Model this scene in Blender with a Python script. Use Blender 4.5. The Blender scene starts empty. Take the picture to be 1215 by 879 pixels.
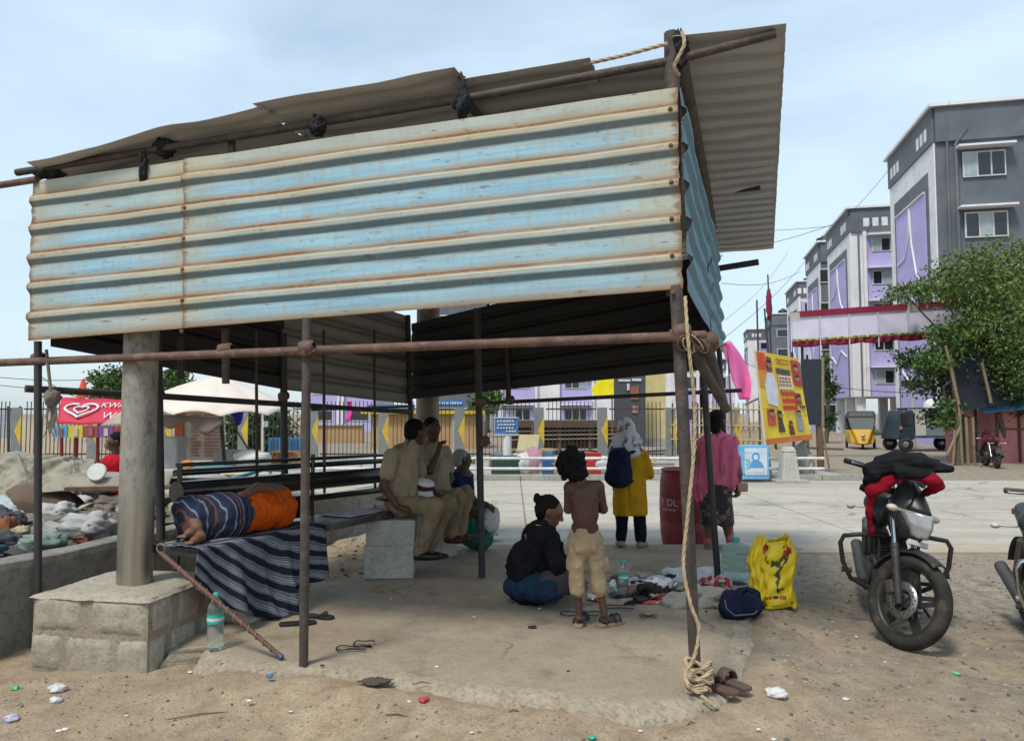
import bpy, math, random
import numpy as np
from mathutils import Vector, Matrix
random.seed(7); np.random.seed(7)
SC = bpy.context.scene
COL = SC.collection
# ------------------------------------------------------------------ camera
CAMZ = 1.62; FPX = 877.0; CX = 607.5; CY = 439.5
PITCH = math.atan(50.5 / FPX)
cd = bpy.data.cameras.new('camera'); cam = bpy.data.objects.new('camera', cd); COL.objects.link(cam)
cd.sensor_width = 36; cd.lens = 36 * FPX / 1215; cd.clip_end = 3000; cd.clip_start = .05
cam.location = (0, 0, CAMZ); cam.rotation_euler = (math.pi / 2 + PITCH, 0, 0)
SC.camera = cam
# ------------------------------------------------------------------ light
SUN_EL, SUN_AZ = math.radians(58), math.radians(215)     # azimuth clockwise from +Y (behind the viewer, to the left)
sd = bpy.data.lights.new('sun', 'SUN'); sd.energy = 2.2; sd.angle = math.radians(12); sd.color = (1, .95, .86)
so = bpy.data.objects.new('sun', sd); COL.objects.link(so)
_d = Vector((math.sin(SUN_AZ) * math.cos(SUN_EL), math.cos(SUN_AZ) * math.cos(SUN_EL), math.sin(SUN_EL)))
so.rotation_euler = _d.to_track_quat('Z', 'Y').to_euler(); so.location = (0, -5, 20)
W = bpy.data.worlds.new('World'); SC.world = W; W.use_nodes = True
nt = W.node_tree; nt.nodes.clear()
def N(t, ty, **kw):
    n = t.nodes.new(ty)
    for k, v in kw.items(): setattr(n, k, v)
    return n
sky = N(nt, 'ShaderNodeTexSky', sky_type='NISHITA', sun_disc=False, sun_elevation=SUN_EL, sun_rotation=SUN_AZ, air_density=1.3, dust_density=1.2, ozone_density=1.6)
tc = N(nt, 'ShaderNodeTexCoord'); mp = N(nt, 'ShaderNodeMapping'); mp.inputs['Scale'].default_value = (1, 1, 2.6)
nz = N(nt, 'ShaderNodeTexNoise'); nz.inputs['Scale'].default_value = 1.7; nz.inputs['Detail'].default_value = 7; nz.inputs['Roughness'].default_value = .52
nz.inputs['Distortion'].default_value = .5
cr = N(nt, 'ShaderNodeValToRGB'); cr.color_ramp.elements[0].position = .36; cr.color_ramp.elements[0].color = (.5, .5, .5, 1)
cr.color_ramp.elements[1].position = .66; cr.color_ramp.elements[1].color = (.93, .93, .93, 1)
mx = N(nt, 'ShaderNodeMix', data_type='RGBA'); mx.inputs['B'].default_value = (4.75, 5.95, 6.95, 1)
bg = N(nt, 'ShaderNodeBackground'); bg.inputs['Strength'].default_value = .115
wo = N(nt, 'ShaderNodeOutputWorld')
L = nt.links.new
L(tc.outputs['Generated'], mp.inputs['Vector']); L(mp.outputs[0], nz.inputs['Vector']); L(nz.outputs['Fac'], cr.inputs[0])
L(cr.outputs[0], mx.inputs['Factor']); L(sky.outputs[0], mx.inputs['A']); L(mx.outputs['Result'], bg.inputs[0]); L(bg.outputs[0], wo.inputs[0])
vs = SC.view_settings; vs.view_transform = 'Standard'; vs.look = 'None'; vs.exposure = 0.46; vs.gamma = 1; vs.use_curve_mapping = False
SC.cycles.use_denoising = True
SC.cycles.max_bounces = 6; SC.cycles.transparent_max_bounces = 12

# ------------------------------------------------------------------ pixel helpers (photo pixel + real distance -> world point)
_cp, _sp = math.cos(PITCH), math.sin(PITCH)
def ray(px, py):
    a = (px - CX) / FPX; b = -(py - CY) / FPX
    return np.array((a, _cp - b * _sp, _sp + b * _cp))
def at(px, py, D):
    r = ray(px, py); return np.array((0, 0, CAMZ)) + r * (D / r[1])
def gp(px, py, z=0.0):
    r = ray(px, py); return np.array((0, 0, CAMZ)) + r * ((z - CAMZ) / r[2])
def V(*a): return np.array(a, float)
def nrm(v):
    v = np.asarray(v, float); n = np.linalg.norm(v); return v / n if n > 1e-12 else v
def lerp(a, b, t): return np.asarray(a, float) * (1 - t) + np.asarray(b, float) * t
SLAB = .12

# ------------------------------------------------------------------ objects
def tag(o, label=None, cat=None, group=None, kind=None):
    if label: o['label'] = label
    if cat: o['category'] = cat
    if group: o['group'] = group
    if kind: o['kind'] = kind
    return o
def thing(name, label, cat, loc=(0, 0, 0), rotz=0, group=None):
    o = bpy.data.objects.new(name, None); COL.objects.link(o); o.empty_display_size = .1
    o.location = tuple(loc); o.rotation_euler = (0, 0, rotz)
    return tag(o, label, cat, group)
def rootloc(o):
    while o.parent: o = o.parent
    return np.array(o.location)
def link_mesh(name, me, mat, parent=None, world=True):
    o = bpy.data.objects.new(name, me); COL.objects.link(o)
    if mat:
        for m in (mat if isinstance(mat, (list, tuple)) else [mat]): me.materials.append(m)
    if parent: o.parent = parent
    return o
class MB:
    def __init__(s): s.v = []; s.f = []; s.sm = []; s.mi = []; s.uv = []; s.hasuv = False; s.M = None; s.m = 0
    def add(s, vs, fs, smooth=False, uv=None):
        n = len(s.v)
        if s.M is not None:
            vs = [tuple((s.M @ np.array((p[0], p[1], p[2], 1.0)))[:3]) for p in vs]
        s.v += [tuple(map(float, p)) for p in vs]
        s.f += [tuple(i + n for i in f) for f in fs]; s.sm += [smooth] * len(fs); s.mi += [s.m] * len(fs)
        if uv is not None: s.hasuv = True; s.uv += [tuple(map(float, u)) for u in uv]
        else: s.uv += [(0, 0)] * len(vs)
        return s
    def hexa(s, p):   # p: 4 bottom (ccw) + 4 top
        return s.add(p, [(3, 2, 1, 0), (4, 5, 6, 7), (0, 1, 5, 4), (1, 2, 6, 5), (2, 3, 7, 6), (3, 0, 4, 7)])
    def box(s, c, sz, ex=(1, 0, 0), ey=None, jit=0):
        ex = nrm(ex)
        ey = nrm(np.cross((0, 0, 1), ex)) if ey is None else nrm(ey)
        ez = np.cross(ex, ey); c = np.asarray(c, float); h = np.array(sz) / 2
        p = []
        for z in (-1, 1):
            for x, y in ((-1, -1), (1, -1), (1, 1), (-1, 1)):
                q = c + ex * h[0] * x + ey * h[1] * y + ez * h[2] * z
                if jit: q = q + np.random.uniform(-jit, jit, 3)
                p.append(q)
        return s.hexa(p)
    def beam(s, a, b, w, h, up=(0, 0, 1)):
        a = np.asarray(a, float); b = np.asarray(b, float); d = nrm(b - a)
        sd_ = nrm(np.cross(up, d)) if abs(np.dot(nrm(up), d)) < .99 else nrm(np.cross((0, 1, 0), d))
        u = np.cross(d, sd_)
        return s.box((a + b) / 2, (np.linalg.norm(b - a), w, h), d, sd_)
    def cyl(s, a, b, r0, r1=None, n=12, cap=True, smooth=True):
        return s.tube([a, b], [r0, r0 if r1 is None else r1], n, cap=cap, smooth=smooth)
    def tube(s, pts, r, n=8, cap=True, smooth=True, flat=None, closed=False):
        P = [np.asarray(p, float) for p in pts]; k = len(P)
        if np.isscalar(r): r = [r] * k
        T = [nrm((P[(i + 1) % k] if closed or i < k - 1 else P[i]) - (P[i - 1] if closed or i > 0 else P[i])) for i in range(k)]
        u = np.cross(T[0], (0, 0, 1) if abs(T[0][2]) < .9 else (0, 1, 0)); u = nrm(u)
        vs = []
        for i in range(k):
            u = nrm(u - T[i] * np.dot(u, T[i])); w = np.cross(T[i], u)
            for j in range(n):
                a = 2 * math.pi * j / n
                vs.append(P[i] + r[i] * (u * math.cos(a) + w * math.sin(a)))
        if flat is not None:
            ax, f = nrm(flat[0]), flat[1]
            vs = [P[q // n] + (v - P[q // n]) + ax * np.dot(v - P[q // n], ax) * (f - 1) for q, v in enumerate(vs)]
        fs = []
        for i in range(k if closed else k - 1):
            i2 = (i + 1) % k
            for j in range(n):
                j2 = (j + 1) % n
                fs.append((i * n + j, i * n + j2, i2 * n + j2, i2 * n + j))
        s.add(vs, fs, smooth)
        if cap and not closed:
            s.add(vs[:n], [tuple(range(n - 1, -1, -1))]); s.add(vs[-n:], [tuple(range(n))])
        return s
    def lathe(s, prof, o=(0, 0, 0), ax=(0, 0, 1), n=24, smooth=True, jit=0):
        ax = nrm(ax); u = nrm(np.cross(ax, (1, 0, 0) if abs(ax[0]) < .9 else (0, 1, 0))); w = np.cross(ax, u); o = np.asarray(o, float)
        vs = []
        for r, z in prof:
            for j in range(n):
                a = 2 * math.pi * j / n; vs.append(o + ax * z + r * (u * math.cos(a) + w * math.sin(a)))
        fs = [(i * n + j, i * n + (j + 1) % n, (i + 1) * n + (j + 1) % n, (i + 1) * n + j) for i in range(len(prof) - 1) for j in range(n)]
        return s.add(vs, fs, smooth)
    def ell(s, c, r, nu=12, nv=8, R=None, fn=None):
        vs = []; c = np.asarray(c, float)
        if np.isscalar(r): r = (r, r, r)
        for i in range(nv + 1):
            t = math.pi * i / nv
            for j in range(nu):
                a = 2 * math.pi * j / nu
                d = np.array((math.sin(t) * math.cos(a), math.sin(t) * math.sin(a), math.cos(t)))
                k = fn(d) if fn else 1
                q = d * np.array(r) * k
                if R is not None: q = R @ q
                vs.append(c + q)
        fs = [(i * nu + j, (i + 1) * nu + j, (i + 1) * nu + (j + 1) % nu, i * nu + (j + 1) % nu) for i in range(nv) for j in range(nu)]
        return s.add(vs, fs, True)
    def prism(s, poly, o, ex, ey, t, smooth=False):   # polygon in (ex,ey) plane extruded by t along ex x ey, both ways half
        ex = np.asarray(ex, float); ey = np.asarray(ey, float); ez = nrm(np.cross(ex, ey)); o = np.asarray(o, float); n = len(poly)
        a = [o + ex * x + ey * y - ez * t / 2 for x, y in poly]; b = [p + ez * t for p in a]
        return s.add(a + b, [tuple(range(n - 1, -1, -1)), tuple(range(n, 2 * n))] + [(i, (i + 1) % n, n + (i + 1) % n, n + i) for i in range(n)], smooth)
    def grid(s, fn, nu, nv, smooth=True, uvf=None):
        vs = []; uv = []
        for i in range(nu + 1):
            for j in range(nv + 1):
                vs.append(fn(i / nu, j / nv)); uv.append(uvf(i / nu, j / nv) if uvf else (i / nu, j / nv))
        fs = [(i * (nv + 1) + j, (i + 1) * (nv + 1) + j, (i + 1) * (nv + 1) + j + 1, i * (nv + 1) + j + 1) for i in range(nu) for j in range(nv)]
        return s.add(vs, fs, smooth, uv)
    def torus(s, c, ax, R, r, n=32, m=10, sq=1.0):
        ax = nrm(ax); u = nrm(np.cross(ax, (1, 0, 0) if abs(ax[0]) < .9 else (0, 1, 0))); w = np.cross(ax, u); c = np.asarray(c, float)
        vs = []
        for i in range(n):
            a = 2 * math.pi * i / n; d = u * math.cos(a) + w * math.sin(a)
            for j in range(m):
                b = 2 * math.pi * j / m; vs.append(c + d * (R + r * math.cos(b)) + ax * r * sq * math.sin(b))
        fs = [(i * m + j, ((i + 1) % n) * m + j, ((i + 1) % n) * m + (j + 1) % m, i * m + (j + 1) % m) for i in range(n) for j in range(m)]
        return s.add(vs, fs, True)
    def mesh(s, name, off=None):
        me = bpy.data.meshes.new(name)
        v = np.array(s.v) if s.v else np.zeros((0, 3))
        if off is not None: v = v - off
        me.from_pydata(v.tolist(), [], s.f)
        me.polygons.foreach_set('use_smooth', s.sm)
        me.polygons.foreach_set('material_index', s.mi)
        if s.hasuv:
            ul = me.uv_layers.new(name='UVMap'); li = np.zeros(len(me.loops), int); me.loops.foreach_get('vertex_index', li)
            ul.data.foreach_set('uv', np.array(s.uv)[li].ravel())
        me.update(); return me
    def build(s, name, mat, parent=None, world=True, bevel=0, solid=0, kind=None):
        o = link_mesh(name, s.mesh(name, rootloc(parent) if (parent and world) else None), mat, parent)
        if solid: m = o.modifiers.new('solid', 'SOLIDIFY'); m.thickness = solid; m.offset = 0
        if bevel: m = o.modifiers.new('bevel', 'BEVEL'); m.width = bevel; m.segments = 2; m.limit_method = 'ANGLE'; m.angle_limit = math.radians(40)
        if kind: o['kind'] = kind
        return o
def copy_tree(o, parent=None):
    c = o.copy(); COL.objects.link(c); c.parent = parent
    for ch in list(o.children): copy_tree(ch, c)
    return c
# cheap smooth noise from sums of sines
_nd = np.random.RandomState(3)
_NW = [(_nd.normal(size=3), _nd.uniform(0, 6.28)) for _ in range(14)]
def snoise(P, sc=1.0, o=0):
    P = np.asarray(P, float); r = 0
    for i in range(7):
        w, ph = _NW[(i + o) % 14]; r = r + np.sin(P @ (w * sc * (1 + .35 * i)) + ph + o * 1.7) / (1 + .35 * i)
    return r / 3.5

# ------------------------------------------------------------------ materials
MATS = {}
def rgb(c): return (c[0], c[1], c[2], 1)
def newmat(name):
    m = bpy.data.materials.new(name); m.use_nodes = True; t = m.node_tree
    return m, t, t.nodes['Principled BSDF']
def noise_node(t, scale, detail=4, coord='Object', stretch=None, rough=.55, src=None):
    if src is None:
        tcn = N(t, 'ShaderNodeTexCoord'); src = tcn.outputs[coord]
    if stretch:
        mpn = N(t, 'ShaderNodeMapping'); mpn.inputs['Scale'].default_value = stretch; t.links.new(src, mpn.inputs[0]); src = mpn.outputs[0]
    n = N(t, 'ShaderNodeTexNoise'); n.inputs['Scale'].default_value = scale; n.inputs['Detail'].default_value = detail; n.inputs['Roughness'].default_value = rough
    t.links.new(src, n.inputs['Vector']); return n
def ramp(t, fac, stops):
    r = N(t, 'ShaderNodeValToRGB'); e = r.color_ramp.elements
    while len(e) < len(stops): e.new(.5)
    for q, (p, c) in zip(e, stops): q.position = p; q.color = rgb(c) if not np.isscalar(c) else (c, c, c, 1)
    t.links.new(fac, r.inputs[0]); return r.outputs[0]
def mixc(t, fac, a, b, blend='MIX'):
    m = N(t, 'ShaderNodeMix', data_type='RGBA', blend_type=blend)
    for k, v in (('Factor', fac), ('A', a), ('B', b)):
        if hasattr(v, 'is_linked'): t.links.new(v, m.inputs[k])
        elif k == 'Factor': m.inputs[k].default_value = v
        else: m.inputs[k].default_value = rgb(v)
    return m.outputs['Result']
def math_(t, op, a, b=0.0, c=None):
    m = N(t, 'ShaderNodeMath', operation=op)
    for i, v in enumerate((a, b) if c is None else (a, b, c)):
        if hasattr(v, 'is_linked'): t.links.new(v, m.inputs[i])
        else: m.inputs[i].default_value = v
    return m.outputs[0]
def bump_(t, bs, h, strength=.3, dist=.02):
    b = N(t, 'ShaderNodeBump'); b.inputs['Strength'].default_value = strength; b.inputs['Distance'].default_value = dist
    t.links.new(h, b.inputs['Height']); t.links.new(b.outputs[0], bs.inputs['Normal'])
def mk(name, col, rough=.65, metal=0, col2=None, ns=4, lo=.35, hi=.7, bump=.0, bs_=40, coord='Object', stretch=None, emit=None, spec=.4, dirt=None, dscale=9, sheen=0, bd=.01):
    if name in MATS: return MATS[name]
    m, t, b = newmat(name); MATS[name] = m
    b.inputs['Roughness'].default_value = rough; b.inputs['Metallic'].default_value = metal; b.inputs['Specular IOR Level'].default_value = spec
    if col2 is None: col2 = tuple(c * .78 for c in col)
    n = noise_node(t, ns, 5, coord, stretch)
    c = ramp(t, n.outputs['Fac'], [(lo, col), (hi, col2)])
    if dirt is not None:
        n3 = noise_node(t, dscale, 8, coord, rough=.7)
        f = ramp(t, n3.outputs['Fac'], [(.5, 0.), (.68, .85)]); c = mixc(t, f, c, dirt)
    t.links.new(c, b.inputs['Base Color'])
    if bump:
        n2 = noise_node(t, bs_, 6, coord, stretch); bump_(t, b, n2.outputs['Fac'], bump, bd)
    if emit: b.inputs['Emission Color'].default_value = rgb(col); b.inputs['Emission Strength'].default_value = emit
    return m
def mglass(name, col, rough=.08, trans=.9, ior=1.33):
    if name in MATS: return MATS[name]
    m, t, b = newmat(name); MATS[name] = m
    b.inputs['Base Color'].default_value = rgb(col); b.inputs['Roughness'].default_value = rough
    b.inputs['Transmission Weight'].default_value = trans; b.inputs['IOR'].default_value = ior
    return m
def mstripe(name, cols, scale, axis='UV', rough=.8, direction=(1, 0, 0), bump=.15, nsd=.015):
    """woven stripes: a colour ramp repeated along a direction"""
    m, t, b = newmat(name); b.inputs['Roughness'].default_value = rough; b.inputs['Specular IOR Level'].default_value = .1
    tcn = N(t, 'ShaderNodeTexCoord'); src = tcn.outputs[axis]
    vm = N(t, 'ShaderNodeVectorMath', operation='DOT_PRODUCT'); vm.inputs[1].default_value = direction; t.links.new(src, vm.inputs[0])
    nn = noise_node(t, 6, 3, axis); w = math_(t, 'MULTIPLY_ADD', nn.outputs['Fac'], nsd, vm.outputs['Value'])
    x = math_(t, 'FRACT', math_(t, 'MULTIPLY', w, scale))
    r = N(t, 'ShaderNodeValToRGB'); r.color_ramp.interpolation = 'CONSTANT'; e = r.color_ramp.elements
    while len(e) < len(cols): e.new(.5)
    for q, (p, c) in zip(e, cols): q.position = p; q.color = rgb(c)
    t.links.new(x, r.inputs[0])
    n2 = noise_node(t, 30, 4, 'Object'); cc = mixc(t, .35, r.outputs[0], ramp(t, n2.outputs['Fac'], [(.3, .55), (.7, 1.)]), 'MULTIPLY')
    t.links.new(cc, b.inputs['Base Color']); bump_(t, b, n2.outputs['Fac'], bump, .01)
    return m
# ================================================================== GROUND, ROAD, SLAB
# --- dirt ground: one sheet, fine near the viewer, coarse to the horizon
def m_ground():
    m, t, b = newmat('dirt'); b.inputs['Roughness'].default_value = .95; b.inputs['Specular IOR Level'].default_value = .12
    n1 = noise_node(t, .55, 6); n2 = noise_node(t, 7, 7, rough=.65); n3 = noise_node(t, 60, 5, rough=.7); n4 = noise_node(t, 2.2, 6)
    sep = N(t, 'ShaderNodeSeparateXYZ'); tcn = N(t, 'ShaderNodeTexCoord'); t.links.new(tcn.outputs['Object'], sep.inputs[0])
    sand = ramp(t, n2.outputs['Fac'], [(.3, (.285, .205, .13)), (.55, (.435, .33, .22)), (.75, (.53, .42, .295))])
    grav = ramp(t, n2.outputs['Fac'], [(.3, (.14, .12, .098)), (.55, (.28, .245, .20)), (.75, (.42, .375, .315))])
    # grit gathers where vehicles churn the verge: to the right of the slab and nearer the road
    q = math_(t, 'MULTIPLY_ADD', sep.outputs['X'], .16, math_(t, 'MULTIPLY_ADD', sep.outputs['Y'], .11, math_(t, 'MULTIPLY_ADD', n4.outputs['Fac'], 2.2, -1.58)))
    f = ramp(t, q, [(.1, 0.), (.65, .8)])
    c = mixc(t, f, sand, grav)
    c = mixc(t, ramp(t, n1.outputs['Fac'], [(.4, 0.), (.62, .45)]), c, (.32, .255, .185))
    c = mixc(t, ramp(t, n3.outputs['Fac'], [(.36, .55), (.5, 0.)]), c, (.17, .14, .11))
    t.links.new(c, b.inputs['Base Color'])
    h = math_(t, 'ADD', n2.outputs['Fac'], math_(t, 'MULTIPLY', n3.outputs['Fac'], .6)); bump_(t, b, h, .8, .03)
    return m
M_DIRT = m_ground()
edge = [gp(x, y, SLAB) for x, y in ((212, 783), (238, 794), (262, 799), (330, 798), (400, 806), (470, 818), (540, 828), (600, 836), (660, 842), (735, 852), (800, 855), (850, 848), (882, 834), (898, 815), (908, 790), (913, 755), (917, 722))]
edge += [V(2.12, 6.3, SLAB), V(2.45, 7.6, SLAB), V(2.68, 8.58, SLAB), V(-1.0, 8.58, SLAB), V(-1.45, 7.6, SLAB), V(-2.0, 6.3, SLAB), V(-2.35, 5.6, SLAB)]
def edge_dist(P):
    Q = np.asarray(P, float)[..., :2]; best = np.full(Q.shape[:-1], 9.0); tx = np.zeros(Q.shape[:-1])
    for i in range(17):
        a, c = edge[i][:2], edge[i + 1][:2]; d = c - a; t = np.clip(((Q - a) @ d) / (d @ d), 0, 1); w = np.linalg.norm(Q - a - t[..., None] * d, axis=-1)
        m = w < best; best = np.where(m, w, best); tx = np.where(m, (i + t) / 17, tx)
    return best, tx
xs = np.unique(np.concatenate([-np.geomspace(5, 900, 26), np.arange(-5, 6.01, .05), np.geomspace(6, 900, 26)]))
ys = np.unique(np.concatenate([-np.geomspace(1, 200, 12), np.arange(-1, 2.5, .3), np.arange(2.5, 8.6, .05), np.geomspace(8.7, 1600, 40)]))
GX, GY = np.meshgrid(xs, ys, indexing='ij')
P = np.stack([GX, GY, np.zeros_like(GX)], -1)
def ground_z(P):
    P = np.asarray(P, float)
    f = np.clip((8.3 - P[..., 1]) / 1.0, 0, 1) * np.clip((6.5 - abs(P[..., 0])) / 1.0, 0, 1)
    z = .022 * snoise(P, 1.6) + .013 * snoise(P, 5.5, 2) + .011 * snoise(P, 14, 4) + .004 * snoise(P, 37, 5)
    d, t = edge_dist(P)
    amt = np.interp(t, [0, .05, .09, .14, .2, .3, .5, .66, .74, .85, 1], [.02, .06, .115, .115, .10, .082, .075, .07, .08, .10, .108]) + .018 * snoise(P, 3.1, 3)
    return z * f + amt * np.exp(-(d / .33) ** 2) * np.clip((8.5 - P[..., 1]) / .5, 0, 1)
P[..., 2] = ground_z(P)
ni, nj = GX.shape; I = np.arange(ni * nj).reshape(ni, nj)
F = np.stack([I[:-1, :-1], I[1:, :-1], I[1:, 1:], I[:-1, 1:]], -1).reshape(-1, 4)
me = bpy.data.meshes.new('ground'); me.from_pydata(P.reshape(-1, 3).tolist(), [], F.tolist()); me.polygons.foreach_set('use_smooth', [True] * len(F))
tag(link_mesh('ground', me, M_DIRT), 'bare sandy dirt ground with grit around the shelter', None, kind='structure')

def m_concrete(name, c1, c2, stain, ns=1.2, fine=45, joints=0, bstr=.35, cracks=0, streak=0):
    m, t, b = newmat(name); b.inputs['Roughness'].default_value = .88; b.inputs['Specular IOR Level'].default_value = .2
    n1 = noise_node(t, ns, 7, rough=.6); n2 = noise_node(t, fine, 6, rough=.7); n3 = noise_node(t, ns * 4.3, 8, rough=.7)
    c = ramp(t, n1.outputs['Fac'], [(.32, c1), (.68, c2)])
    c = mixc(t, ramp(t, n3.outputs['Fac'], [(.46, 0.), (.7, .7)]), c, stain)
    c = mixc(t, ramp(t, n2.outputs['Fac'], [(.33, .5), (.48, 0.)]), c, tuple(k * .55 for k in stain))
    if streak:   # tyre-polished lanes and sand drifted in from the verge
        ns_ = noise_node(t, 1.0, 6, stretch=(.12, 2.6, 1), rough=.6); c = mixc(t, ramp(t, ns_.outputs['Fac'], [(.42, 0.), (.66, .55)]), c, tuple(k * .72 for k in stain))
        sp_ = N(t, 'ShaderNodeSeparateXYZ'); tc_ = N(t, 'ShaderNodeTexCoord'); t.links.new(tc_.outputs['Object'], sp_.inputs[0]); nq_ = noise_node(t, .9, 7, rough=.65)
        yy = math_(t, 'MULTIPLY_ADD', nq_.outputs['Fac'], -2.4, sp_.outputs['Y']); mr = N(t, 'ShaderNodeMapRange'); mr.inputs[1].default_value = 7.2; mr.inputs[2].default_value = 8.6; mr.inputs[3].default_value = .85; mr.inputs[4].default_value = 0; t.links.new(yy, mr.inputs[0]); c = mixc(t, mr.outputs[0], c, (.36, .285, .195))
    if cracks:
        vo = N(t, 'ShaderNodeTexVoronoi', feature='DISTANCE_TO_EDGE'); vo.inputs['Scale'].default_value = cracks; tcn = N(t, 'ShaderNodeTexCoord'); nd = noise_node(t, 3, 5); ma = N(t, 'ShaderNodeVectorMath', operation='MULTIPLY_ADD')
        t.links.new(nd.outputs['Color'], ma.inputs[0]); ma.inputs[1].default_value = (.5, .5, .5); t.links.new(tcn.outputs['Object'], ma.inputs[2]); t.links.new(ma.outputs[0], vo.inputs['Vector'])
        gate = ramp(t, noise_node(t, .8, 3).outputs['Fac'], [(.48, 0.), (.6, .75)]); c = mixc(t, math_(t, 'MULTIPLY', gate, ramp(t, vo.outputs['Distance'], [(.0, 1.), (.012, 0.)])), c, tuple(k * .35 for k in stain))
        bl = noise_node(t, 3.1, 3, rough=.4); c = mixc(t, ramp(t, bl.outputs['Fac'], [(.62, 0.), (.72, .5)]), c, tuple(k * .6 for k in stain)); lt = noise_node(t, 4.7, 5, rough=.6); c = mixc(t, ramp(t, lt.outputs['Fac'], [(.60, 0.), (.75, .5)]), c, tuple(min(1, k * 1.25) for k in c2))
    t.links.new(c, b.inputs['Base Color']); bump_(t, b, n2.outputs['Fac'], bstr, .01); return m
M_SLAB = m_concrete('slab_concrete', (.29, .235, .17), (.37, .31, .235), (.22, .17, .118), .9, cracks=.55)
M_SLABEDGE = m_concrete('slab_rubble', (.31, .26, .19), (.40, .345, .265), (.23, .175, .12), 6, 30, bstr=1.0)
M_ROAD = m_concrete('road_concrete', (.41, .37, .31), (.48, .44, .375), (.36, .32, .265), .5, 25, cracks=.22, streak=1)
M_CONC = m_concrete('grey_concrete', (.33, .31, .27), (.42, .40, .36), (.22, .19, .15), 2.5, 30, bstr=.6)
M_WALLC = m_concrete('wall_concrete', (.22, .205, .175), (.30, .28, .24), (.12, .10, .08), 2.0, 22, bstr=.7)
# --- concrete road with bays
road = thing('road', 'pale concrete carriageway running behind the shelter', None); road['kind'] = 'structure'; del road['label']; road['label'] = 'pale concrete carriageway running behind the shelter'
R0, R1 = 8.62, 17.7
bays = [-60, -30, -19, -13.4, -8.8, -4.3, .2, 4.6, 9.1, 13.6, 20, 32, 60]
for i in range(len(bays) - 1):
    for (a, c) in ((R0, 13.1), (13.1, R1)):
        mb = MB(); x0, x1 = bays[i] + .012, bays[i + 1] - .012; ya, yc = a + .012, c - .012
        mb.hexa([V(x0, ya, -.05), V(x1, ya, -.05), V(x1, yc, -.05), V(x0, yc, -.05), V(x0, ya, .02), V(x1, ya, .02), V(x1, yc, .02), V(x0, yc, .02)])
        mb.build('road_bay', M_ROAD, road)
# dusty shoulder of broken asphalt between verge and road
kerb = thing('kerb', 'worn concrete kerb on the far side of the road', None, (0, 17.8, 0)); kerb['kind'] = 'structure'
for i, x in enumerate(np.arange(-40, 9.2, 1.2)):
    MB().box((x, 17.82 + random.uniform(-.01, .01), .06), (1.185, .16, .18), jit=.006).build('kerb_stone', M_CONC, kerb)
sw = MB(); sw.hexa([V(-60, 17.9, -.1), V(8.2, 17.9, -.1), V(8.2, 25.5, -.1), V(-60, 25.5, -.1), V(-60, 17.9, .1), V(8.2, 17.9, .1), V(8.2, 25.5, .1), V(-60, 25.5, .1)])
tag(sw.build('sidewalk', M_CONC), 'dusty concrete footway behind the far kerb', None, kind='structure')
# --- slab of the shelter, ragged front edge
pl = []
for i in range(len(edge)):
    a, c = edge[i], edge[(i + 1) % len(edge)]; n = max(2, int(np.linalg.norm(c - a) / .022))
    for k in range(n):
        p = lerp(a, c, k / n); rg = .016 if i < 17 else .006
        pl.append(p + V(snoise(p, 9) * rg + random.uniform(-1, 1) * rg * .35, snoise(p, 11, 3) * rg + random.uniform(-1, 1) * rg * .35, 0))
pl = np.array(pl); cen = pl.mean(0); n = len(pl)
mb = MB(); rings = [(-.24, .0), (-.20, -.003), (-.165, -.009), (-.14, -.018), (-.12, -.03), (-.105, -.045), (-.09, -.065), (-.075, -.09), (-.06, -.17)]
vs = []
for k, (off, dz) in enumerate(rings):
    for p in pl:
        d = nrm((p - cen) * V(1, 1, 0)); j = 0 if k == 0 else (.004 if k == 1 else .009); o2 = off + (.022 * snoise(p, 5.3, 4) + .018 * snoise(p, 12, 1) if (p[1] < 6.2 and p[0] > -2.1) else .22)
        vs.append(p + d * (o2 - .02) + V(random.uniform(-j, j), random.uniform(-j, j), dz + random.uniform(-j, j) * .55))
fs = [(k * n + i, (k + 1) * n + i, (k + 1) * n + (i + 1) % n, k * n + (i + 1) % n) for k in range(len(rings) - 1) for i in range(n)]
mb.m = 1; mb.add(vs, fs); mb.m = 0; mb.add(vs[:n], [tuple(range(n))])
tag(mb.build('pavement', [M_SLAB, M_SLABEDGE]), 'raised concrete floor slab of the shelter with a crumbling front edge', None, kind='structure')
# --- grit and pebbles
def pebbles(name, n, fn, mats, rmin, rmax, label):
    rs = np.random.RandomState(len(name) + n); mb = MB()
    t = (1 + 5 ** .5) / 2
    ico = np.array([(-1, t, 0), (1, t, 0), (-1, -t, 0), (1, -t, 0), (0, -1, t), (0, 1, t), (0, -1, -t), (0, 1, -t), (t, 0, -1), (t, 0, 1), (-t, 0, -1), (-t, 0, 1)]) / 1.9
    icf = [(0, 11, 5), (0, 5, 1), (0, 1, 7), (0, 7, 10), (0, 10, 11), (1, 5, 9), (5, 11, 4), (11, 10, 2), (10, 7, 6), (7, 1, 8), (3, 9, 4), (3, 4, 2), (3, 2, 6), (3, 6, 8), (3, 8, 9), (4, 9, 5), (2, 4, 11), (6, 2, 10), (8, 6, 7), (9, 8, 1)]
    for i in range(n):
        x, y, z = fn(rs); r = rmin + (rmax - rmin) * rs.rand() ** 3
        sc = r * rs.uniform(.6, 1.2, 3) * V(1, 1, .65); a = rs.uniform(0, 6.28); c, s_ = math.cos(a), math.sin(a)
        q = ico * sc * rs.uniform(.8, 1.2, (12, 1)); q = np.stack([q[:, 0] * c - q[:, 1] * s_, q[:, 0] * s_ + q[:, 1] * c, q[:, 2]], 1) + V(x, y, z)
        mb.m = rs.randint(len(mats)); mb.add(q, icf)
    tag(mb.build(name, mats), label, 'gravel', kind='stuff')
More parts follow.
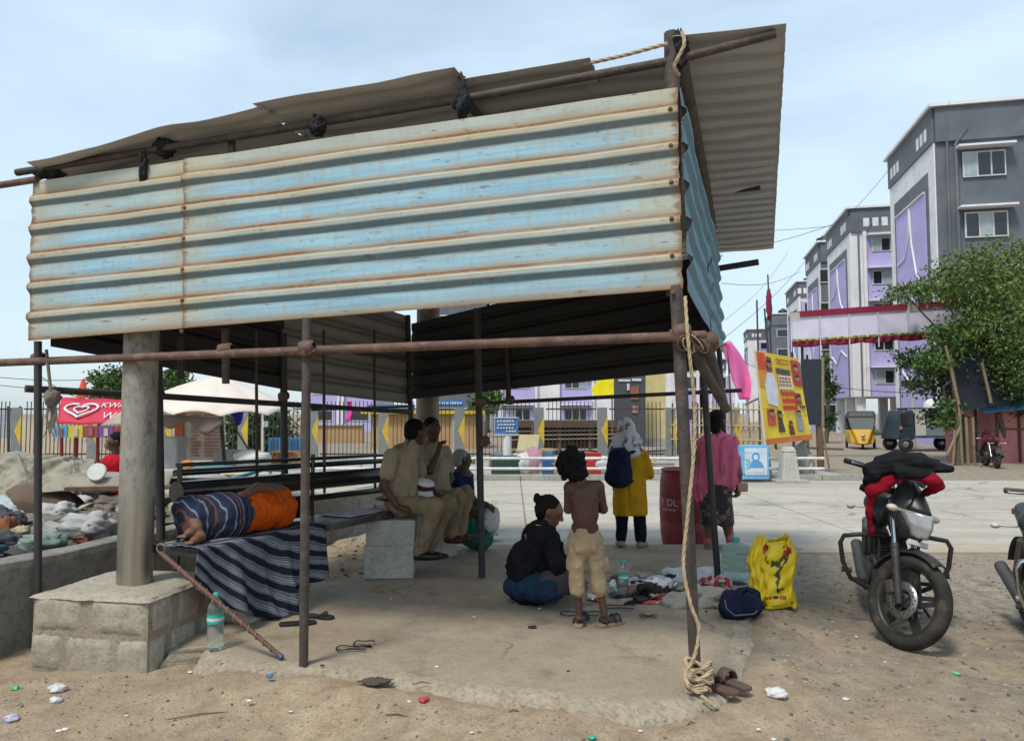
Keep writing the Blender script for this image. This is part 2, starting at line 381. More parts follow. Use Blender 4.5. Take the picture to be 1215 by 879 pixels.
PEB = [mk('pebble_a', (.25, .21, .165), .9), mk('pebble_b', (.14, .12, .10), .9), mk('pebble_c', (.33, .285, .225), .9)]
def verge(rs):
    while 1:
        x, y = rs.uniform(.2, 6), 3.0 + 5.5 * rs.rand() ** 1.0
        if x > 1.45 + (y - 4.2) * .3 or (y < 3.6): 
            return x, y, float(ground_z(V(x, y, 0)))
pebbles('gravel', 9000, verge, PEB, .003, .02, 'loose gravel strewn over the verge beside the slab')
def front(rs):
    while 1:
        x, y = rs.uniform(-3.6, 1.6), rs.uniform(2.9, 4.6)
        if (y < 4.2 - .25 * (x + 1.2) and x > -2) or (x <= -2 and y < 4.6): return x, y, float(ground_z(V(x, y, 0)))
pebbles('grit', 3600, front, PEB, .0025, .013, 'small grit scattered on the sand before the slab')
def under(rs):
    x, y = rs.uniform(-2.5, -1.3), rs.uniform(6.0, 8.4); return x, y, .05 + rs.uniform(0, .08)
# rubble bank between bench and low wall
mb = MB()
def rub(u, v):
    y = 5.3 + 4.2 * u; x0 = -3.3 + .3 * (y - 5.07) + .12; x1 = -2.35 + .5 * (y - 5.6) + .28
    p = V(lerp(x0, x1, v), y, 0); p[2] = .10 + .05 * math.sin(v * math.pi) + .03 * snoise(p, 5) + .018 * snoise(p, 19, 3); return p
mb.grid(rub, 60, 22); tag(mb.build('rubble_bank', M_DIRT), 'bank of earth and rubble under the bench', None, kind='structure')
def bankp(rs):
    p = rub(rs.rand(), rs.rand()); return p[0], p[1], p[2]
pebbles('rubble', 900, bankp, PEB, .006, .035, 'broken stones and rubble under the bench')
# ================================================================== SHELTER
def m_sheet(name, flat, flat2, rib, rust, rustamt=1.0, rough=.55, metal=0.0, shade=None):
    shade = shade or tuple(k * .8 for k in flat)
    # painted ribbed sheet: weathering lies along each rib (UV v counts ribs); a dark band on the lower slopes paints in the shade under each rib
    m, t, b = newmat(name); b.inputs['Roughness'].default_value = rough; b.inputs['Metallic'].default_value = metal; b.inputs['Specular IOR Level'].default_value = .3
    tcn = N(t, 'ShaderNodeTexCoord'); sep = N(t, 'ShaderNodeSeparateXYZ'); t.links.new(tcn.outputs['UV'], sep.inputs[0])
    n1 = noise_node(t, 1.0, 5, 'UV', (1.1, 1.1, 1)); n2 = noise_node(t, 1.0, 7, 'UV', (.9, 9, 1), .65); n3 = noise_node(t, 1.0, 8, 'UV', (26, 1.2, 1), .7)
    n4 = noise_node(t, 1.0, 8, 'UV', (7, 7, 1), .7)
    v = math_(t, 'FRACT', math_(t, 'MULTIPLY_ADD', n2.outputs['Fac'], .07, math_(t, 'SUBTRACT', sep.outputs['Y'], .035)))
    n5 = noise_node(t, 1.0, 4, 'UV', (.55, .5, 1))
    base = mixc(t, ramp(t, n2.outputs['Fac'], [(.35, 0.), (.65, 1.)]), flat, flat2)
    ribm = ramp(t, v, [(0.0, .5), (.09, .2), (.2, .05), (.32, .35), (.46, .9), (.58, 1.), (.70, .7), (.76, .15), (.93, .2), (1., .5)])
    ribm = math_(t, 'MULTIPLY', ribm, ramp(t, n1.outputs['Fac'], [(.3, .45), (.7, 1.)]))
    base = mixc(t, math_(t, 'MULTIPLY', ramp(t, n5.outputs['Fac'], [(.50, 0.), (.68, .75)]), ramp(t, n2.outputs['Fac'], [(.3, .5), (.6, 1.)])), base, tuple(a * .88 + r * .12 for a, r in zip(rib, rust)))
    c = mixc(t, ribm, base, rib)
    ea0 = N(t, 'ShaderNodeAttribute', attribute_name='edge'); tan_ = tuple(a * .85 + r * .15 for a, r in zip(rib, rust))
    c = mixc(t, math_(t, 'MULTIPLY', ramp(t, math_(t, 'MULTIPLY_ADD', n1.outputs['Fac'], .9, ea0.outputs['Fac']), [(.40, .7 * min(1, rustamt)), (.85, 0.)]), .9), c, tan_)
    c = mixc(t, math_(t, 'MULTIPLY', ramp(t, math_(t, 'MULTIPLY_ADD', n1.outputs['Fac'], .5, math_(t, 'MULTIPLY', sep.outputs['Y'], .5)), [(.45, .65 * min(1, rustamt)), (.8, 0.)]), .9), c, tan_)
    yl = N(t, 'ShaderNodeMapRange'); yl.inputs[1].default_value = 5.05; yl.inputs[2].default_value = 5.5; t.links.new(sep.outputs['Y'], yl.inputs[0])
    c = mixc(t, math_(t, 'MULTIPLY', yl.outputs[0], .75 * min(1, rustamt)), c, tuple(a * .45 + r * .55 for a, r in zip(rib, rust)))
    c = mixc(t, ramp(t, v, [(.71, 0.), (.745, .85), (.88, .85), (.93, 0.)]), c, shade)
    line = ramp(t, v, [(.24, 0.), (.41, .4), (.455, .9), (.51, 1.), (.56, .3), (.72, .05), (.93, .1), (1., 0.)])
    line = math_(t, 'MULTIPLY', line, ramp(t, n1.outputs['Fac'], [(.25, .3 * rustamt), (.65, 1. * rustamt)]))
    c = mixc(t, math_(t, 'MINIMUM', line, 1.), c, rust)
    c = mixc(t, ramp(t, n3.outputs['Fac'], [(.5, 0.), (.74, .5 * rustamt)]), c, tuple(a * .5 + r * .5 for a, r in zip(rib, rust)))
    c = mixc(t, ramp(t, n4.outputs['Fac'], [(.585, 0.), (.68, .7 * rustamt)]), c, rust)
    # rust creeps in from the cut sheet ends
    ea = N(t, 'ShaderNodeAttribute', attribute_name='edge'); em = math_(t, 'MULTIPLY_ADD', n4.outputs['Fac'], -.16, math_(t, 'ADD', ea.outputs['Fac'], .066))
    c = mixc(t, ramp(t, em, [(.0, .7 * min(1, rustamt)), (.006, .35 * min(1, rustamt)), (.03, 0.)]), c, rust)
    t.links.new(c, b.inputs['Base Color']); bump_(t, b, n4.outputs['Fac'], .12, .01)
    return m
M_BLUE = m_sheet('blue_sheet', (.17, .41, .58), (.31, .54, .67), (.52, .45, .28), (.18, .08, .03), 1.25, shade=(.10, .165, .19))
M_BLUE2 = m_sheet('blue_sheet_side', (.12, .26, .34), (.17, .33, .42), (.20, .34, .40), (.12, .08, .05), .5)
M_ROOF = m_sheet('roof_sheet', (.43, .43, .43), (.53, .525, .515), (.42, .415, .41), (.26, .225, .19), .6)
M_INNER = m_sheet('inner_sheet', (.26, .25, .22), (.34, .33, .29), (.22, .21, .19), (.14, .11, .08), .7)
M_DARKSH = m_sheet('shaded_sheet', (.022, .022, .025), (.035, .034, .034), (.03, .03, .03), (.05, .035, .03), .5)  # near-black colour stands in for the shade on the inner cladding
M_RUST = mk('rusty_pipe', (.145, .08, .055), .75, .0, (.075, .048, .038), 9, .35, .7, .5, 60, dirt=(.21, .15, .12), dscale=14)
M_RUSTD = mk('rusty_dark', (.085, .065, .055), .75, .0, (.045, .038, .035), 9, .35, .7, .5, 60, dirt=(.14, .09, .07), dscale=14)
M_IRON = mk('dark_iron', (.035, .033, .034), .6, .0, (.06, .05, .045), 8, .4, .75, .3, 50)
M_RAG = mk('black_rag', (.012, .012, .014), .95, 0, (.03, .03, .035), 12)
M_ROPE = mk('rope_jute', (.48, .37, .24), .9, 0, (.36, .26, .16), 25, bump=.5, bs_=80)
M_WIRE = mk('wire_tie', (.16, .11, .08), .8)
def sheet(name, parent, mat, c00, c10, c11, c01, ribs, depth=.032, dent=.012, flip=1, nu=None, jag=0):
    """ribbed sheet; u runs c00->c10 along the ribs, v runs c00->c01 across them"""
    c00, c10, c11, c01 = [np.asarray(c, float) for c in (c00, c10, c11, c01)]
    nr = nrm(np.cross(c10 - c00, c01 - c00)) * flip; Lu = np.linalg.norm(c10 - c00); nu = nu or max(10, int(Lu / .09))
    prof = [(0, 0), (.25, .0), (.47, 0), (.57, .88), (.60, 1), (.69, 1), (.73, .9), (.89, .08), (.92, 0)]
    vv = [(k + f, d) for k in range(int(ribs)) for f, d in prof] + [(int(ribs), 0)]
    r_ = ribs - int(ribs)
    vv += [(int(ribs) + f, d) for f, d in prof[1:] if f <= r_]
    s_ = random.uniform(0, 50); vs = []; uv = []
    for i in range(nu + 1):
        u = i / nu
        for (k, d) in vv:
            t = k / ribs; p = lerp(lerp(c00, c10, u), lerp(c01, c11, u), t)
            q = np.array((u * Lu * 1.3, t * 2.1, s_)); dn = dent * snoise(q, 1.4) + dent * .5 * snoise(q, 4.2, 3)
            if jag and (i == 0 or i == nu): p = p + (c10 - c00) / Lu * random.uniform(-jag, jag)
            p = p + nr * (d * depth + dn); vs.append(p); uv.append((u * Lu + s_, k + int(s_) * 0))
    m = len(vv)
    fs = [(i * m + j, (i + 1) * m + j, (i + 1) * m + j + 1, i * m + j + 1) for i in range(nu) for j in range(m - 1)]
    mb = MB(); mb.add(vs, fs, False, uv)
    o = mb.build(name, mat, parent, solid=.003); at_ = o.data.attributes.new('edge', 'FLOAT', 'POINT'); at_.data.foreach_set('value', [min(i, nu - i) / nu * Lu for i in range(nu + 1) for _ in vv]); return o
HUT = thing('shelter', 'makeshift shelter of rusty pipes clad in weathered blue ribbed sheets', 'shelter', (-1.0, 6.2, SLAB))
TL, TR, BL, BR = at(40, 216, 5.08), at(803, 104, 4.02), at(34, 407, 5.08), at(810, 346, 4.02)
def fr(px, top):    # point of the front cladding at photo column px
    a, c = (TL, TR) if top else (BL, BR)
    k = (px - CX) / FPX; f = lambda t: lerp(a, c, t)[0] - k * lerp(a, c, t)[1] * 1.0
    lo, hi = -.2, 1.2
    for _ in range(40):
        mid = (lo + hi) / 2
        if f(mid) < 0: lo = mid
        else: hi = mid
    return lerp(a, c, lo)
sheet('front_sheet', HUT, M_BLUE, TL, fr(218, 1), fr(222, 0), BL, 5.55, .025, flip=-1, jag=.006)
o1 = V(0, -.012, 0)
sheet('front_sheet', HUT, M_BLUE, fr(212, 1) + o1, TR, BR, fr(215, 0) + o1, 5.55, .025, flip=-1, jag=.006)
# rust-edged bolts along sheet ends
for px in (216, 800):
    for k in range(6):
        p = lerp(fr(px, 1), fr(px, 0), (k + .64) / 5.6) + V(-.01 if px > 500 else 0, -.036, 0)
        MB().lathe([(0, .010), (.008, .008), (.013, 0), (.013, -.012)], p, (-.24, -.97, 0), 10).build('bolt', M_RUST, HUT)
# right side cladding
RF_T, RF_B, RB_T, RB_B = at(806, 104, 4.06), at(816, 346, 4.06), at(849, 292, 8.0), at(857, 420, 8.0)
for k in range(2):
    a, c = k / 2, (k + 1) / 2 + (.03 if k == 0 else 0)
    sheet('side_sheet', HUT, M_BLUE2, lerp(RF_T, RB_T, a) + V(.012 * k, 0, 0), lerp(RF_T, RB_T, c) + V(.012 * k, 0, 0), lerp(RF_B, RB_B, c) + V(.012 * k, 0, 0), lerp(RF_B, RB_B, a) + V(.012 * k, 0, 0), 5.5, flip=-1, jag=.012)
# rear cladding
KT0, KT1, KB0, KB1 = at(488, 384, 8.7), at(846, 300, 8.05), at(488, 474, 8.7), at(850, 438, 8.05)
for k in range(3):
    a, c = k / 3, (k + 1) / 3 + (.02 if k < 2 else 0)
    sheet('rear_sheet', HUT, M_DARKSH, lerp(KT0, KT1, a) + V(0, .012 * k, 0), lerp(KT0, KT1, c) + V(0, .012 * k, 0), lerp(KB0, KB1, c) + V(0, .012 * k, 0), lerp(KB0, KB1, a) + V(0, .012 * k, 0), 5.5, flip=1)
# left side cladding (inner face seen)
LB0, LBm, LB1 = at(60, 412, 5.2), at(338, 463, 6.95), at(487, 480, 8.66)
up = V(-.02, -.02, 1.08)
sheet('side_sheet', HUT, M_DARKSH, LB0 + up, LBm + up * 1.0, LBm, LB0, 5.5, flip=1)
sheet('side_sheet', HUT, M_INNER, LBm + up + V(-.015, 0, 0), at(486, 376, 8.66), LB1, LBm + V(-.015, 0, 0), 5.5, flip=1, jag=.01)
# roof
R1_, R2_, R3_ = at(28, 190, 4.92), at(933, 28, 3.95), at(918, 301, 8.3)
vdir = (R3_ - R2_); vl = np.linalg.norm(vdir); vdir /= vl
def rp(t, w, dz=0):      # t along the front edge, w metres back
    e = lerp(R1_, R2_, t) + V(0, 0, .10 * math.sin(t * math.pi)); return e + vdir * w + V(0, 0, dz - .05 * (1 - t) * w * .5)
def rsheet(t0, t1, w0, w1, dz=0, dent=.015): sheet('roof_sheet', HUT, M_ROOF, rp(t0, w0, dz), rp(t1, w0, dz), rp(t1, w1, dz), rp(t0, w1, dz), (w1 - w0) / .19, .03, dent, flip=1)
rsheet(0, .355, .02, 1.0, .0, .03); rsheet(.345, .615, 0, .98, .006, .022); rsheet(.60, .775, .12, 1.02, .0, .02); rsheet(.875, 1.0, 0, 1.0, .0); rsheet(.755, .885, .26, 1.03, -.012, .02)
for k in range(1, 4):
    w = k * .98 + (.03 if k else 0); w1 = min(w + 1.03, vl) if k < 3 else vl
    rsheet(0.0, .40, w - .03, w1, .016 * k); rsheet(.39, .80, w - .03, w1, .016 * k + .005); rsheet(.79, 1.0, w - .03, w1, .016 * k)
if vl > 4.0: rsheet(.0, .5, 3.9, vl, .07); rsheet(.49, 1., 3.95, vl, .075)
# pipes and posts
def pipe(name, pts, r, mat=None, n=12):
    return MB().tube(pts, r, n).build(name, mat or M_RUST, HUT)
pipe('crossbar', [at(-90, 434, 5.55), at(363, 416, 4.50), at(838, 398, 3.96)], .0275)
pipe('post', [gp(360, 815, -.02) , at(362, 600, 4.42), at(364, 378, 4.50)], [.028, .028, .027], M_RUSTD)
pipe('post', [gp(826, 818, SLAB - .03), at(816, 600, 4.05), at(805, 395, 4.02), at(802, 340, 4.05)], [.032, .034, .036, .036], M_RUSTD)
pipe('post', [at(800, 350, 4.10), at(797, 40, 4.14)], .045, M_RUSTD)
pipe('post', [at(45, 775, 5.2), at(45, 405, 5.2)], .025, M_IRON)
pipe('post', [gp(572, 686, SLAB - .01), at(566, 366, 6.85)], [.031, .034], M_IRON)
pipe('post', [gp(852, 690, SLAB - .01), at(832, 410, 6.7)], .03, M_IRON)
pipe('post', [at(191, 640, 5.66), at(187, 395, 5.66)], .032, M_IRON)
pipe('post', [gp(866, 645, SLAB), at(853, 410, 8.2)], .03, M_IRON)
pipe('post', [at(338, 600, 7.0), at(336, 395, 6.9)], .034, M_IRON)
for px, D in ((304, 6.4), (384, 7.0), (444, 7.9)): pipe('rod', [at(px + 1, 585, D), at(px, 392, D)], .014, M_RUSTD, 8)
pipe('post', [at(490, 600, 8.6), at(484, 374, 8.6)], .03, M_IRON)
pipe('post', [at(604, 480, 8.4), at(600, 400, 8.4)], .03, M_IRON)
pipe('strut', [at(268, 455, 5.0), at(267, 390, 4.95)], .025, M_RUSTD); pipe('strut', [at(215, 450, 5.3), at(214, 400, 5.3)], .024, M_IRON)
pipe('rail', [at(30, 461, 5.22), at(190, 470, 5.9), at(488, 489, 8.6)], .026, M_IRON)
pipe('rail', [at(370, 486, 7.2), at(490, 482, 8.8)], .014, M_IRON)
pipe('rail', [at(560, 479, 8.5), at(880, 463, 7.9)], .022, M_IRON)
pipe('rail', [at(420, 418, 7.6), at(506, 430, 8.7)], .02, M_RUSTD)
pipe('strut', [at(822, 415, 4.2), at(862, 486, 4.5)], [.032, .028], M_RUSTD)
pipe('purlin', [at(838, 408, 4.0), at(862, 486, 7.6)], .034, M_RUSTD)
pipe('purlin', [at(-40, 226, 5.3), at(44, 213, 5.05)], .024, M_RUST)
pipe('purlin', [at(20, 205, 5.12), at(560, 116, 4.45), at(800, 72, 4.12), at(920, 40, 4.0)], .025, M_RUSTD)
pipe('purlin', [at(838, 229, 6.6), at(902, 221, 6.4)], .035, M_IRON)
pipe('purlin', [at(850, 319, 8.2), at(900, 311, 8.0)], .035, M_IRON)
pipe('rafter', [at(806, 72, 4.15), at(850, 290, 8.3)], .05, M_RUSTD)
pipe('rafter', [at(48, 205, 5.2), rp(.06, 4.2, -.06)], .03, M_RUSTD); pipe('rafter', [at(548, 112, 4.5), rp(.6, 4.2, -.06)], .03, M_RUSTD)
for px, D in ((275, 4.85), (548, 4.45)): pipe('strut', [at(px, 190 if px < 400 else 150, D), at(px, 168 if px < 400 else 92, D)], .025, M_RUSTD)
# clamps and binding wire at the joints
for px, py, D, r in ((363, 416, 4.47, .05), (806, 399, 4.0, .06), (838, 409, 4.0, .06), (267, 418, 4.72, .045), (46, 428, 5.3, .045), (336, 472, 6.9, .045), (570, 478, 6.8, .05), (573, 525, 6.8, .05), (187, 470, 5.8, .04), (604, 476, 8.3, .05)):
    c = at(px, py, D); mb = MB()
    mb.lathe([(r * .6, -.035), (r * .95, -.03), (r, 0), (r * .95, .03), (r * .6, .035)], c, (.15, -.1, 1), 10)
    mb.lathe([(r * .5, -.05), (r * .8, -.04), (r * .8, .04), (r * .5, .05)], c + V(.01, -.02, .02), (.96, -.24, .1), 8)
    mb.cyl(c + V(r * .6, -r * .8, -.02), c + V(r * 1.5, -r * 1.1, .0), .008, n=6)
    mb.build('clamp', M_RUST, HUT)
for k in range(5):   # frayed binding at the front right joint
    c = at(812 + k * 5, 407 + 3 * math.sin(k * 2), 3.95); pts = [c + V(.035 * math.cos(a + k), -.02 * math.sin(a), .04 * math.sin(a * 1.0 + .4 * k)) for a in np.linspace(0, 6.0, 12)]
    MB().tube(pts, .004, 5).build('binding_wire', M_ROPE if k % 2 else M_WIRE, HUT)
# rags wedged under the roof, bundles at joints
def lump(c, r, amp=.3, sc=2.2, nu=18, nv=12, seed=0, R=None):
    if nu > 12: nu, nv = int(nu * 1.7), int(nv * 1.7)
    mb = MB(); r = np.array(r if not np.isscalar(r) else (r, r, r), float)
    mb.ell(c, r, nu, nv, R=R, fn=lambda d: 1 + amp * .8 * float(snoise(d, sc, seed % 7)) + amp * .7 * (abs(float(snoise(d, sc * 1.8, (seed + 2) % 7))) - .35) + amp * .4 * (abs(float(snoise(d, sc * 3.8, (seed + 4) % 7))) - .35))
    return mb
for i, (px, py, D, r, st) in enumerate(((58, 205, 5.1, (.12, .05, .05), 'tied round the top corner post'), (170, 198, 4.85, (.03, .03, .10), 'hanging from the roof edge near the sheet seam'), (196, 176, 4.9, (.07, .05, .06), 'wedged under the thin end of the roof'), (377, 150, 4.6, (.05, .05, .06), 'knotted to the purlin halfway along'), (548, 120, 4.34, (.05, .05, .10), 'bound round the middle roof joint'), (807, 62, 4.12, (.05, .06, .10), 'wrapped round the tall corner post'), (143, 440, 5.4, (.0, .0, .0), ''))):
    if r[0] == 0: continue
    o = lump(at(px, py, D), r, .5, 3.6, 28, 20, i).build('rag', M_RAG); tag(o, 'black rag ' + st, 'rag', 'rags tied to the shelter frame')
# frayed rope knot on the left rail
kn = thing('rope_knot', 'frayed grey rope knot hanging from the rail beside the thin left post', 'rope', at(62, 470, 5.15))
M_OLDROPE = mk('old_rope', (.20, .17, .13), .95, 0, (.11, .09, .07), 30, bump=.5, bs_=90)
lump(at(62, 472, 5.12), (.055, .05, .06), .3, 3, 16, 10, 2).build('knot', M_OLDROPE, kn)
for k in range(9): 
    a = at(58 + k, 478, 5.12); MB().tube([a, a + V(random.uniform(-.03, .03), 0, -.1), a + V(random.uniform(-.05, .06), 0, -.2 - .07 * random.random())], [.007, .006, .003], 5).build('strand', M_OLDROPE, kn)
MB().tube([at(55, 415, 5.15), at(60, 462, 5.12)], .012, 6).build('strand', M_OLDROPE, kn)
# twisted ropes
def rope(name, label, pts, r=.012, n_per=22, mat=M_ROPE, parent=None):
    P = [np.asarray(p, float) for p in pts]
    # resample (catmull-rom)
    Q = []
    for i in range(len(P) - 1):
        p0, p1, p2, p3 = P[max(i - 1, 0)], P[i], P[i + 1], P[min(i + 2, len(P) - 1)]
        m = max(3, int(np.linalg.norm(p2 - p1) / .012))
        for k in range(m):
            t = k / m; Q.append(.5 * ((2 * p1) + (-p0 + p2) * t + (2 * p0 - 5 * p1 + 4 * p2 - p3) * t * t + (-p0 + 3 * p1 - 3 * p2 + p3) * t ** 3))
    Q.append(P[-1]); T = [nrm(Q[min(i + 1, len(Q) - 1)] - Q[max(i - 1, 0)]) for i in range(len(Q))]
    mb = MB(); u = nrm(np.cross(T[0], (.3, .8, .1))); U = []
    for t in T: u = nrm(u - t * np.dot(u, t)); U.append(u)
    for sidx in range(3):
        pts2 = []
        for i, q in enumerate(Q):
            a = i * .55 + sidx * 2.094; w = np.cross(T[i], U[i]); pts2.append(q + r * .52 * (U[i] * math.cos(a) + w * math.sin(a)))
        mb.tube(pts2, r * .6, 6)
    o = mb.build(name, mat, parent)
    if not parent: tag(o, label, 'rope')
    return o
rope('rope', 'long pale twisted rope hanging down the front right post', [at(813, 352, 3.99), at(815, 385, 3.93), at(818, 420, 3.92), at(824, 480, 3.96), at(823, 540, 3.97), at(816, 610, 3.98), at(811, 670, 3.98), at(819, 715, 3.97), at(829, 745, 3.97), at(824, 778, 3.97), at(813, 800, 3.96), at(817, 812, 3.93)], .0095)
rope('rope', 'knotted rope end wrapped over the top of the tall corner post', [at(809, 38, 4.02), at(812, 52, 4.0), at(805, 68, 4.0), at(800, 80, 4.02), at(806, 90, 4.05)], .010)
rope('rope', 'short stretched rope from torn roof sheet to the tall corner post', [at(690, 77, 4.35), at(740, 66, 4.2), at(792, 52, 4.08)], .011)
kt = thing('rope_bundle', 'tangled pale rope coiled round the foot of the right post', 'rope', gp(828, 826, SLAB - .02))
for k in range(7):
    c = gp(829, 822, SLAB) + V(0, 0, .03 + .02 * k); rr = .05 + .012 * random.random(); ph = random.random() * 6
    rope('coil', '', [c + V(rr * 1.2 * math.cos(a + ph), rr * math.sin(a + ph), .022 * math.sin(a * 2 + k)) for a in np.linspace(0, 5.6, 9)], .011, parent=kt)
rope('tail', '', [gp(832, 832, SLAB) + V(0, 0, .03), gp(848, 838, .1), gp(860, 848, .03) , gp(876, 862, .012)], .010, parent=kt)

# ------------------------------------------------------------------ steel column on its masonry footing
def m_column():
    m, t, b = newmat('column_steel'); tcn = N(t, 'ShaderNodeTexCoord'); sep = N(t, 'ShaderNodeSeparateXYZ'); t.links.new(tcn.outputs['Object'], sep.inputs[0])
    n1 = noise_node(t, 3, 7, rough=.65); n2 = noise_node(t, 16, 8, stretch=(1, 1, .5), rough=.75); n3 = noise_node(t, 5, 6, stretch=(4, 4, .25))
    hgt = math_(t, 'ADD', sep.outputs['Z'], math_(t, 'MULTIPLY', n1.outputs['Fac'], 1.1))
    glue = ramp(t, hgt, [(.55 / 1, 0.), (1.0, .0)])
    gm = N(t, 'ShaderNodeMapRange'); gm.inputs[1].default_value = 1.45; gm.inputs[2].default_value = 1.75; t.links.new(hgt, gm.inputs[0])
    steel = ramp(t, n3.outputs['Fac'], [(.35, (.29, .255, .205)), (.65, (.39, .35, .295))])
    paper = ramp(t, n2.outputs['Fac'], [(.33, (.06, .052, .045)), (.40, (.18, .155, .125)), (.5, (.26, .235, .20)), (.7, (.34, .315, .275))])
    c = mixc(t, gm.outputs[0], steel, paper); t.links.new(c, b.inputs['Base Color'])
    mt = math_(t, 'MULTIPLY', math_(t, 'SUBTRACT', 1.0, gm.outputs[0]), .75); t.links.new(mt, b.inputs['Metallic'])
    rg = math_(t, 'MULTIPLY_ADD', gm.outputs[0], .5, .36); t.links.new(rg, b.inputs['Roughness']); bump_(t, b, n2.outputs['Fac'], .2, .01)
    return m
M_COL = m_column()
CB = V(-2.556, 5.08, .465)
colm = MB().lathe([(.112, 0), (.112, 2.6)], CB, n=36).lathe([(.0, 2.6), (.112, 2.6)], CB, n=36)
tag(colm.build('column', M_COL), 'thick stained steel column standing on the masonry footing', 'column')
bpy.data.objects['column'].location = (0, 0, 0)
col2 = MB().lathe([(.14, 0), (.14, 3.0)], (-1.02, 8.95, .02), n=28)
tag(col2.build('column', mk('column_brown', (.20, .165, .12), .7, 0, (.11, .09, .07), 4, dirt=(.30, .27, .1), dscale=7)), 'brown weathered column behind the seated officers', 'column')
FT = thing('column_footing', 'plastered block footing with chipped corner under the steel column', 'footing', (-2.6, 5.2, 0))
M_STONE = m_concrete('footing_block', (.33, .29, .225), (.44, .40, .33), (.24, .19, .13), 3, 35, bstr=.8)
M_MORTAR = m_concrete('footing_mortar', (.29, .245, .185), (.37, .32, .25), (.22, .17, .115), 5, 45, bstr=1.0)
f0, f1 = V(-3.045, 4.80, 0), V(-2.262, 4.67, 0); ud = nrm(f1 - f0); vd = V(-ud[1], ud[0], 0); fl = np.linalg.norm(f1 - f0); fd = .80
def fp(u, v, z): return f0 + ud * u + vd * v + V(0, 0, z)
mb = MB(); mb.hexa([fp(.0, -.012, -.08), fp(fl + .012, -.012, -.08), fp(fl + .012, fd, -.08), fp(.0, fd, -.08), fp(.0, -.012, .458), fp(fl + .012, -.012, .458), fp(fl + .012, fd, .458), fp(.0, fd, .458)])
mb.build('mortar', M_MORTAR, FT)
def stone(c, sz, ex, seed):
    mb = MB(); ex = nrm(ex); ey = nrm(np.cross((0, 0, 1), ex)); nx = 10; nz_ = 7
    def fn(u, v):   # front face grid with worn edges, wrapped over
        a, b_ = u * 2 - 1, v * 2 - 1; e = max(abs(a), abs(b_)) ** 10; p = np.asarray(c, float) + ex * a * sz[0] / 2 + V(0, 0, b_ * sz[2] / 2)
        return p - ey * (sz[1] / 2 - e * sz[1] * .55 - .005 * snoise(p, 22, seed % 7) - .004 * snoise(p, 50, 3)) + ex * .006 * snoise(p, 15, 2) + V(0, 0, .006 * snoise(p, 17, 4))
    mb.grid(fn, nx, nz_); return mb.build('block', M_STONE, FT)
for i, (u0, u1, z0, z1) in enumerate(((.0, .35, .25, .465), (.40, .80, .24, .465), (-.01, .20, .0, .225), (.24, .56, -.05, .22), (.60, .805, -.05, .22))):
    stone(fp((u0 + u1) / 2, -.008, (z0 + z1) / 2), (u1 - u0, .04, z1 - z0), ud, i)
for i, (v0, v1, z0, z1) in enumerate(((.02, .24, .25, .465), (.29, .55, .24, .465), (.6, .8, .25, .465), (.0, .16, -.05, .22), (.21, .50, -.05, .22), (.55, .8, -.05, .22))):
    stone(fp(fl + .008, (v0 + v1) / 2, (z0 + z1) / 2), (v1 - v0, .035, z1 - z0), vd, i + 9)
def topf(u, v):
    a, b_ = u * 2 - 1, v * 2 - 1; e = max(abs(a), abs(b_)) ** 14; p = fp(u * (fl + .05) - .02, v * fd - .03, .476); p[2] += -.028 * e + .005 * snoise(p, 12) + .004 * snoise(p, 31, 2); p[:2] += .008 * e * snoise(p, 13, 3); return p
MB().grid(topf, 40, 40).build('cap', M_STONE, FT)
# ------------------------------------------------------------------ low wall
wd = nrm(V(.29, .957, 0)); wn = V(-wd[1], wd[0], 0); w0 = V(-3.43, 5.0, 0)
LW = thing('low_wall', 'low weathered concrete parapet wall beside the shelter', 'wall', w0)
mb = MB()
nw = 90
for side in (0,):
    sec = [(0, -.1), (0, .545), (.0, .555), (.012, .6), (.03, .61), (.19, .61), (.2, .59), (.2, -.1)]
    vs = []
    for i in range(nw + 1):
        for (a, z) in sec:
            p = w0 + wd * (-2.6 + 10.2 * i / nw) + wn * a + V(0, 0, z); n_ = .008 * snoise(p, 4) + .006 * snoise(p, 15, 2)
            vs.append(p + wn * n_ + V(0, 0, n_ if z > .3 else 0))
    k = len(sec); fs = [(i * k + j, i * k + j + 1, (i + 1) * k + j + 1, (i + 1) * k + j) for i in range(nw) for j in range(k - 1)]
    mb.add(vs, fs); mb.add(vs[:k], [tuple(range(k))]); mb.add(vs[-k:], [tuple(range(k - 1, -1, -1))])
mb.build('wall', M_WALLC, LW)
# ------------------------------------------------------------------ bench
bdir = nrm(V(1.4, 2.8, 0)); bnr = V(bdir[1], -bdir[0], 0); b0 = V(-2.15, 5.28, 0); BT = SLAB + .60
def bp(a, s, z): return b0 + bdir * a + bnr * s + V(0, 0, z)
BN = thing('bench', 'long black granite bench with pipe backrest running down the shelter', 'bench', bp(0, 0, SLAB))
M_GRAN = mk('black_granite', (.03, .03, .032), .22, 0, (.05, .05, .05), 30, spec=.6, dirt=(.13, .12, .105), dscale=5)
mb = MB(); mb.box(bp(1.42, 0, BT - .03), (3.36, .46, .06), bdir, -bnr); mb.build('seat', M_GRAN, BN, bevel=.006)
def blk(a, s, z, sz, mat=M_CONC, par=BN, name='support'): MB().box(bp(a, s, z), sz, bdir, -bnr, jit=.006).build(name, mat, par, bevel=.008)
M_PALE = m_concrete('pale_block', (.42, .40, .355), (.52, .50, .45), (.32, .29, .24), 3, 30, bstr=.8)
c0 = V(-1.13, 6.98, 0)
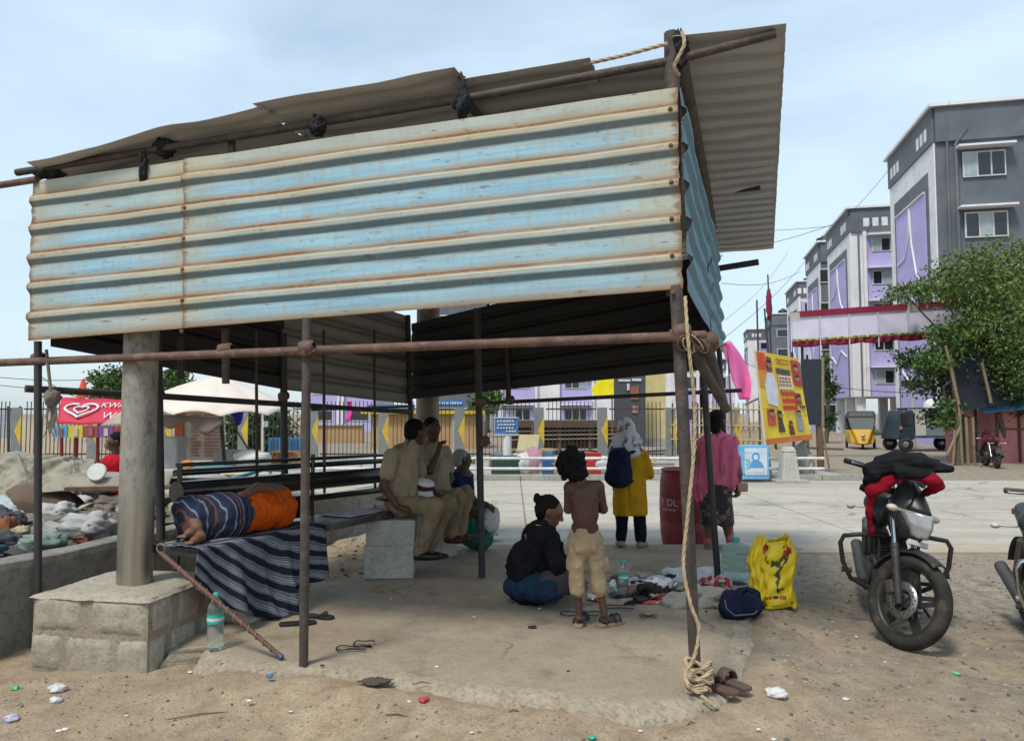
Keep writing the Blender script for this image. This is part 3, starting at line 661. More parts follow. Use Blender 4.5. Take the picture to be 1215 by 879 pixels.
for k, (h0, h1, dx) in enumerate(((SLAB, SLAB + .30, 0), (SLAB + .305, SLAB + .535, .012))):
    MB().box((c0[0] + dx, c0[1], (h0 + h1) / 2), (.455 - dx, .42, h1 - h0), (1, .08, 0), jit=.008).build('support', M_PALE, BN, bevel=.012)
blk(.32, 0, SLAB + .27, (.30, .40, .54), M_PALE); blk(2.95, 0, SLAB + .27, (.3, .4, .54), M_PALE)
M_STEELD = mk('dark_steel', (.06, .06, .062), .26, .8, (.10, .095, .09), 5, dirt=(.13, .11, .09), dscale=6)
for (s, z, r) in ((-.40, .955, .082), (-.42, 1.10, .026), (-.40, 1.16, .016), (-.36, .80, .03)):
    MB().tube([bp(.12, s - .08, z + SLAB - .05), bp(3.3, s - .05, z + SLAB - .12)], r, 16).build('back_rail', M_STEELD, BN)
for a in (.14, 1.6, 3.2): MB().tube([bp(a, -.47, .1), bp(a, -.47, 1.24)], .02, 8).build('back_post', M_STEELD, BN)
# ================================================================== PEOPLE (continuous surfaces grown round posed skeletons)
def surf(prims, vox=.009, k=.02, namp=0, nsc=14, nst=(1, 1, 1), seed=0):
    lo = np.min([p['lo'] for p in prims], 0) - 3 * vox - k; hi = np.max([p['hi'] for p in prims], 0) + 3 * vox + k
    dim = np.ceil((hi - lo) / vox).astype(int) + 1
    F = np.full(dim, 1.0, np.float32); ax = [lo[i] + vox * np.arange(dim[i]) for i in range(3)]
    for p in prims:
        m = k + 3 * vox + .02
        sl = tuple(slice(max(0, int((p['lo'][i] - m - lo[i]) / vox)), min(dim[i], int((p['hi'][i] + m - lo[i]) / vox) + 2)) for i in range(3))
        G = np.stack(np.meshgrid(*[ax[i][sl[i]] for i in range(3)], indexing='ij'), -1)
        d = p['fn'](G); a = F[sl]
        if p.get('sub'):
            kk = .015; h = np.clip(.5 - .5 * (a + d) / kk, 0, 1); F[sl] = (a * (1 - h) - d * h + kk * h * (1 - h)); continue
        kk = p.get('k', k)
        h = np.clip(.5 + .5 * (a - d) / kk, 0, 1); F[sl] = a * (1 - h) + d * h - kk * h * (1 - h)
    if namp:
        G = np.stack(np.meshgrid(*ax, indexing='ij'), -1); n1_ = snoise(G * np.array(nst), nsc * .8, seed); n2_ = snoise(G * np.array(nst), nsc * 1.7, seed + 2); F = F - namp * (2.6 * np.abs(n1_) - .9) - namp * .6 * (2.4 * np.abs(n2_) - .85)
    F[0] = F[-1] = 1; F[:, 0] = F[:, -1] = 1; F[:, :, 0] = F[:, :, -1] = 1
    ins = F < 0; n0, n1, n2 = np.array(F.shape) - 1
    cnt = np.zeros((n0, n1, n2), int)
    cs = [(i, j, l) for i in (0, 1) for j in (0, 1) for l in (0, 1)]
    sub = lambda A, c: A[c[0]:c[0] + n0, c[1]:c[1] + n1, c[2]:c[2] + n2]
    for c in cs: cnt += sub(ins, c)
    mask = (cnt > 0) & (cnt < 8); idx = np.full(mask.shape, -1); idx[mask] = np.arange(mask.sum())
    cell = np.argwhere(mask); acc = np.zeros((len(cell), 3)); nn = np.zeros(len(cell))
    for a in cs:
        for d in range(3):
            if a[d]: continue
            b = list(a); b[d] = 1; fa = sub(F, a)[mask]; fb = sub(F, b)[mask]; cr_ = (fa < 0) != (fb < 0)
            t = np.where(cr_, fa / np.where(fa - fb == 0, 1, fa - fb), 0); q = np.tile(np.array(a, float), (len(cell), 1)); q[:, d] += t
            acc[cr_] += q[cr_]; nn[cr_] += 1
    vs = (cell + acc / nn[:, None]) * vox + lo
    fs = []
    for d in range(3):
        e1, e2 = [(1, 2), (2, 0), (0, 1)][d]
        A = ins; s0 = [slice(0, None)] * 3; s1 = [slice(0, None)] * 3; s0[d] = slice(0, -1); s1[d] = slice(1, None)
        ch = A[tuple(s0)] != A[tuple(s1)]; pos = np.argwhere(ch)
        pos = pos[(pos[:, e1] > 0) & (pos[:, e2] > 0) & (pos[:, e1] < F.shape[e1] - 1) & (pos[:, e2] < F.shape[e2] - 1)]
        if not len(pos): continue
        inn = A[pos[:, 0], pos[:, 1], pos[:, 2]]
        def id_(o1, o2):
            q = pos.copy(); q[:, e1] += o1; q[:, e2] += o2; return idx[q[:, 0], q[:, 1], q[:, 2]]
        Q = np.stack([id_(-1, -1), id_(0, -1), id_(0, 0), id_(-1, 0)], 1); Q[~inn] = Q[~inn][:, ::-1]; fs.append(Q)
    return vs, np.concatenate(fs)
RS = 1.0
def cone(a, b, ra, rb=None, flat=None, k=None):
    a = np.asarray(a, float); b = np.asarray(b, float); rb = ra if rb is None else rb; ra, rb = ra * RS, rb * RS; d = b - a; L2 = max(d @ d, 1e-9)
    fa = (nrm(flat[0]), flat[1]) if flat else None; R = max(ra, rb) * (max(1, flat[1]) if flat else 1)
    def fn(G):
        t = np.clip((G - a) @ d / L2, 0, 1); w = G - a - t[..., None] * d
        if fa: w = w + (w @ fa[0])[..., None] * fa[0] * (1 / fa[1] - 1)
        return np.linalg.norm(w, axis=-1) - (ra + (rb - ra) * t)
    p = dict(fn=fn, lo=np.minimum(a, b) - R, hi=np.maximum(a, b) + R)
    if k: p['k'] = k
    return p
def chain(pts, rs, flat=None): return [cone(pts[i], pts[i + 1], rs[i], rs[i + 1], flat) for i in range(len(pts) - 1)]
def ellp(c, r, X=(1, 0, 0), Y=(0, 1, 0), k=None):
    c = np.asarray(c, float); X = nrm(X); Z = nrm(np.cross(X, Y)); Y = np.cross(Z, X); M = np.stack([X, Y, Z]); r = np.array(r, float); mr = r.max()
    def fn(G):
        q = (G - c) @ M.T; k0 = np.linalg.norm(q / r, axis=-1); k1 = np.linalg.norm(q / (r * r), axis=-1); return k0 * (k0 - 1) / np.maximum(k1, 1e-6)
    p = dict(fn=fn, lo=c - mr, hi=c + mr)
    if k: p['k'] = k
    return p
def halfspace_sub(c, n, ext=1.0):
    c = np.asarray(c, float); n = nrm(n)
    return dict(fn=lambda G: (G - c) @ n * -1.0, lo=c - ext, hi=c + ext, sub=True)
def head(c, fwd, up=(0, 0, 1), s=1.0, ears=True):
    f = nrm(fwd); r = nrm(np.cross(f, up)); u = np.cross(r, f); c = np.asarray(c, float); q = lambda a, b, d: c + s * (f * a + r * b + u * d)
    S = [ellp(q(-.012, 0, .028), (.076 * s, .098 * s, .088 * s), r, f), cone(q(.03, 0, .01), q(.052, 0, -.078), .066 * s, .036 * s), cone(q(.02, .03, -.01), q(.03, .022, -.07), .045 * s, .03 * s), cone(q(.02, -.03, -.01), q(.03, -.022, -.07), .045 * s, .03 * s),
         cone(q(.085, 0, .018), q(.112, 0, -.026), .009 * s, .014 * s, k=.012), cone(q(.1, -.012, -.028), q(.1, .012, -.028), .011 * s, .011 * s, k=.01), cone(q(.075, -.035, .03), q(.075, .035, .03), .018 * s, k=.02),
         cone(q(.088, -.02, -.056), q(.088, .02, -.056), .009 * s, k=.01), cone(q(.084, -.016, -.07), q(.084, .016, -.07), .009 * s, k=.01)]
    if ears: S += [ellp(q(-.01, b * .078, 0), (.012 * s, .02 * s, .032 * s), r, f, k=.008) for b in (-1, 1)]
    hair = [ellp(q(-.03, 0, .042), (.086 * s, .1 * s, .09 * s), r, f), ellp(q(-.06, 0, -.01), (.074 * s, .062 * s, .085 * s), r, f)]
    eyes = [q(.076, b * .033, .006) for b in (-1, 1)]
    return S, hair, eyes
def hand(w, d, nrmal, side, curl=.5, s=1.0):
    d = nrm(d); n_ = nrm(np.asarray(nrmal, float) - d * np.dot(nrmal, d)); t = nrm(np.asarray(side, float) - d * np.dot(side, d) - n_ * np.dot(side, n_)); w = np.asarray(w, float)
    out = [cone(w, w + d * .085 * s, .024 * s, .03 * s, (t, 1.35), k=.015)]
    for i, (o, Lf) in enumerate(((-.03, .062), (-.010, .078), (.011, .082), (.031, .073))):
        a = w + d * .088 * s + t * o * s; d1 = nrm(d * math.cos(curl) + n_ * math.sin(curl)); d2 = nrm(d * math.cos(curl * 2.2) + n_ * math.sin(curl * 2.2))
        b = a + d1 * Lf * .5 * s; out += [cone(a, b, .0105 * s, .0095 * s, k=.005), cone(b, b + d2 * Lf * .5 * s, .0095 * s, .008 * s, k=.005)]
    a = w + d * .03 * s + t * .03 * s; b = a + nrm(d * .75 + t * .6 + n_ * .3) * .045 * s; out += [cone(a, b, .013 * s, .0115 * s, k=.008), cone(b, b + nrm(d + n_ * .4) * .03 * s, .0115 * s, .009 * s, k=.005)]
    return out
def foot(h, toe, r=.035, flat=.8): return [cone(h, lerp(h, toe, .55), r, r * 1.05, ((0, 0, 1), flat)), cone(lerp(h, toe, .5), toe, r * 1.1, r * .7, ((0, 0, 1), flat * .8))]
def skinmat(name, c): 
    m = mk(name, c, .55, 0, tuple(k * .8 for k in c), 6, bump=.08, bs_=60, spec=.35); return m
SK1 = skinmat('skin_brown', (.17, .085, .05)); SK2 = skinmat('skin_dark', (.095, .047, .03)); SK3 = skinmat('skin_mid', (.21, .115, .075))
M_HAIR = mk('hair_black', (.006, .005, .005), .75, 0, (.012, .011, .010), 60, bump=.7, bs_=120, stretch=(1, 1, .3), spec=.12); M_HAIRG = mk('hair_grey', (.32, .30, .28), .6, 0, (.16, .15, .14), 30, bump=.6, bs_=90)
M_EYE = mk('eye_white', (.16, .14, .125), .4)
def cloth(name, c, c2=None, ns=8, **k): return mk(name, c, .9, 0, c2 or tuple(x * .8 for x in c), ns, bump=.35, bs_=130, spec=.1, **k)
class Person:
    def __init__(s, label, base, group=None): s.root = thing('person', label, 'person', base, group=group); s.body = []; s.eyes = []; s.off = np.array(s.root.location)
    def layer(s, name, mat, prims, vox=.010, k=.02, namp=0, nsc=14, nst=(1, 1, 1), seed=0, parent=None):
        vs, fs = surf(prims, vox, k, namp, nsc, nst, seed); me = bpy.data.meshes.new(name); me.from_pydata((vs - s.off).tolist(), [], fs.tolist()); me.polygons.foreach_set('use_smooth', [True] * len(fs))
        o = link_mesh(name, me, mat, parent or s.root); m = o.modifiers.new('smooth', 'SMOOTH'); m.iterations = 2; m.factor = .5; return o
    def finish(s, skin, vox=.008, k=.022):
        o = s.layer('body', skin, s.body, vox, k)
        for e in s.eyes: MB().ell(e, .0125, 10, 8).build('eye', M_EYE, s.root)
        return o
BOX_SH = (0, 0, 0)
# ---------------- officer A: seated at the bench end, seen from his right side
M_KHAKI = cloth('khaki_shirt', (.36, .29, .21), (.28, .22, .15)); M_KHAKIT = cloth('khaki_trousers', (.28, .21, .135), (.21, .155, .095))
M_SHOE = mk('black_shoe', (.012, .012, .013), .35, spec=.5); M_BELT = mk('dark_belt', (.03, .02, .015), .5); M_MAROON = mk('maroon_shoe', (.07, .018, .018), .5)
def officer(label, hd, hf, nk, shn, shf, chest, waist, hip_n, hip_f, kn_n, kn_f, an_n, an_f, arm_n, arm_f, shoe, belt=True, capped=False, extra=None):
    p = Person(label, gp(505, 665, SLAB))
    S, H, E = head(hd, hf); p.body += S; p.eyes = E
    p.body += [cone(nk, lerp(nk, hd, .7), .056, .052), cone(nk, chest, .07, .13)] + chain([chest, waist], [.13, .14])
    legs = [([hip_n, kn_n, an_n], [.088, .062, .04]), ([hip_f, kn_f, an_f], [.088, .062, .04])]
    for P_, R_ in legs: p.body += chain(P_, R_)
    for A in (arm_n, arm_f):
        p.body += chain(A[:3], [.048, .04, .028]); dd = nrm(np.array(A[2]) - np.array(A[1])); p.body += hand(A[2], A[3] if len(A) > 3 else dd, (0, .2, -1), (.3, 1, .2), .5)
    sh = [cone(shn, shf, .062, .062), cone(nk + V(.01, 0, -.03), chest, .088, .12), cone(lerp(shn, shf, .5), chest, .10, .15), cone(chest, waist, .155, .165), cone(nk + V(0, 0, -.02), nk + V(0, 0, .015), .07, .066, k=.01)]
    for A in (arm_n, arm_f): sh += [cone(A[0], lerp(A[0], A[1], .62), .068, .062)]
    p.layer('shirt', M_KHAKI, sh, .009, .03, .011, 17, (1.2, 1.2, .5), 1)
    for q in (shn, shf): MB().box(lerp(q, nk, .35) + V(0, 0, .062), (.09, .04, .008), nrm(nk - q)).build('epaulette', M_KHAKIT, p.root)
    p.layer('collar', M_KHAKI, [cone(nk + V(.0, -.045, .01), nk + V(.035, .0, -.01), .03, .02), cone(nk + V(.035, .0, -.01), nk + V(0, .045, .01), .02, .03), cone(nk + V(-.04, -.03, .02), nk + V(-.04, .03, .02), .024, .024)], .008, .02)
    tr = [cone(waist + V(0, 0, -.02), lerp(hip_n, hip_f, .5), .16, .155)]
    for P_, R_ in legs: tr += chain(P_, [.10, .085, .068])
    p.layer('trousers', M_KHAKIT, tr, .010, .025, .012, 16, (1.2, 1.2, .7), 3)
    if belt: p.layer('belt', M_BELT, [cone(waist + V(-.05, -.0, -.03), waist + V(.05, 0, -.03), .182, .182, ((0, 0, 1), .12))], .010, .01)
    for a in (an_n, an_f):
        t = a + V(.17, -.03, -.045); p.layer('shoe', shoe, foot(a + V(-.03, 0, -.05), t, .045, .85), .008, .02)
    p.layer('hair', M_HAIR, H, .008, .02, .004, 60)
    p.body += extra or []
    p.finish(SK2)
    return p
D1 = 6.95; J = lambda x, y, d=0: at(x, y, D1 + d)
pA = officer('khaki uniformed person seated at the bench end with hand on thigh', J(494, 513, .1), (.75, .62, -.08), J(485, 530, .05), J(466, 539, -.14), J(491, 537, .24), J(477, 556, .03), J(474, 587, .03), J(476, 600, -.08), J(483, 598, .16), J(517, 601, -.12), J(531, 598, .2), J(498, 653, -.12), J(508, 653, .16),
        [J(464, 542, -.16), J(455, 577, -.2), J(472, 601, -.22), (.8, .1, -.25)], [J(491, 540, .26), J(506, 576, .3), J(520, 588, .2), (.8, -.3, -.2)], M_SHOE)
D1 = 7.65
pB = officer('khaki uniformed person with hand raised to the chin on the bench', J(513, 510, -.02), (.55, -.78, -.12), J(512, 527), J(500, 536, -.15), J(528, 535, .1), J(514, 553), J(517, 583), J(518, 594, -.12), J(523, 593, .1), J(543, 590, -.2), J(553, 586, .08), J(535, 634, -.12), J(545, 632, .05),
        [J(501, 539, -.17), J(510, 558, -.28), J(519, 538, -.26), (.25, -.1, .9)], [J(529, 538, .1), J(534, 568, .05), J(524, 585, -.1), (-.5, -.5, -.2)], M_MAROON)
# white cap with maroon band resting in his lap
D1 = 6.95
hat = thing('peaked_cap', 'white topped maroon peaked cap held between the two officers', 'cap', J(503, 585, .1))
MB().lathe([(.0, .05), (.055, .048), (.09, .036), (.098, .022), (.078, .01)], J(503, 575, .1), (.25, -.25, .9), 20).build('crown', mk('cap_white', (.72, .72, .72), .8), hat)
MB().lathe([(.078, .012), (.082, -.022), (.078, -.034)], J(503, 575, .1), (.25, -.25, .9), 20).build('band', mk('cap_maroon', (.10, .015, .02), .7), hat)
MB().grid(lambda u, v: J(503, 575, .1) + V((.08 + .05 * v * math.sin(u * math.pi)) * math.cos(-2.4 + u * 2.4) , (.08 + .05 * v * math.sin(u * math.pi)) * math.sin(-2.4 + u * 2.4), -.055 - .045 * v), 14, 4).build('peak', mk('cap_white', ()), hat, solid=.006)
# ---------------- old woman in green sari
D1 = 8.25; pO = Person('grey haired person in blue blouse and green sari holding a plastic bag', gp(560, 640, SLAB))
S, H, E = head(J(549, 545), (.9, .35, .0), s=.93); pO.body += S; pO.eyes = E
pO.body += [cone(J(549, 558), J(549, 550), .045), cone(J(548, 566), J(550, 600), .12, .14)] + chain([J(554, 608, -.08), J(572, 610, -.12), J(567, 636, -.08)], [.08, .06, .04]) + chain([J(554, 608, .1), J(574, 608, .1), J(570, 634, .12)], [.08, .06, .04])
aO = [J(541, 568, -.14), J(552, 590, -.2), J(577, 598, -.16)]; pO.body += chain(aO, [.045, .038, .028]) + hand(aO[2], (.8, 0, -.5), (0, 0, -1), (0, -1, 0), .9)
pO.layer('blouse', cloth('navy_blouse', (.014, .025, .075)), [cone(J(540, 566, -.1), J(556, 566, .14), .06), cone(J(548, 570), J(549, 590), .135, .13), cone(aO[0], lerp(aO[0], aO[1], .55), .06, .055)], .01, .04, .005, 16)
SAR = mk('green_sari', (.01, .14, .095), .8, 0, (.008, .075, .07), 22, .42, .6, bump=.4, bs_=90, dirt=(.02, .24, .16), dscale=30)
pO.layer('sari', SAR, [cone(J(550, 596), J(556, 612), .15, .16), cone(J(556, 610), J(574, 608), .13, .10), cone(J(572, 612), J(571, 637), .11, .14), cone(J(556, 600, -.02), J(545, 566, .12), .05, .05), cone(J(556, 616), J(560, 634), .15, .15)], .011, .05, .009, 17, (1.4, 1.4, .4))
pO.layer('hair', M_HAIRG, H + [ellp(J(540, 547, .0), (.035, .035, .035))], .008, .015, .003, 60)
pO.finish(SK2)
bagw = thing('carrier_bag', 'small white printed carrier bag hanging from the old hand', 'bag', at(583, 632, 8.1))
lump(at(583, 616, 8.1), (.10, .06, .15), .16, 2.2, 18, 12, 3).build('sack', mk('white_plastic_print', (.66, .64, .63), .45, 0, (.50, .44, .46), 9, .5, .62, dirt=(.30, .06, .12), dscale=12), bagw)
MB().tube([at(580, 602, 8.08), at(583, 597, 8.08), at(587, 602, 8.08)], .006, 6).build('handle', mk('white_plastic_print', ()), bagw)
# ---------------- woman sitting on the floor, black top, blue skirt
D1 = 6.0; pS = Person('person in black top and blue skirt sitting cross legged on the floor', gp(640, 708, SLAB))
S, H, E = head(J(653, 607), (.86, -.12, -.33), (.3, 0, 1)); pS.body += S; pS.eyes = E
pS.body += [cone(J(645, 628), J(650, 616), .05, .05), cone(J(640, 640), J(632, 690), .14, .17)] + chain([J(635, 695, -.12), J(672, 688, -.25), J(650, 706, -.32)], [.1, .075, .045]) + chain([J(640, 695, .12), J(674, 690, .15), J(655, 705, .0)], [.1, .075, .045])
for A in ([J(650, 640, -.19), J(662, 672, -.26), J(680, 682, -.18)], [J(655, 640, .16), J(668, 668, .2), J(683, 684, .1)]):
    pS.body += chain(A, [.048, .04, .028]) + hand(A[2], (.8, 0, -.5), (-.2, 0, -1), (0, .5, .5), .6)
    if A[0][1] < 6: near = A
    else: far = A
M_BLKT = cloth('black_top', (.008, .008, .010), (.014, .014, .017))
pS.layer('top', M_BLKT, [cone(J(636, 634), J(643, 628), .11, .085), cone(J(644, 634, -.17), J(648, 634, .15), .075, .07), cone(J(641, 642), J(630, 670), .155, .19), cone(J(630, 670), J(631, 690), .19, .205), cone(near[0], near[1], .075, .07), cone(near[1], lerp(near[1], near[2], .75), .065, .05), cone(far[0], far[1], .07, .06), cone(far[1], lerp(far[1], far[2], .7), .06, .05), cone(J(646, 629), J(648, 622), .07, .06)], .010, .045, .013, 14)
pS.layer('skirt', cloth('blue_skirt', (.018, .045, .085), (.012, .028, .055)), [cone(J(626, 694), J(640, 696), .2, .2, ((0, 0, 1), .62)), cone(J(634, 696, -.15), J(652, 700, -.30), .13, .10), cone(J(640, 696, .1), J(668, 692, .15), .13, .10)], .011, .05, .014, 15)
pS.layer('leggings', cloth('grey_legging', (.07, .055, .06)), [cone(J(652, 692, -.24), J(671, 690, -.26), .105, .085), cone(J(671, 690, -.26), J(655, 703, -.32), .085, .06)], .011, .03, .006, 15)
pS.layer('hair', M_HAIR, H + [ellp(J(637, 591), (.032, .03, .045)), ellp(J(641, 603), (.05, .05, .05))], .008, .015, .004, 60)
MB().tube([J(640, 620, -.02) + .066 * V(math.cos(a), math.sin(a), .15 * math.sin(a)) for a in np.linspace(0, 6.0, 14)], .004, 5).build('necklace', mk('gold_chain', (.5, .33, .08), .35, .9), pS.root)
pS.finish(SK1)
# ---------------- shirtless boy
D1 = 5.3; pK = Person('shirtless child in khaki three quarter shorts standing with back turned', gp(702, 738, SLAB))
S, H, E = head(J(680, 553, .02), (-.12, .98, -.12), (-.16, 0, 1), .98); pK.body += S; pK.eyes = E
pK.body += [cone(J(688, 570), J(683, 560), .045, .045), cone(J(677, 578), J(709, 577), .045, .045), cone(J(692, 585), J(694, 610), .084, .078, ((1, 0, 0), 1.25)), cone(J(694, 612), J(695, 632), .075, .066, ((1, 0, 0), 1.15))]
pK.body += [cone(J(681, 590, -.055), J(686, 606, -.055), .03, .02), cone(J(704, 590, -.055), J(699, 606, -.055), .03, .02)]   # shoulder blades
aL = [J(675, 578), J(674, 604, .06), J(690, 604, .2)]; aR = [J(711, 577), J(716, 604, .06), J(701, 604, .22)]
for A in (aL, aR): pK.body += chain(A, [.036, .03, .022]) + hand(A[2], nrm(A[2] - A[1]), (0, 1, 0), (0, 0, 1), .5, .8)
lL = [J(684, 640), J(685, 688, -.01), J(687, 726)]; lR = [J(705, 640), J(710, 688, -.01), J(717, 729, -.02)]
for A in (lL, lR): pK.body += chain(A, [.042, .030, .025])
ftL = foot(J(687, 733), J(692, 736, .02) + V(.02, .11, -.02), .03); ftR = foot(J(717, 735), J(728, 738) + V(.05, .09, -.02), .03)
pK.body += ftL + ftR
M_SHORT = cloth('khaki_shorts', (.40, .30, .185), (.31, .225, .135))
pK.layer('shorts', M_SHORT, [cone(J(694, 629), J(694, 646), .084, .088, ((1, 0, 0), 1.2)), cone(lL[0], J(684, 672), .068, .058), cone(J(684, 672, -.01), J(685, 698, -.01), .058, .060), cone(lR[0], J(708, 672), .068, .058), cone(J(708, 672, -.01), J(711, 698, -.01), .058, .060), cone(J(675, 662), J(675, 673), .022, .026), cone(J(719, 662), J(720, 675), .022, .026), cone(J(685, 645, -.075), J(685, 652, -.075), .024), cone(J(704, 645, -.075), J(704, 652, -.075), .024)], .0075, .012, .0055, 19, (1, 1, 1.3), 2)
pK.layer('waistband', mk('dark_waist', (.09, .03, .03), .8), [cone(J(694, 627), J(694, 628), .082, .082, ((1, 0, 0), 1.2))], .008, .01)
pK.layer('hair', M_HAIR, [ellp(J(678, 550, .0), (.108, .115, .105), (1, .0, -.15)), ellp(J(687, 561, -.04), (.07, .06, .06))] + [cone(J(678, 550) + .07 * q_, J(678, 550) + (.104 + .008 * (i_ % 3)) * q_ + V(.006, 0, -.008), .04, .022) for i_, q_ in enumerate([nrm(V(math.sin(i * 2.4) * math.cos(i * .9), -.8 + math.sin(i * 1.7) * .9, math.cos(i * 2.4))) for i in range(26)])], .008, .02, .011, 38)
M_SANDAL = mk('sandal_navy', (.02, .028, .05), .6); M_SOLE = mk('sandal_sole', (.33, .25, .16), .8)
for h_, t_ in ((J(687, 738), J(692, 741, .02) + V(.02, .12, -.01)), (J(716, 740), J(730, 742) + V(.06, .09, 0))):
    h_[2] = t_[2] = SLAB + .012; d = nrm(t_ - h_); sdv = V(-d[1], d[0], 0)
    MB().prism([(-.045, -.03), (.06, -.036), (.14, -.04), (.185, -.02), (.185, .02), (.14, .04), (.06, .036), (-.045, .03)], h_, d, sdv, .022).build('sandal', M_SOLE, pK.root, bevel=.004)
    for q in (.0, .085, .125): MB().tube([h_ + d * q + sdv * .04 * math.cos(a) + V(0, 0, .01 + .05 * math.sin(a)) for a in np.linspace(0, math.pi, 9)], .009, 6).build('sandal_strap', M_SANDAL, pK.root)
pK.finish(SK2, .0075, .018)
# ---------------- woman in yellow with patterned scarf and backpack
D1 = 8.4; pH = Person('person in mustard tunic and patterned headscarf wearing a navy backpack', gp(749, 646, SLAB))
S, H, E = head(J(744, 509, .0), (.25, .96, .0), s=.97, ears=False); pH.body += S; pH.eyes = E
pH.body += [cone(J(745, 528), J(744, 515), .05), cone(J(746, 542), J(747, 580), .13, .13)]
lgs = [[J(739, 596), J(738, 620), J(737, 638)], [J(758, 596), J(759, 620), J(760, 639)]]
for A in lgs: pH.body += chain(A, [.085, .06, .04])
aR = [J(764, 542), J(769, 562, .03), J(762, 556, .22)]; aL = [J(729, 542), J(724, 562, .03), J(734, 556, .22)]
for A in (aR, aL): pH.body += chain(A, [.045, .036, .026]) + hand(A[2], nrm(A[2] - A[1]), (0, 1, 0), (0, 0, 1), .5)
M_MUST = cloth('mustard_tunic', (.50, .27, .012), (.40, .20, .010))
pH.layer('tunic', M_MUST, [cone(J(733, 538), J(760, 538), .065, .065), cone(J(747, 545), J(747, 575), .15, .15, ((1, 0, 0), 1.15)), cone(J(747, 575), J(748, 608), .155, .165, ((1, 0, 0), 1.2)), cone(aR[0], aR[1], .07, .062), cone(aL[0], aL[1], .07, .062), cone(aR[1], lerp(aR[1], aR[2], .6), .055, .05), halfspace_sub(J(748, 611), (0, 0, -1), .3)], .010, .035, .008, 12, (1.6, 1.6, .35))
pH.layer('trousers', cloth('navy_trousers', (.012, .012, .022)), [cone(A[0], A[2], .085, .062) for A in lgs], .010, .02, .006, 14)
SCARF = mk('scarf_print', (.52, .52, .53), .85, 0, (.16, .09, .12), 15, .53, .6, bump=.3, bs_=80)
pH.layer('headscarf', SCARF, [ellp(J(743, 508), (.105, .115, .125)), cone(J(744, 515), J(745, 528), .1, .12, ((1, 0, 0), 1.1)), cone(J(744, 524), J(742, 536, -.03), .12, .135, ((1, 0, 0), 1.5)), halfspace_sub(J(744, 546), (0, 0, -1), .35), cone(J(740, 530, -.06), J(734, 542, -.09), .08, .04)], .010, .03, .007, 14, (1, 1, .6))
for A, dx in ((lgs[0], -.01), (lgs[1], .05)): pH.layer('shoe', mk('canvas_shoe', (.30, .25, .18), .8), foot(A[2] + V(-.01, -.03, -.055), A[2] + V(dx + .03, .16, -.07), .045, .8) + [cone(A[2] + V(0, -.03, -.06), A[2] + V(dx, .1, -.07), .05, .045, ((0, 0, 1), .6))], .009, .02)
pH.finish(SK3)
BPK = thing('backpack', 'navy school backpack worn on the mustard tunic', 'backpack', J(734, 575, -.22))
M_NAVY = cloth('navy_nylon', (.010, .013, .032), (.018, .02, .045))
pH2 = Person.__new__(Person); pH2.root = BPK; pH2.off = np.array(BPK.location)
pH2.layer('bag', M_NAVY, [cone(J(735, 541, -.24), J(734, 566, -.24), .10, .125, ((1, 0, 0), 1.25)), cone(J(735, 560, -.30), J(735, 568, -.30), .085, .09, ((1, 0, 0), 1.2))], .011, .03, .005, 12)
for s_ in (-1, 1): MB().tube([J(736 + s_ * 9, 538, -.22), J(747 + s_ * 13, 533, -.08), J(747 + s_ * 15, 545, .1), J(747 + s_ * 15, 563, .05), J(737 + s_ * 11, 572, -.2)], .018, 6, flat=((0, 1, 0), .5)).build('strap', M_NAVY, BPK)
# ---------------- woman in pink shawl
D1 = 8.35; pP = Person('person in pink shawl and dark floral skirt standing at the slab edge', gp(850, 652, SLAB))
S, H, E = head(J(850, 499), (.35, .9, .1)); pP.body += S; pP.eyes = E
pP.body += [cone(J(850, 520), J(850, 506), .052), cone(J(850, 530), J(850, 580), .13, .13)]
lgs = [[J(842, 590), J(841, 625), J(840, 646)], [J(859, 590), J(863, 622), J(867, 645)]]
for A in lgs: pP.body += chain(A, [.085, .06, .04])
for A, toe in ((lgs[0], V(-.04, -.1, -.045)), (lgs[1], V(.05, .12, -.045))): pP.body += foot(A[2] + V(0, 0, -.03), A[2] + toe, .034)
aR = [J(870, 535), J(877, 562, -.05), J(876, 577, -.02)]; aL = [J(830, 535), J(824, 562), J(830, 575, .15)]
for A in (aR, aL): pP.body += chain(A, [.045, .037, .027]) + hand(A[2], nrm(A[2] - A[1]), (-1, 0, 0), (0, 1, 0), .7)
M_PINK = cloth('pink_shawl', (.60, .14, .23), (.46, .085, .16), 5)
pP.layer('shawl', M_PINK, [cone(J(833, 524), J(868, 524), .065, .07), cone(J(842, 530), J(836, 578), .14, .13), cone(J(858, 530), J(862, 570), .15, .13), cone(J(868, 545), J(873, 562), .09, .075), cone(J(862, 570), J(860, 588), .11, .07), cone(J(836, 575), J(834, 586), .13, .1), cone(J(850, 530), J(849, 572), .15, .14), cone(J(849, 572), J(847, 582), .14, .12)], .011, .04, .016, 15, (1.8, 1.8, .18), 3)
FLO = mk('floral_skirt', (.018, .014, .014), .85, 0, (.03, .02, .02), 6, dirt=(.40, .22, .20), dscale=16)
pP.layer('skirt', FLO, [cone(J(849, 582), J(850, 622), .16, .175, ((1, 0, 0), 1.12)), halfspace_sub(J(850, 622), (0, 0, -1), .3)], .011, .02, .009, 13, (1.6, 1.6, .3))
pP.layer('leggings', cloth('pink_legging', (.52, .14, .16)), [cone(A[0], lerp(A[1], A[2], .85), .075, .045) for A in lgs], .010, .02, .004, 14)
pP.layer('hair', M_HAIR, H + [ellp(J(848, 508, -.06), (.07, .05, .06))], .008, .015, .003, 60)
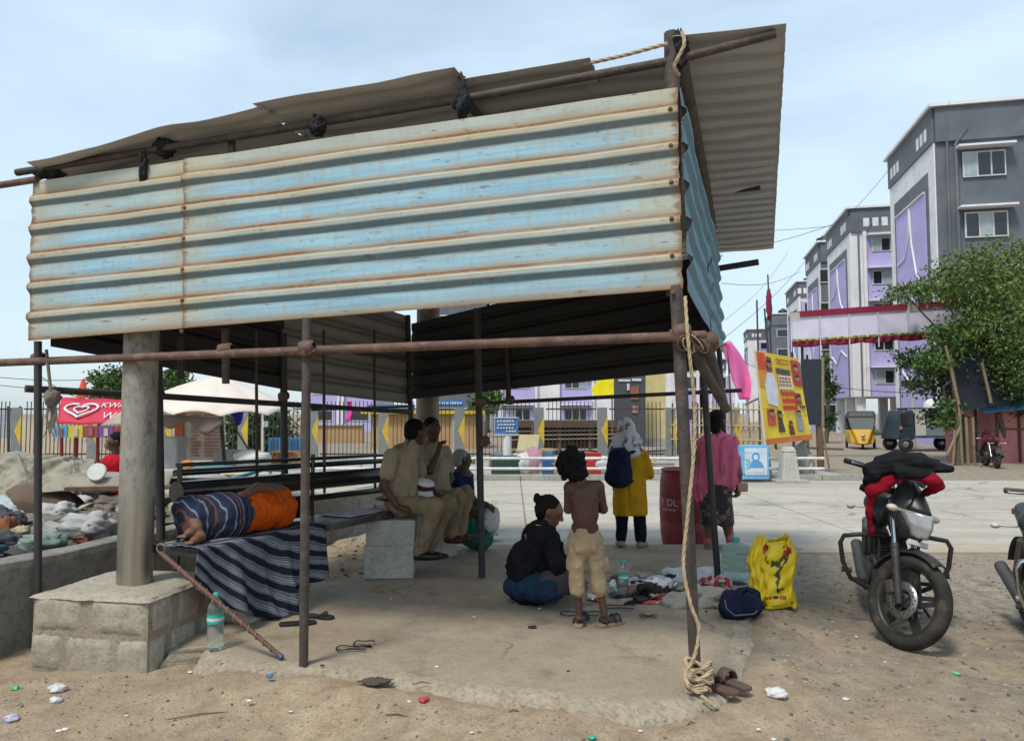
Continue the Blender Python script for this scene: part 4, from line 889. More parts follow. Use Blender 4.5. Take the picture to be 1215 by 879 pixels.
for A in lgs: pP.layer('shoe', mk('brown_sandal', (.08, .045, .03), .6), [cone(A[2] + V(0, -.04, -.075), A[2] + V(.02, .1, -.075), .04, .04, ((0, 0, 1), .35))], .009, .01)
pP.finish(SK1)
MB().box(J(881, 578, -.05), (.13, .03, .10), (1, .3, 0)).build('purse', mk('tan_purse', (.35, .2, .15), .5), None, bevel=.01); tag(bpy.data.objects['purse'], 'small tan purse held beside the pink shawl', 'purse')
# ---------------- person in red beyond the column
D1 = 9.6; pR = Person('person in bright red shirt bent over the cart behind the column', gp(137, 620))
S, H, E = head(J(137, 524), (-.7, -.5, -.3), s=.95); pR.body += S; pR.eyes = E
pR.body += [cone(J(137, 543), J(137, 532), .05), cone(J(137, 552), J(138, 590), .13, .13)] + chain([J(133, 590), J(133, 616), J(134, 640)], [.09, .06, .045]) + chain([J(142, 590), J(142, 616), J(142, 640)], [.09, .06, .045])
A = [J(128, 548), J(122, 566, -.1), J(116, 566, -.3)]; pR.body += chain(A, [.045, .037, .027]) + hand(A[2], (-1, -.3, 0), (0, 0, -1), (0, -1, 0), .5)
pR.layer('shirt', cloth('red_shirt', (.42, .012, .025)), [cone(J(129, 545), J(146, 545), .065), cone(J(137, 552), J(138, 588), .15, .16), cone(A[0], lerp(A[0], A[1], .8), .068, .06)], .011, .04, .008, 14)
pR.layer('trousers', cloth('grey_trousers', (.06, .06, .07)), [cone(J(133, 590), J(134, 640), .1, .07), cone(J(142, 590), J(142, 640), .1, .07)], .012, .03, .006, 14)
pR.layer('hair', M_HAIR, H, .009, .015, .003, 60); pR.finish(SK2, .009)
# ---------------- sleeper on the bench
pZ = Person('person in orange shirt and striped lungi asleep on the bench', bp(.5, 0, BT))
def zp(a, s, z): return bp(.12 + a * .8, s * .9, BT + z * .85 + .01)
S, H, E = head(zp(.93, -.02, .16), nrm(-bnr * .9 + V(0, 0, .2) + bdir * .2), nrm(bdir * .95 + V(0, 0, .1))); pZ.body += S; pZ.eyes = E
RS = .86
pZ.body += [cone(zp(.78, .0, .16), zp(.86, -.01, .16), .055), cone(zp(.62, .03, .19), zp(.30, .04, .17), .15, .13), cone(zp(.30, .04, .17), zp(.05, .05, .17), .13, .15)]
pZ.body += chain([zp(.05, .05, .24), zp(-.14, -.25, .24), zp(-.28, .02, .12)], [.09, .07, .042]) + chain([zp(.05, .03, .10), zp(-.1, -.28, .09), zp(-.30, .08, .05)], [.09, .07, .042])
pZ.body += foot(zp(-.29, .02, .11), zp(-.44, .05, .075), .030, 1.0) + foot(zp(-.31, .08, .045), zp(-.47, .15, .032), .030, 1.0) + [cone(zp(-.45, .03 + .014 * q, .07), zp(-.475 + .006 * q, .03 + .015 * q, .066), .011, .009, k=.005) for q in range(-1, 4)] + [cone(zp(-.47, .13 + .014 * q, .032), zp(-.497 + .006 * q, .13 + .015 * q, .03), .011, .009, k=.005) for q in range(-1, 4)]
A = [zp(.66, .06, .33), zp(.36, .06, .385), zp(.08, .12, .33)]; pZ.body += chain(A, [.05, .042, .03]) + hand(A[2], -bdir + bnr * .3 + V(0, 0, -.5), (0, 0, -1), -bnr, .35)
A2 = [zp(.66, -.05, .1), zp(.75, -.2, .06), zp(.9, -.12, .05)]; pZ.body += chain(A2, [.05, .04, .03])
pZ.layer('shirt', cloth('orange_shirt', (.60, .095, .008), (.48, .065, .006)), [cone(zp(.68, .02, .17), zp(.38, .03, .18), .175, .175), cone(zp(.38, .03, .18), zp(.16, .035, .18), .175, .18), cone(zp(.68, .05, .28), zp(.56, .03, .33), .075, .07), cone(zp(.66, .02, .1), zp(.66, .02, .26), .1, .1)], .010, .04, .009, 14, (1, 1, 1), 1)
LUN = mstripe('striped_lungi', [(0, (.022, .03, .065)), (.3, (.13, .14, .18)), (.38, (.02, .024, .045)), (.55, (.13, .06, .05)), (.62, (.028, .034, .06)), (.8, (.19, .20, .23)), (.87, (.025, .035, .075))], 9, 'Object', .85, tuple(bdir))
pZ.layer('lungi', LUN, [cone(zp(.20, .04, .17), zp(.05, .05, .18), .16, .19), cone(zp(.05, .05, .2), zp(-.10, -.12, .2), .15, .12), cone(zp(.05, .04, .10), zp(-.12, -.08, .09), .13, .11), cone(zp(-.1, -.2, .2), zp(-.16, -.1, .16), .10, .09), cone(zp(.0, .0, .24), zp(-.15, -.23, .23), .13, .12), cone(zp(-.14, -.23, .22), zp(-.21, -.08, .16), .11, .08), cone(zp(-.1, -.25, .1), zp(-.2, -.06, .07), .11, .075)], .010, .06, .009, 12)
pZ.layer('hair', M_HAIR, H, .008, .015, .004, 60); pZ.finish(SK1); RS = 1.0
# striped sheet hanging over the bench edge
SHEETM = mstripe('striped_sheet', [(0, (.018, .02, .035)), (.34, (.22, .23, .26)), (.40, (.03, .034, .05)), (.46, (.27, .28, .31)), (.5, (.05, .055, .075)), (.56, (.24, .25, .28)), (.66, (.05, .055, .075)), (.70, (.26, .27, .30)), (.80, (.03, .034, .05)), (.84, (.22, .23, .26)), (.9, (.025, .028, .045))], 8.0, 'UV', .95, (-.42, 1, 0), .3, .05)
def drape(u, v):
    a = -.29 + 1.26 * u; hang = .20 + .40 * math.sin(min(1, u * 1.15 + .06) * math.pi * .75) ** 1.2 - .06 * max(0, u - .72) / .28
    top_ = .30; tot = top_ + hang; L_ = v * tot
    if L_ < top_: p = bp(a, -.065 + L_, BT + .012 + .006 * math.sin(a * 17)); return p
    h = L_ - top_; w = h / .5; fold = .045 * w * (math.sin(a * 13 + 2.2 * w) + .55 * math.sin(a * 29 + 2 - 2 * w) + .3 * math.sin(a * 53)) 
    return bp(a + .06 * w * math.sin(a * 5), .238 + .05 * w + fold, BT + .006 - h)
mb = MB(); mb.grid(drape, 90, 44, True, lambda u, v: (u * 1.26, v * .85)); o = mb.build('bed_sheet', SHEETM, None, solid=.004)
tag(o, 'navy and white striped sheet draped over the bench edge', 'sheet')
# ================================================================== MOTORCYCLES  (local: x forward, y left, z up; origin on the ground mid-wheelbase)
M_TYRE = mk('tyre_rubber', (.022, .021, .021), .85, 0, (.05, .045, .04), 6, bump=.4, bs_=70, spec=.2, dirt=(.10, .085, .065), dscale=8)
M_ALLOY = mk('black_alloy', (.02, .02, .021), .45, .2, (.05, .047, .043), 8, dirt=(.09, .08, .065), dscale=10)
M_BLKPL = mk('black_plastic', (.018, .018, .019), .5, 0, (.03, .03, .03), 8, dirt=(.06, .055, .05), dscale=9)
M_CHROME = mk('chrome', (.6, .6, .6), .18, 1.0); M_DISC = mk('disc_steel', (.35, .34, .33), .35, .9)
M_ENG = mk('engine_grey', (.07, .07, .07), .5, .5, (.12, .11, .10), 10, dirt=(.12, .10, .08), dscale=9)
M_LENS = mglass('headlamp_lens', (.85, .88, .9), .05, .6, 1.4); M_REFL = mk('reflector', (.40, .41, .41), .12, .35, (.30, .31, .31), 14, spec=.8)
M_INDIC = mk('indicator_lens', (.62, .55, .48), .2); M_TAILRED = mk('tail_red', (.35, .01, .01), .3)
def rotm(axis, ang, o):
    M3 = np.array(Matrix.Rotation(ang, 3, Vector(axis))); M = np.eye(4); M[:3, :3] = M3; o = np.asarray(o, float); M[:3, 3] = o - M3 @ o; return M
def motorcycle(label, loc, fwd, steer, paint, accent, lamp_kind=0, fine=True, guard=M_ALLOY, group=None, parts_low=False):
    root = thing('motorcycle', label, 'motorcycle', loc, math.atan2(fwd[1], fwd[0]), group=group)
    B = lambda mb, n, m, p=root, **k: mb.build(n, m, p, world=False, **k)
    fw, rw = V(.66, 0, .30), V(-.66, 0, .30); hs = V(.37, 0, .86); sax = nrm(hs - V(.60, 0, .30))
    ST = rotm(sax, steer, hs)
    def wheel(c, M, disc, w):
        mb = MB(); mb.M = M
        sec = [(.225, -.030), (.243, -.045), (.268, -.050), (.290, -.036), (.300, -.016), (.302, 0), (.300, .016), (.290, .036), (.268, .050), (.243, .045), (.225, .030)]
        mb.lathe([(r, z * w) for r, z in sec], c, (0, 1, 0), 56); wh = B(mb, 'front_wheel' if disc else 'rear_wheel', M_TYRE)
        mb = MB(); mb.M = M; mb.lathe([(.228, -.032), (.214, -.03), (.204, -.012), (.204, .012), (.214, .03), (.228, .032)], c, (0, 1, 0), 48)
        mb.lathe([(0, -.05), (.045, -.05), (.05, -.02), (.05, .02), (.045, .05), (0, .05)], c, (0, 1, 0), 20); rim = B(mb, 'rim', M_ALLOY, wh)
        for k in range(5):
            a = 2 * math.pi * (k + .25) / 5; d = V(math.cos(a), 0, math.sin(a)); tg = V(-d[2], 0, d[0])
            s = MB(); s.M = M
            for q in (-.28, .28): s.beam(c + d * .04 + tg * q * .09, c + d * .21 + tg * q * .05, .014, .03, tg)
            B(s, 'spoke', M_ALLOY, wh)
        if disc:
            mb = MB(); mb.M = M; y = -.062
            mb.lathe([(.072, y - .003), (.12, y - .003), (.12, y + .003), (.072, y + .003), (.072, y - .003)], c, (0, 1, 0), 40); dk = B(mb, 'brake_disc', M_DISC, wh)
            h = MB(); h.M = M
            for k in range(24):
                a = 2 * math.pi * k / 24; r = .09 + .014 * (k % 2); h.lathe([(0, -.0005), (.006, -.0005), (.006, .0005)], c + V(r * math.cos(a), y - .0042, r * math.sin(a)), (0, -1, 0), 8)
            B(h, 'vent_hole', M_BLKPL, dk, kind='stuff')
            mb = MB(); mb.M = M
            for k in range(5):
                a = 2 * math.pi * k / 5 + .3; mb.beam(c + V(0, y, 0) + .03 * V(math.cos(a), 0, math.sin(a)), c + V(0, y, 0) + .078 * V(math.cos(a + .5), 0, math.sin(a + .5)), .012, .004, (0, 1, 0))
            B(mb, 'disc_carrier', M_ALLOY, wh)
            mb = MB(); mb.M = M; mb.box(c + V(-.10, y, .055), (.06, .05, .085), (1, 0, .5), (0, 1, 0)); B(mb, 'brake_caliper', M_ENG, wh, bevel=.008)
        return wh
    wheel(fw, ST, True, 1.0); wheel(rw, np.eye(4), False, 1.15)
    # fork
    for sy in (-1, 1):
        ax = fw + V(0, .088 * sy, 0); top = ax + sax * .66
        mb = MB(); mb.M = ST; mb.tube([ax + sax * -.03, ax + sax * .05, ax + sax * .34], [.022, .027, .026], 14); lg = B(mb, 'fork_leg', M_BLKPL)
        mb = MB(); mb.M = ST; mb.tube([ax + sax * .34, top], .0165, 12); B(mb, 'fork_tube', M_CHROME, lg)
        mb = MB(); mb.M = ST; mb.tube([ax + sax * .33, ax + sax * .36], .029, 12); B(mb, 'dust_seal', M_BLKPL, lg)
    mb = MB(); mb.M = ST; mb.box(hs + V(.06, 0, -.02), (.07, .24, .03), nrm(V(.92, 0, .35)), (0, 1, 0)); mb.box(hs + V(.015, 0, .11), (.07, .24, .025), nrm(V(.92, 0, .35)), (0, 1, 0)); B(mb, 'fork_yoke', M_ALLOY, bevel=.006)
    mb = MB(); mb.M = ST   # mudguard hugging the tyre
    def mg(u, v):
        a = math.radians(58 + 100 * u); b_ = (v - .5) * 2; r = .325 - .018 * abs(b_) ** 3 + .012 * (1 - abs(b_)); return fw + V(r * math.cos(a), .062 * b_, r * math.sin(a))
    mb.grid(mg, 18, 8); B(mb, 'mudguard', M_BLKPL, solid=.004)
    # handlebar
    mb = MB(); mb.M = ST; hb = hs + V(-.02, 0, .15)
    pts = [hb + V(-.13, -.36, .075), hb + V(-.06, -.24, .075), hb + V(0, -.11, .03), hb + V(0, .11, .03), hb + V(-.06, .24, .075), hb + V(-.13, .36, .075)]
    mb.tube(pts, .011, 10); bar = B(mb, 'handlebar', M_BLKPL)
    for sy in (-1, 1):
        a, b_ = hb + V(-.075, .265 * sy, .076), hb + V(-.132, .375 * sy, .075)
        g = MB(); g.M = ST; g.tube([a, lerp(a, b_, .06), lerp(a, b_, .94), b_, b_ + (b_ - a) * .06], [.016, .019, .019, .021, .012], 12); B(g, 'grip', M_BLKPL, bar)
        g = MB(); g.M = ST; g.tube([hb + V(.0, .215 * sy, .075), hb + V(.0, .28 * sy, .075), hb + V(-.05, .385 * sy, .07)], [.008, .007, .008], 8, flat=((0, 0, 1), .7)); g.ell(hb + V(-.05, .385 * sy, .07), .011, 8, 6); B(g, 'lever', M_DISC, bar)
        g = MB(); g.M = ST; g.box(hb + V(-.04, .215 * sy, .075), (.05, .06, .045), nrm(V(.3, sy, 0))); B(g, 'switch_box', M_BLKPL, bar, bevel=.008)
    mb = MB(); mb.M = ST
    for q in (-.04, .03): mb.tube([hb + V(.0, -.2, .06), hb + V(.08, -.14 + q, .05), hb + V(.1, -.05, -.1), hb + V(.06, -.04 + q, -.3)], .006, 6)
    B(mb, 'cable', M_BLKPL)
    # headlamp fairing
    lo_ = hs + V(.15, 0, -.02)
    rows = [(-.165, .095, .03), (-.12, .135, .075), (-.05, .15, .112), (.02, .135, .13), (.09, .085, .128), (.15, .03, .108), (.21, -.035, .075), (.27, -.10, .022)]
    def fair(u, v):
        b_ = (u - .5) * 2; q = v * (len(rows) - 1); i = min(int(q), len(rows) - 2); z, xf, w_ = lerp(rows[i], rows[i + 1], q - i)
        return lo_ + V(xf - (xf + .09) * abs(b_) ** 1.9, w_ * (b_ if abs(b_) < .85 else math.copysign(.85 + (abs(b_) - .85) * .4, b_)), z)
    mb = MB(); mb.M = ST; mb.grid(fair, 20, 14); fa = B(mb, 'headlamp_cowl', paint, solid=.005)
    mb = MB(); mb.M = ST   # lens: shield shape on the cowl front
    def lens(u, v):
        b_ = (u - .5) * 2; z = -.125 + .155 * v; q = (z + .165) / .435 * 7; q = [k for k in range(7) if rows[k][0] <= z][-1]; r_ = lerp(rows[q], rows[q + 1], (z - rows[q][0]) / (rows[q + 1][0] - rows[q][0]))
        w_ = r_[2] * (.55 + .28 * v); bb = b_ * w_ / r_[2]
        return lo_ + V(r_[1] - (r_[1] + .09) * abs(bb) ** 1.9 + .008 + .012 * (1 - b_ * b_), w_ * b_, z)
    mb.grid(lens, 14, 12); B(mb, 'headlamp', M_REFL if lamp_kind == 0 else M_LENS, fa, solid=.012)
    mb = MB(); mb.M = ST
    def vis(u, v):
        b_ = (u - .5) * 2; z = .036 + .19 * v; q = [k for k in range(7) if rows[k][0] <= z][-1]; r_ = lerp(rows[q], rows[q + 1], (z - rows[q][0]) / (rows[q + 1][0] - rows[q][0]))
        w_ = r_[2] * (.72 - .5 * v); bb = b_ * w_ / r_[2]
        return lo_ + V(r_[1] - (r_[1] + .09) * abs(bb) ** 1.9 + .010, w_ * b_, z)
    mb.grid(vis, 12, 8); B(mb, 'visor', accent, fa, solid=.008)
    for sy in (-1, 1):
        s = MB(); s.M = ST; s.tube([lo_ + V(-.01, .09 * sy, .02), lo_ + V(.0, .17 * sy, .02)], .010, 8); s.ell(lo_ + V(.01, .195 * sy, .02), (.032, .042, .024), 12, 8); B(s, 'indicator', M_INDIC)
    s = MB(); s.M = ST; s.box(lo_ + V(.10, 0, -.165), (.02, .17, .035), (1, 0, .4), (0, 1, 0)); B(s, 'number_plate', mk('plate_white', (.6, .6, .58), .5), bevel=.004)
    s = MB(); s.M = ST; s.lathe([(0, .0), (.05, .0), (.055, -.03), (.03, -.06)], hs + V(.05, 0, .19), nrm(V(-.5, 0, .8)), 16); B(s, 'instrument', M_BLKPL)
    # tank, seat, tail, side panels
    def blob(prims, name, mat, vox=.012, k=.05, par=root):
        vs, fs = surf(prims, vox, k); me = bpy.data.meshes.new(name); me.from_pydata(vs.tolist(), [], fs.tolist()); me.polygons.foreach_set('use_smooth', [True] * len(fs)); o = link_mesh(name, me, mat, par); m = o.modifiers.new('s', 'SMOOTH'); m.iterations = 3; return o
    blob([cone(V(.22, 0, .86), V(-.10, 0, .83), .13, .085, ((0, 1, 0), 1.15)), cone(V(.26, .09, .80), V(.05, .10, .78), .085, .06), cone(V(.26, -.09, .80), V(.05, -.10, .78), .085, .06)], 'fuel_tank', paint)
    for sy in (-1, 1): blob([cone(V(.34, .15 * sy, .74), V(.16, .16 * sy, .70), .05, .05, ((0, 1, 0), .45)), cone(V(.34, .15 * sy, .74), V(.30, .15 * sy, .56), .045, .02, ((0, 1, 0), .45))], 'tank_shroud', accent if lamp_kind else paint, .01, .03)
    blob([cone(V(-.10, 0, .79), V(-.45, 0, .80), .07, .09, ((0, 1, 0), 1.4)), cone(V(-.45, 0, .82), V(-.75, 0, .87), .08, .06, ((0, 1, 0), 1.3))], 'seat', M_BLKPL)
    blob([cone(V(-.45, 0, .72), V(-.85, 0, .84), .08, .045, ((0, 1, 0), 1.3))], 'tail', paint); s = MB(); s.box((-.88, 0, .84), (.04, .12, .05)); B(s, 'tail_lamp', M_TAILRED, bevel=.01)
    s = MB(); s.grid(lambda u, v: rw + V(.35 * math.cos(math.radians(70 + 90 * u)), .075 * (v - .5) * 2, .35 * math.sin(math.radians(70 + 90 * u)) + .02), 14, 6); B(s, 'rear_mudguard', M_BLKPL, solid=.005)
    # engine, frame, exhaust
    s = MB(); s.box((.06, 0, .36), (.34, .24, .20)); s.cyl(V(-.02, -.15, .36), V(-.02, .15, .36), .10, n=20); s.cyl(V(.14, -.13, .36), V(.14, .13, .36), .07, n=18); en = B(s, 'engine', M_ENG, bevel=.015)
    for k in range(7):
        s = MB(); s.box((.14 + k * .014, 0, .475 + k * .022), (.15, .17, .012), (.9, 0, -.35), (0, 1, 0)); B(s, 'cooling_fin', M_ENG, en)
    s = MB(); s.tube([V(.36, 0, .80), V(.33, 0, .55), V(.24, 0, .27)], .024, 10); s.tube([V(.34, 0, .78), V(-.1, 0, .70), V(-.35, 0, .68), V(-.7, 0, .74)], .022, 10); s.tube([V(-.2, .1, .68), V(-.25, .1, .40), V(-.28, .1, .28)], .02, 8); s.tube([V(-.2, -.1, .68), V(-.25, -.1, .40), V(-.28, -.1, .28)], .02, 8); B(s, 'frame', M_BLKPL)
    for sy in (-1, 1):
        s = MB(); s.tube([V(-.25, .1 * sy, .33), V(-.66, .1 * sy, .30)], .022, 8); B(s, 'swing_arm', M_BLKPL); s = MB(); s.tube([V(-.62, .12 * sy, .34), V(-.42, .12 * sy, .68)], .028, 10); B(s, 'shock_absorber', M_DISC)
        s = MB(); s.tube([V(-.02, .16 * sy, .28), V(-.02, .27 * sy, .28)], .015, 8); B(s, 'footpeg', M_TYRE)
    s = MB(); s.tube([V(.26, -.03, .50), V(.34, -.06, .40), V(.26, -.13, .22), V(-.1, -.15, .22)], .02, 10); s.tube([V(-.1, -.15, .22), V(-.3, -.16, .27), V(-.8, -.17, .42)], [.035, .05, .045], 14); B(s, 'exhaust', M_ENG)
    # crash guard
    for sy in (-1, 1):
        s = MB(); s.tube([V(.30, .03 * sy, .66), V(.33, .22 * sy, .665), V(.33, .32 * sy, .65), V(.32, .345 * sy, .60), V(.29, .33 * sy, .46), V(.25, .28 * sy, .34), V(.20, .18 * sy, .275), V(.18, .04 * sy, .26)],   .016, 12); s.cyl(V(.26, .27 * sy, .40), V(.26, .34 * sy, .40), .018, n=10); B(s, 'crash_guard', guard)
    s = MB(); s.tube([V(-.1, .12, .26), V(-.13, .27, .012)], .010, 8); s.box((-.13, .28, .008), (.06, .05, .012)); B(s, 'side_stand', M_BLKPL)
    for sy in (-1, 1): s = MB(); s.tube([V(-.72, .06 * sy, .74), V(-.74, .2 * sy, .74)], .008, 6); s.ell(V(-.74, .21 * sy, .74), (.03, .035, .022), 10, 8); B(s, 'indicator', M_INDIC)
    return root, ST, hs, lo_
GREY_P = mk('grey_paint', (.030, .036, .040), .34, .3, (.045, .05, .052), 6, dirt=(.08, .07, .06), dscale=11, spec=.5); DARK_P = mk('dark_paint', (.018, .02, .022), .35, .3, spec=.5)
# contact of the steered front wheel is measured from the photograph, the body follows behind it
fwdv = nrm(V(-.36, -.933, 0)); leftv = V(-fwdv[1], fwdv[0], 0)
BSC = 1.07
loc = gp(1072, 767) - fwdv * .66 * BSC + V(0, 0, -.005)
B1, ST1, HS1, LO1 = motorcycle('dusty grey motorcycle parked on the verge with a jacket over its bars', loc, fwdv, math.radians(44), GREY_P, DARK_P)
B1.rotation_euler = (0, 0, math.atan2(fwdv[1], fwdv[0]))
B1.scale = (BSC,) * 3
def b1w(p):
    p = np.asarray(p, float) * BSC; return loc + fwdv * p[0] + leftv * p[1] + V(0, 0, p[2])
def b1s(p): return b1w((ST1 @ np.append(np.asarray(p, float), 1))[:3])
# black jacket thrown over the bars, red cloth beneath it
def layer_obj(name, label, cat, mat, prims, **k):
    q = Person.__new__(Person); vs, fs = surf(prims, k.get('vox', .01), k.get('k', .04), k.get('namp', 0), k.get('nsc', 14), k.get('nst', (1, 1, 1)), k.get('seed', 0))
    c = vs.mean(0); c[2] = vs[:, 2].min(); me = bpy.data.meshes.new(name); me.from_pydata((vs - c).tolist(), [], fs.tolist()); me.polygons.foreach_set('use_smooth', [True] * len(fs))
    o = link_mesh(name, me, mat); o.location = c; m = o.modifiers.new('s', 'SMOOTH'); m.iterations = k.get('sm', 2); return tag(o, label, cat, k.get('group'))
Dm = 5.35; J = lambda x, y, d=0: at(x, y, Dm + d)
M_JKT = cloth('black_jacket', (.010, .010, .012), (.018, .018, .021))
layer_obj('jacket', 'black jacket thrown over the motorcycle handlebar', 'jacket', M_JKT, [cone(J(1036, 558, .05), J(1066, 547, .0), .08, .10, ((0, 0, 1), .75)), cone(J(1066, 547), J(1094, 550, -.02), .10, .085, ((0, 0, 1), .75)), cone(J(1094, 553), J(1126, 556, -.05), .068, .04, ((0, 0, 1), .75)), cone(J(1038, 562), J(1029, 578, .1), .05, .045), cone(J(1068, 560, -.09), J(1104, 564, -.09), .05, .04), cone(J(1040, 548, .05), J(1062, 540, .05), .028, .032), cone(J(1062, 540, .05), J(1090, 542, .04), .032, .03), cone(J(1090, 542, .04), J(1114, 551, .0), .03, .02), cone(J(1062, 545, .03), J(1090, 547, .03), .05, .05)], vox=.0075, k=.022, namp=.008, nsc=15, nst=(.45, .8, 2.4), seed=2)
M_REDC = cloth('red_cloth', (.26, .008, .022), (.19, .006, .016))
layer_obj('red_cloth', 'crimson cloth bundled under the black jacket and trailing beside the fork', 'cloth', M_REDC, [cone(J(1050, 572, .0), J(1075, 560, -.05), .045, .045), cone(J(1075, 560, -.05), J(1105, 568, -.1), .045, .045), cone(J(1105, 568, -.1), J(1114, 574, -.1), .045, .04), cone(J(1112, 578, -.08), J(1098, 584, .05), .04, .03), cone(J(1050, 572, .0), J(1035, 582, .02), .045, .05), cone(J(1035, 580, .02), J(1031, 605, .06), .035, .022, ((0, 1, 0), .7)), cone(J(1031, 605, .06), J(1034, 632, .1), .024, .02)], vox=.008, k=.03, namp=.006, nsc=14, nst=(.7, .7, 1.8), seed=1)
# second motorcycle at the edge of the frame
YEL = mk('lime_stripe', (.55, .62, .02), .4)
fv2 = nrm(V(-.34, -.94, 0)); loc2 = gp(1312, 815) - fv2 * .66
B2, _, _, _ = motorcycle('black motorcycle with lime stripes and chrome guard parked on the verge', loc2, fv2, math.radians(8), DARK_P, YEL, 1, True, M_CHROME)
# ================================================================== FAR SIDE OF THE ROAD
M_PURP = mk('lilac_paint', (.46, .41, .70), .85, 0, (.41, .36, .63), 1.2, dirt=(.38, .34, .54), dscale=.9); M_BWHITE = mk('offwhite_paint', (.74, .73, .74), .85, 0, (.66, .65, .67), .8, dirt=(.56, .54, .54), dscale=1.2)
M_BGREY = mk('slate_paint', (.125, .14, .16), .85, 0, (.10, .113, .132), .8, dirt=(.16, .17, .18), dscale=.7); M_WIN = mk('window_dark', (.02, .024, .028), .15, spec=.7); M_WFR = mk('window_frame', (.6, .6, .6), .6)
M_WOOD = mk('old_timber', (.16, .10, .06), .85, 0, (.09, .06, .04), 8, stretch=(1, 1, .2)); M_BAMB = mk('bamboo', (.26, .20, .12), .7, 0, (.17, .13, .08), 12)
M_TANK = mk('tank_black', (.015, .015, .016), .5); M_YEL = mk('yellow_paint', (.58, .38, .03), .7, 0, (.46, .30, .03), 5)
def bquad(mb, o, a, c, t, n): # box panel standing on a wall face: origin o, edges a,c, thickness t along n
    o, a, c, n = [np.asarray(q, float) for q in (o, a, c, n)]
    mb.hexa([o, o + a, o + a + n * t, o + n * t, o + c, o + a + c, o + a + c + n * t, o + c + n * t]) ; return mb
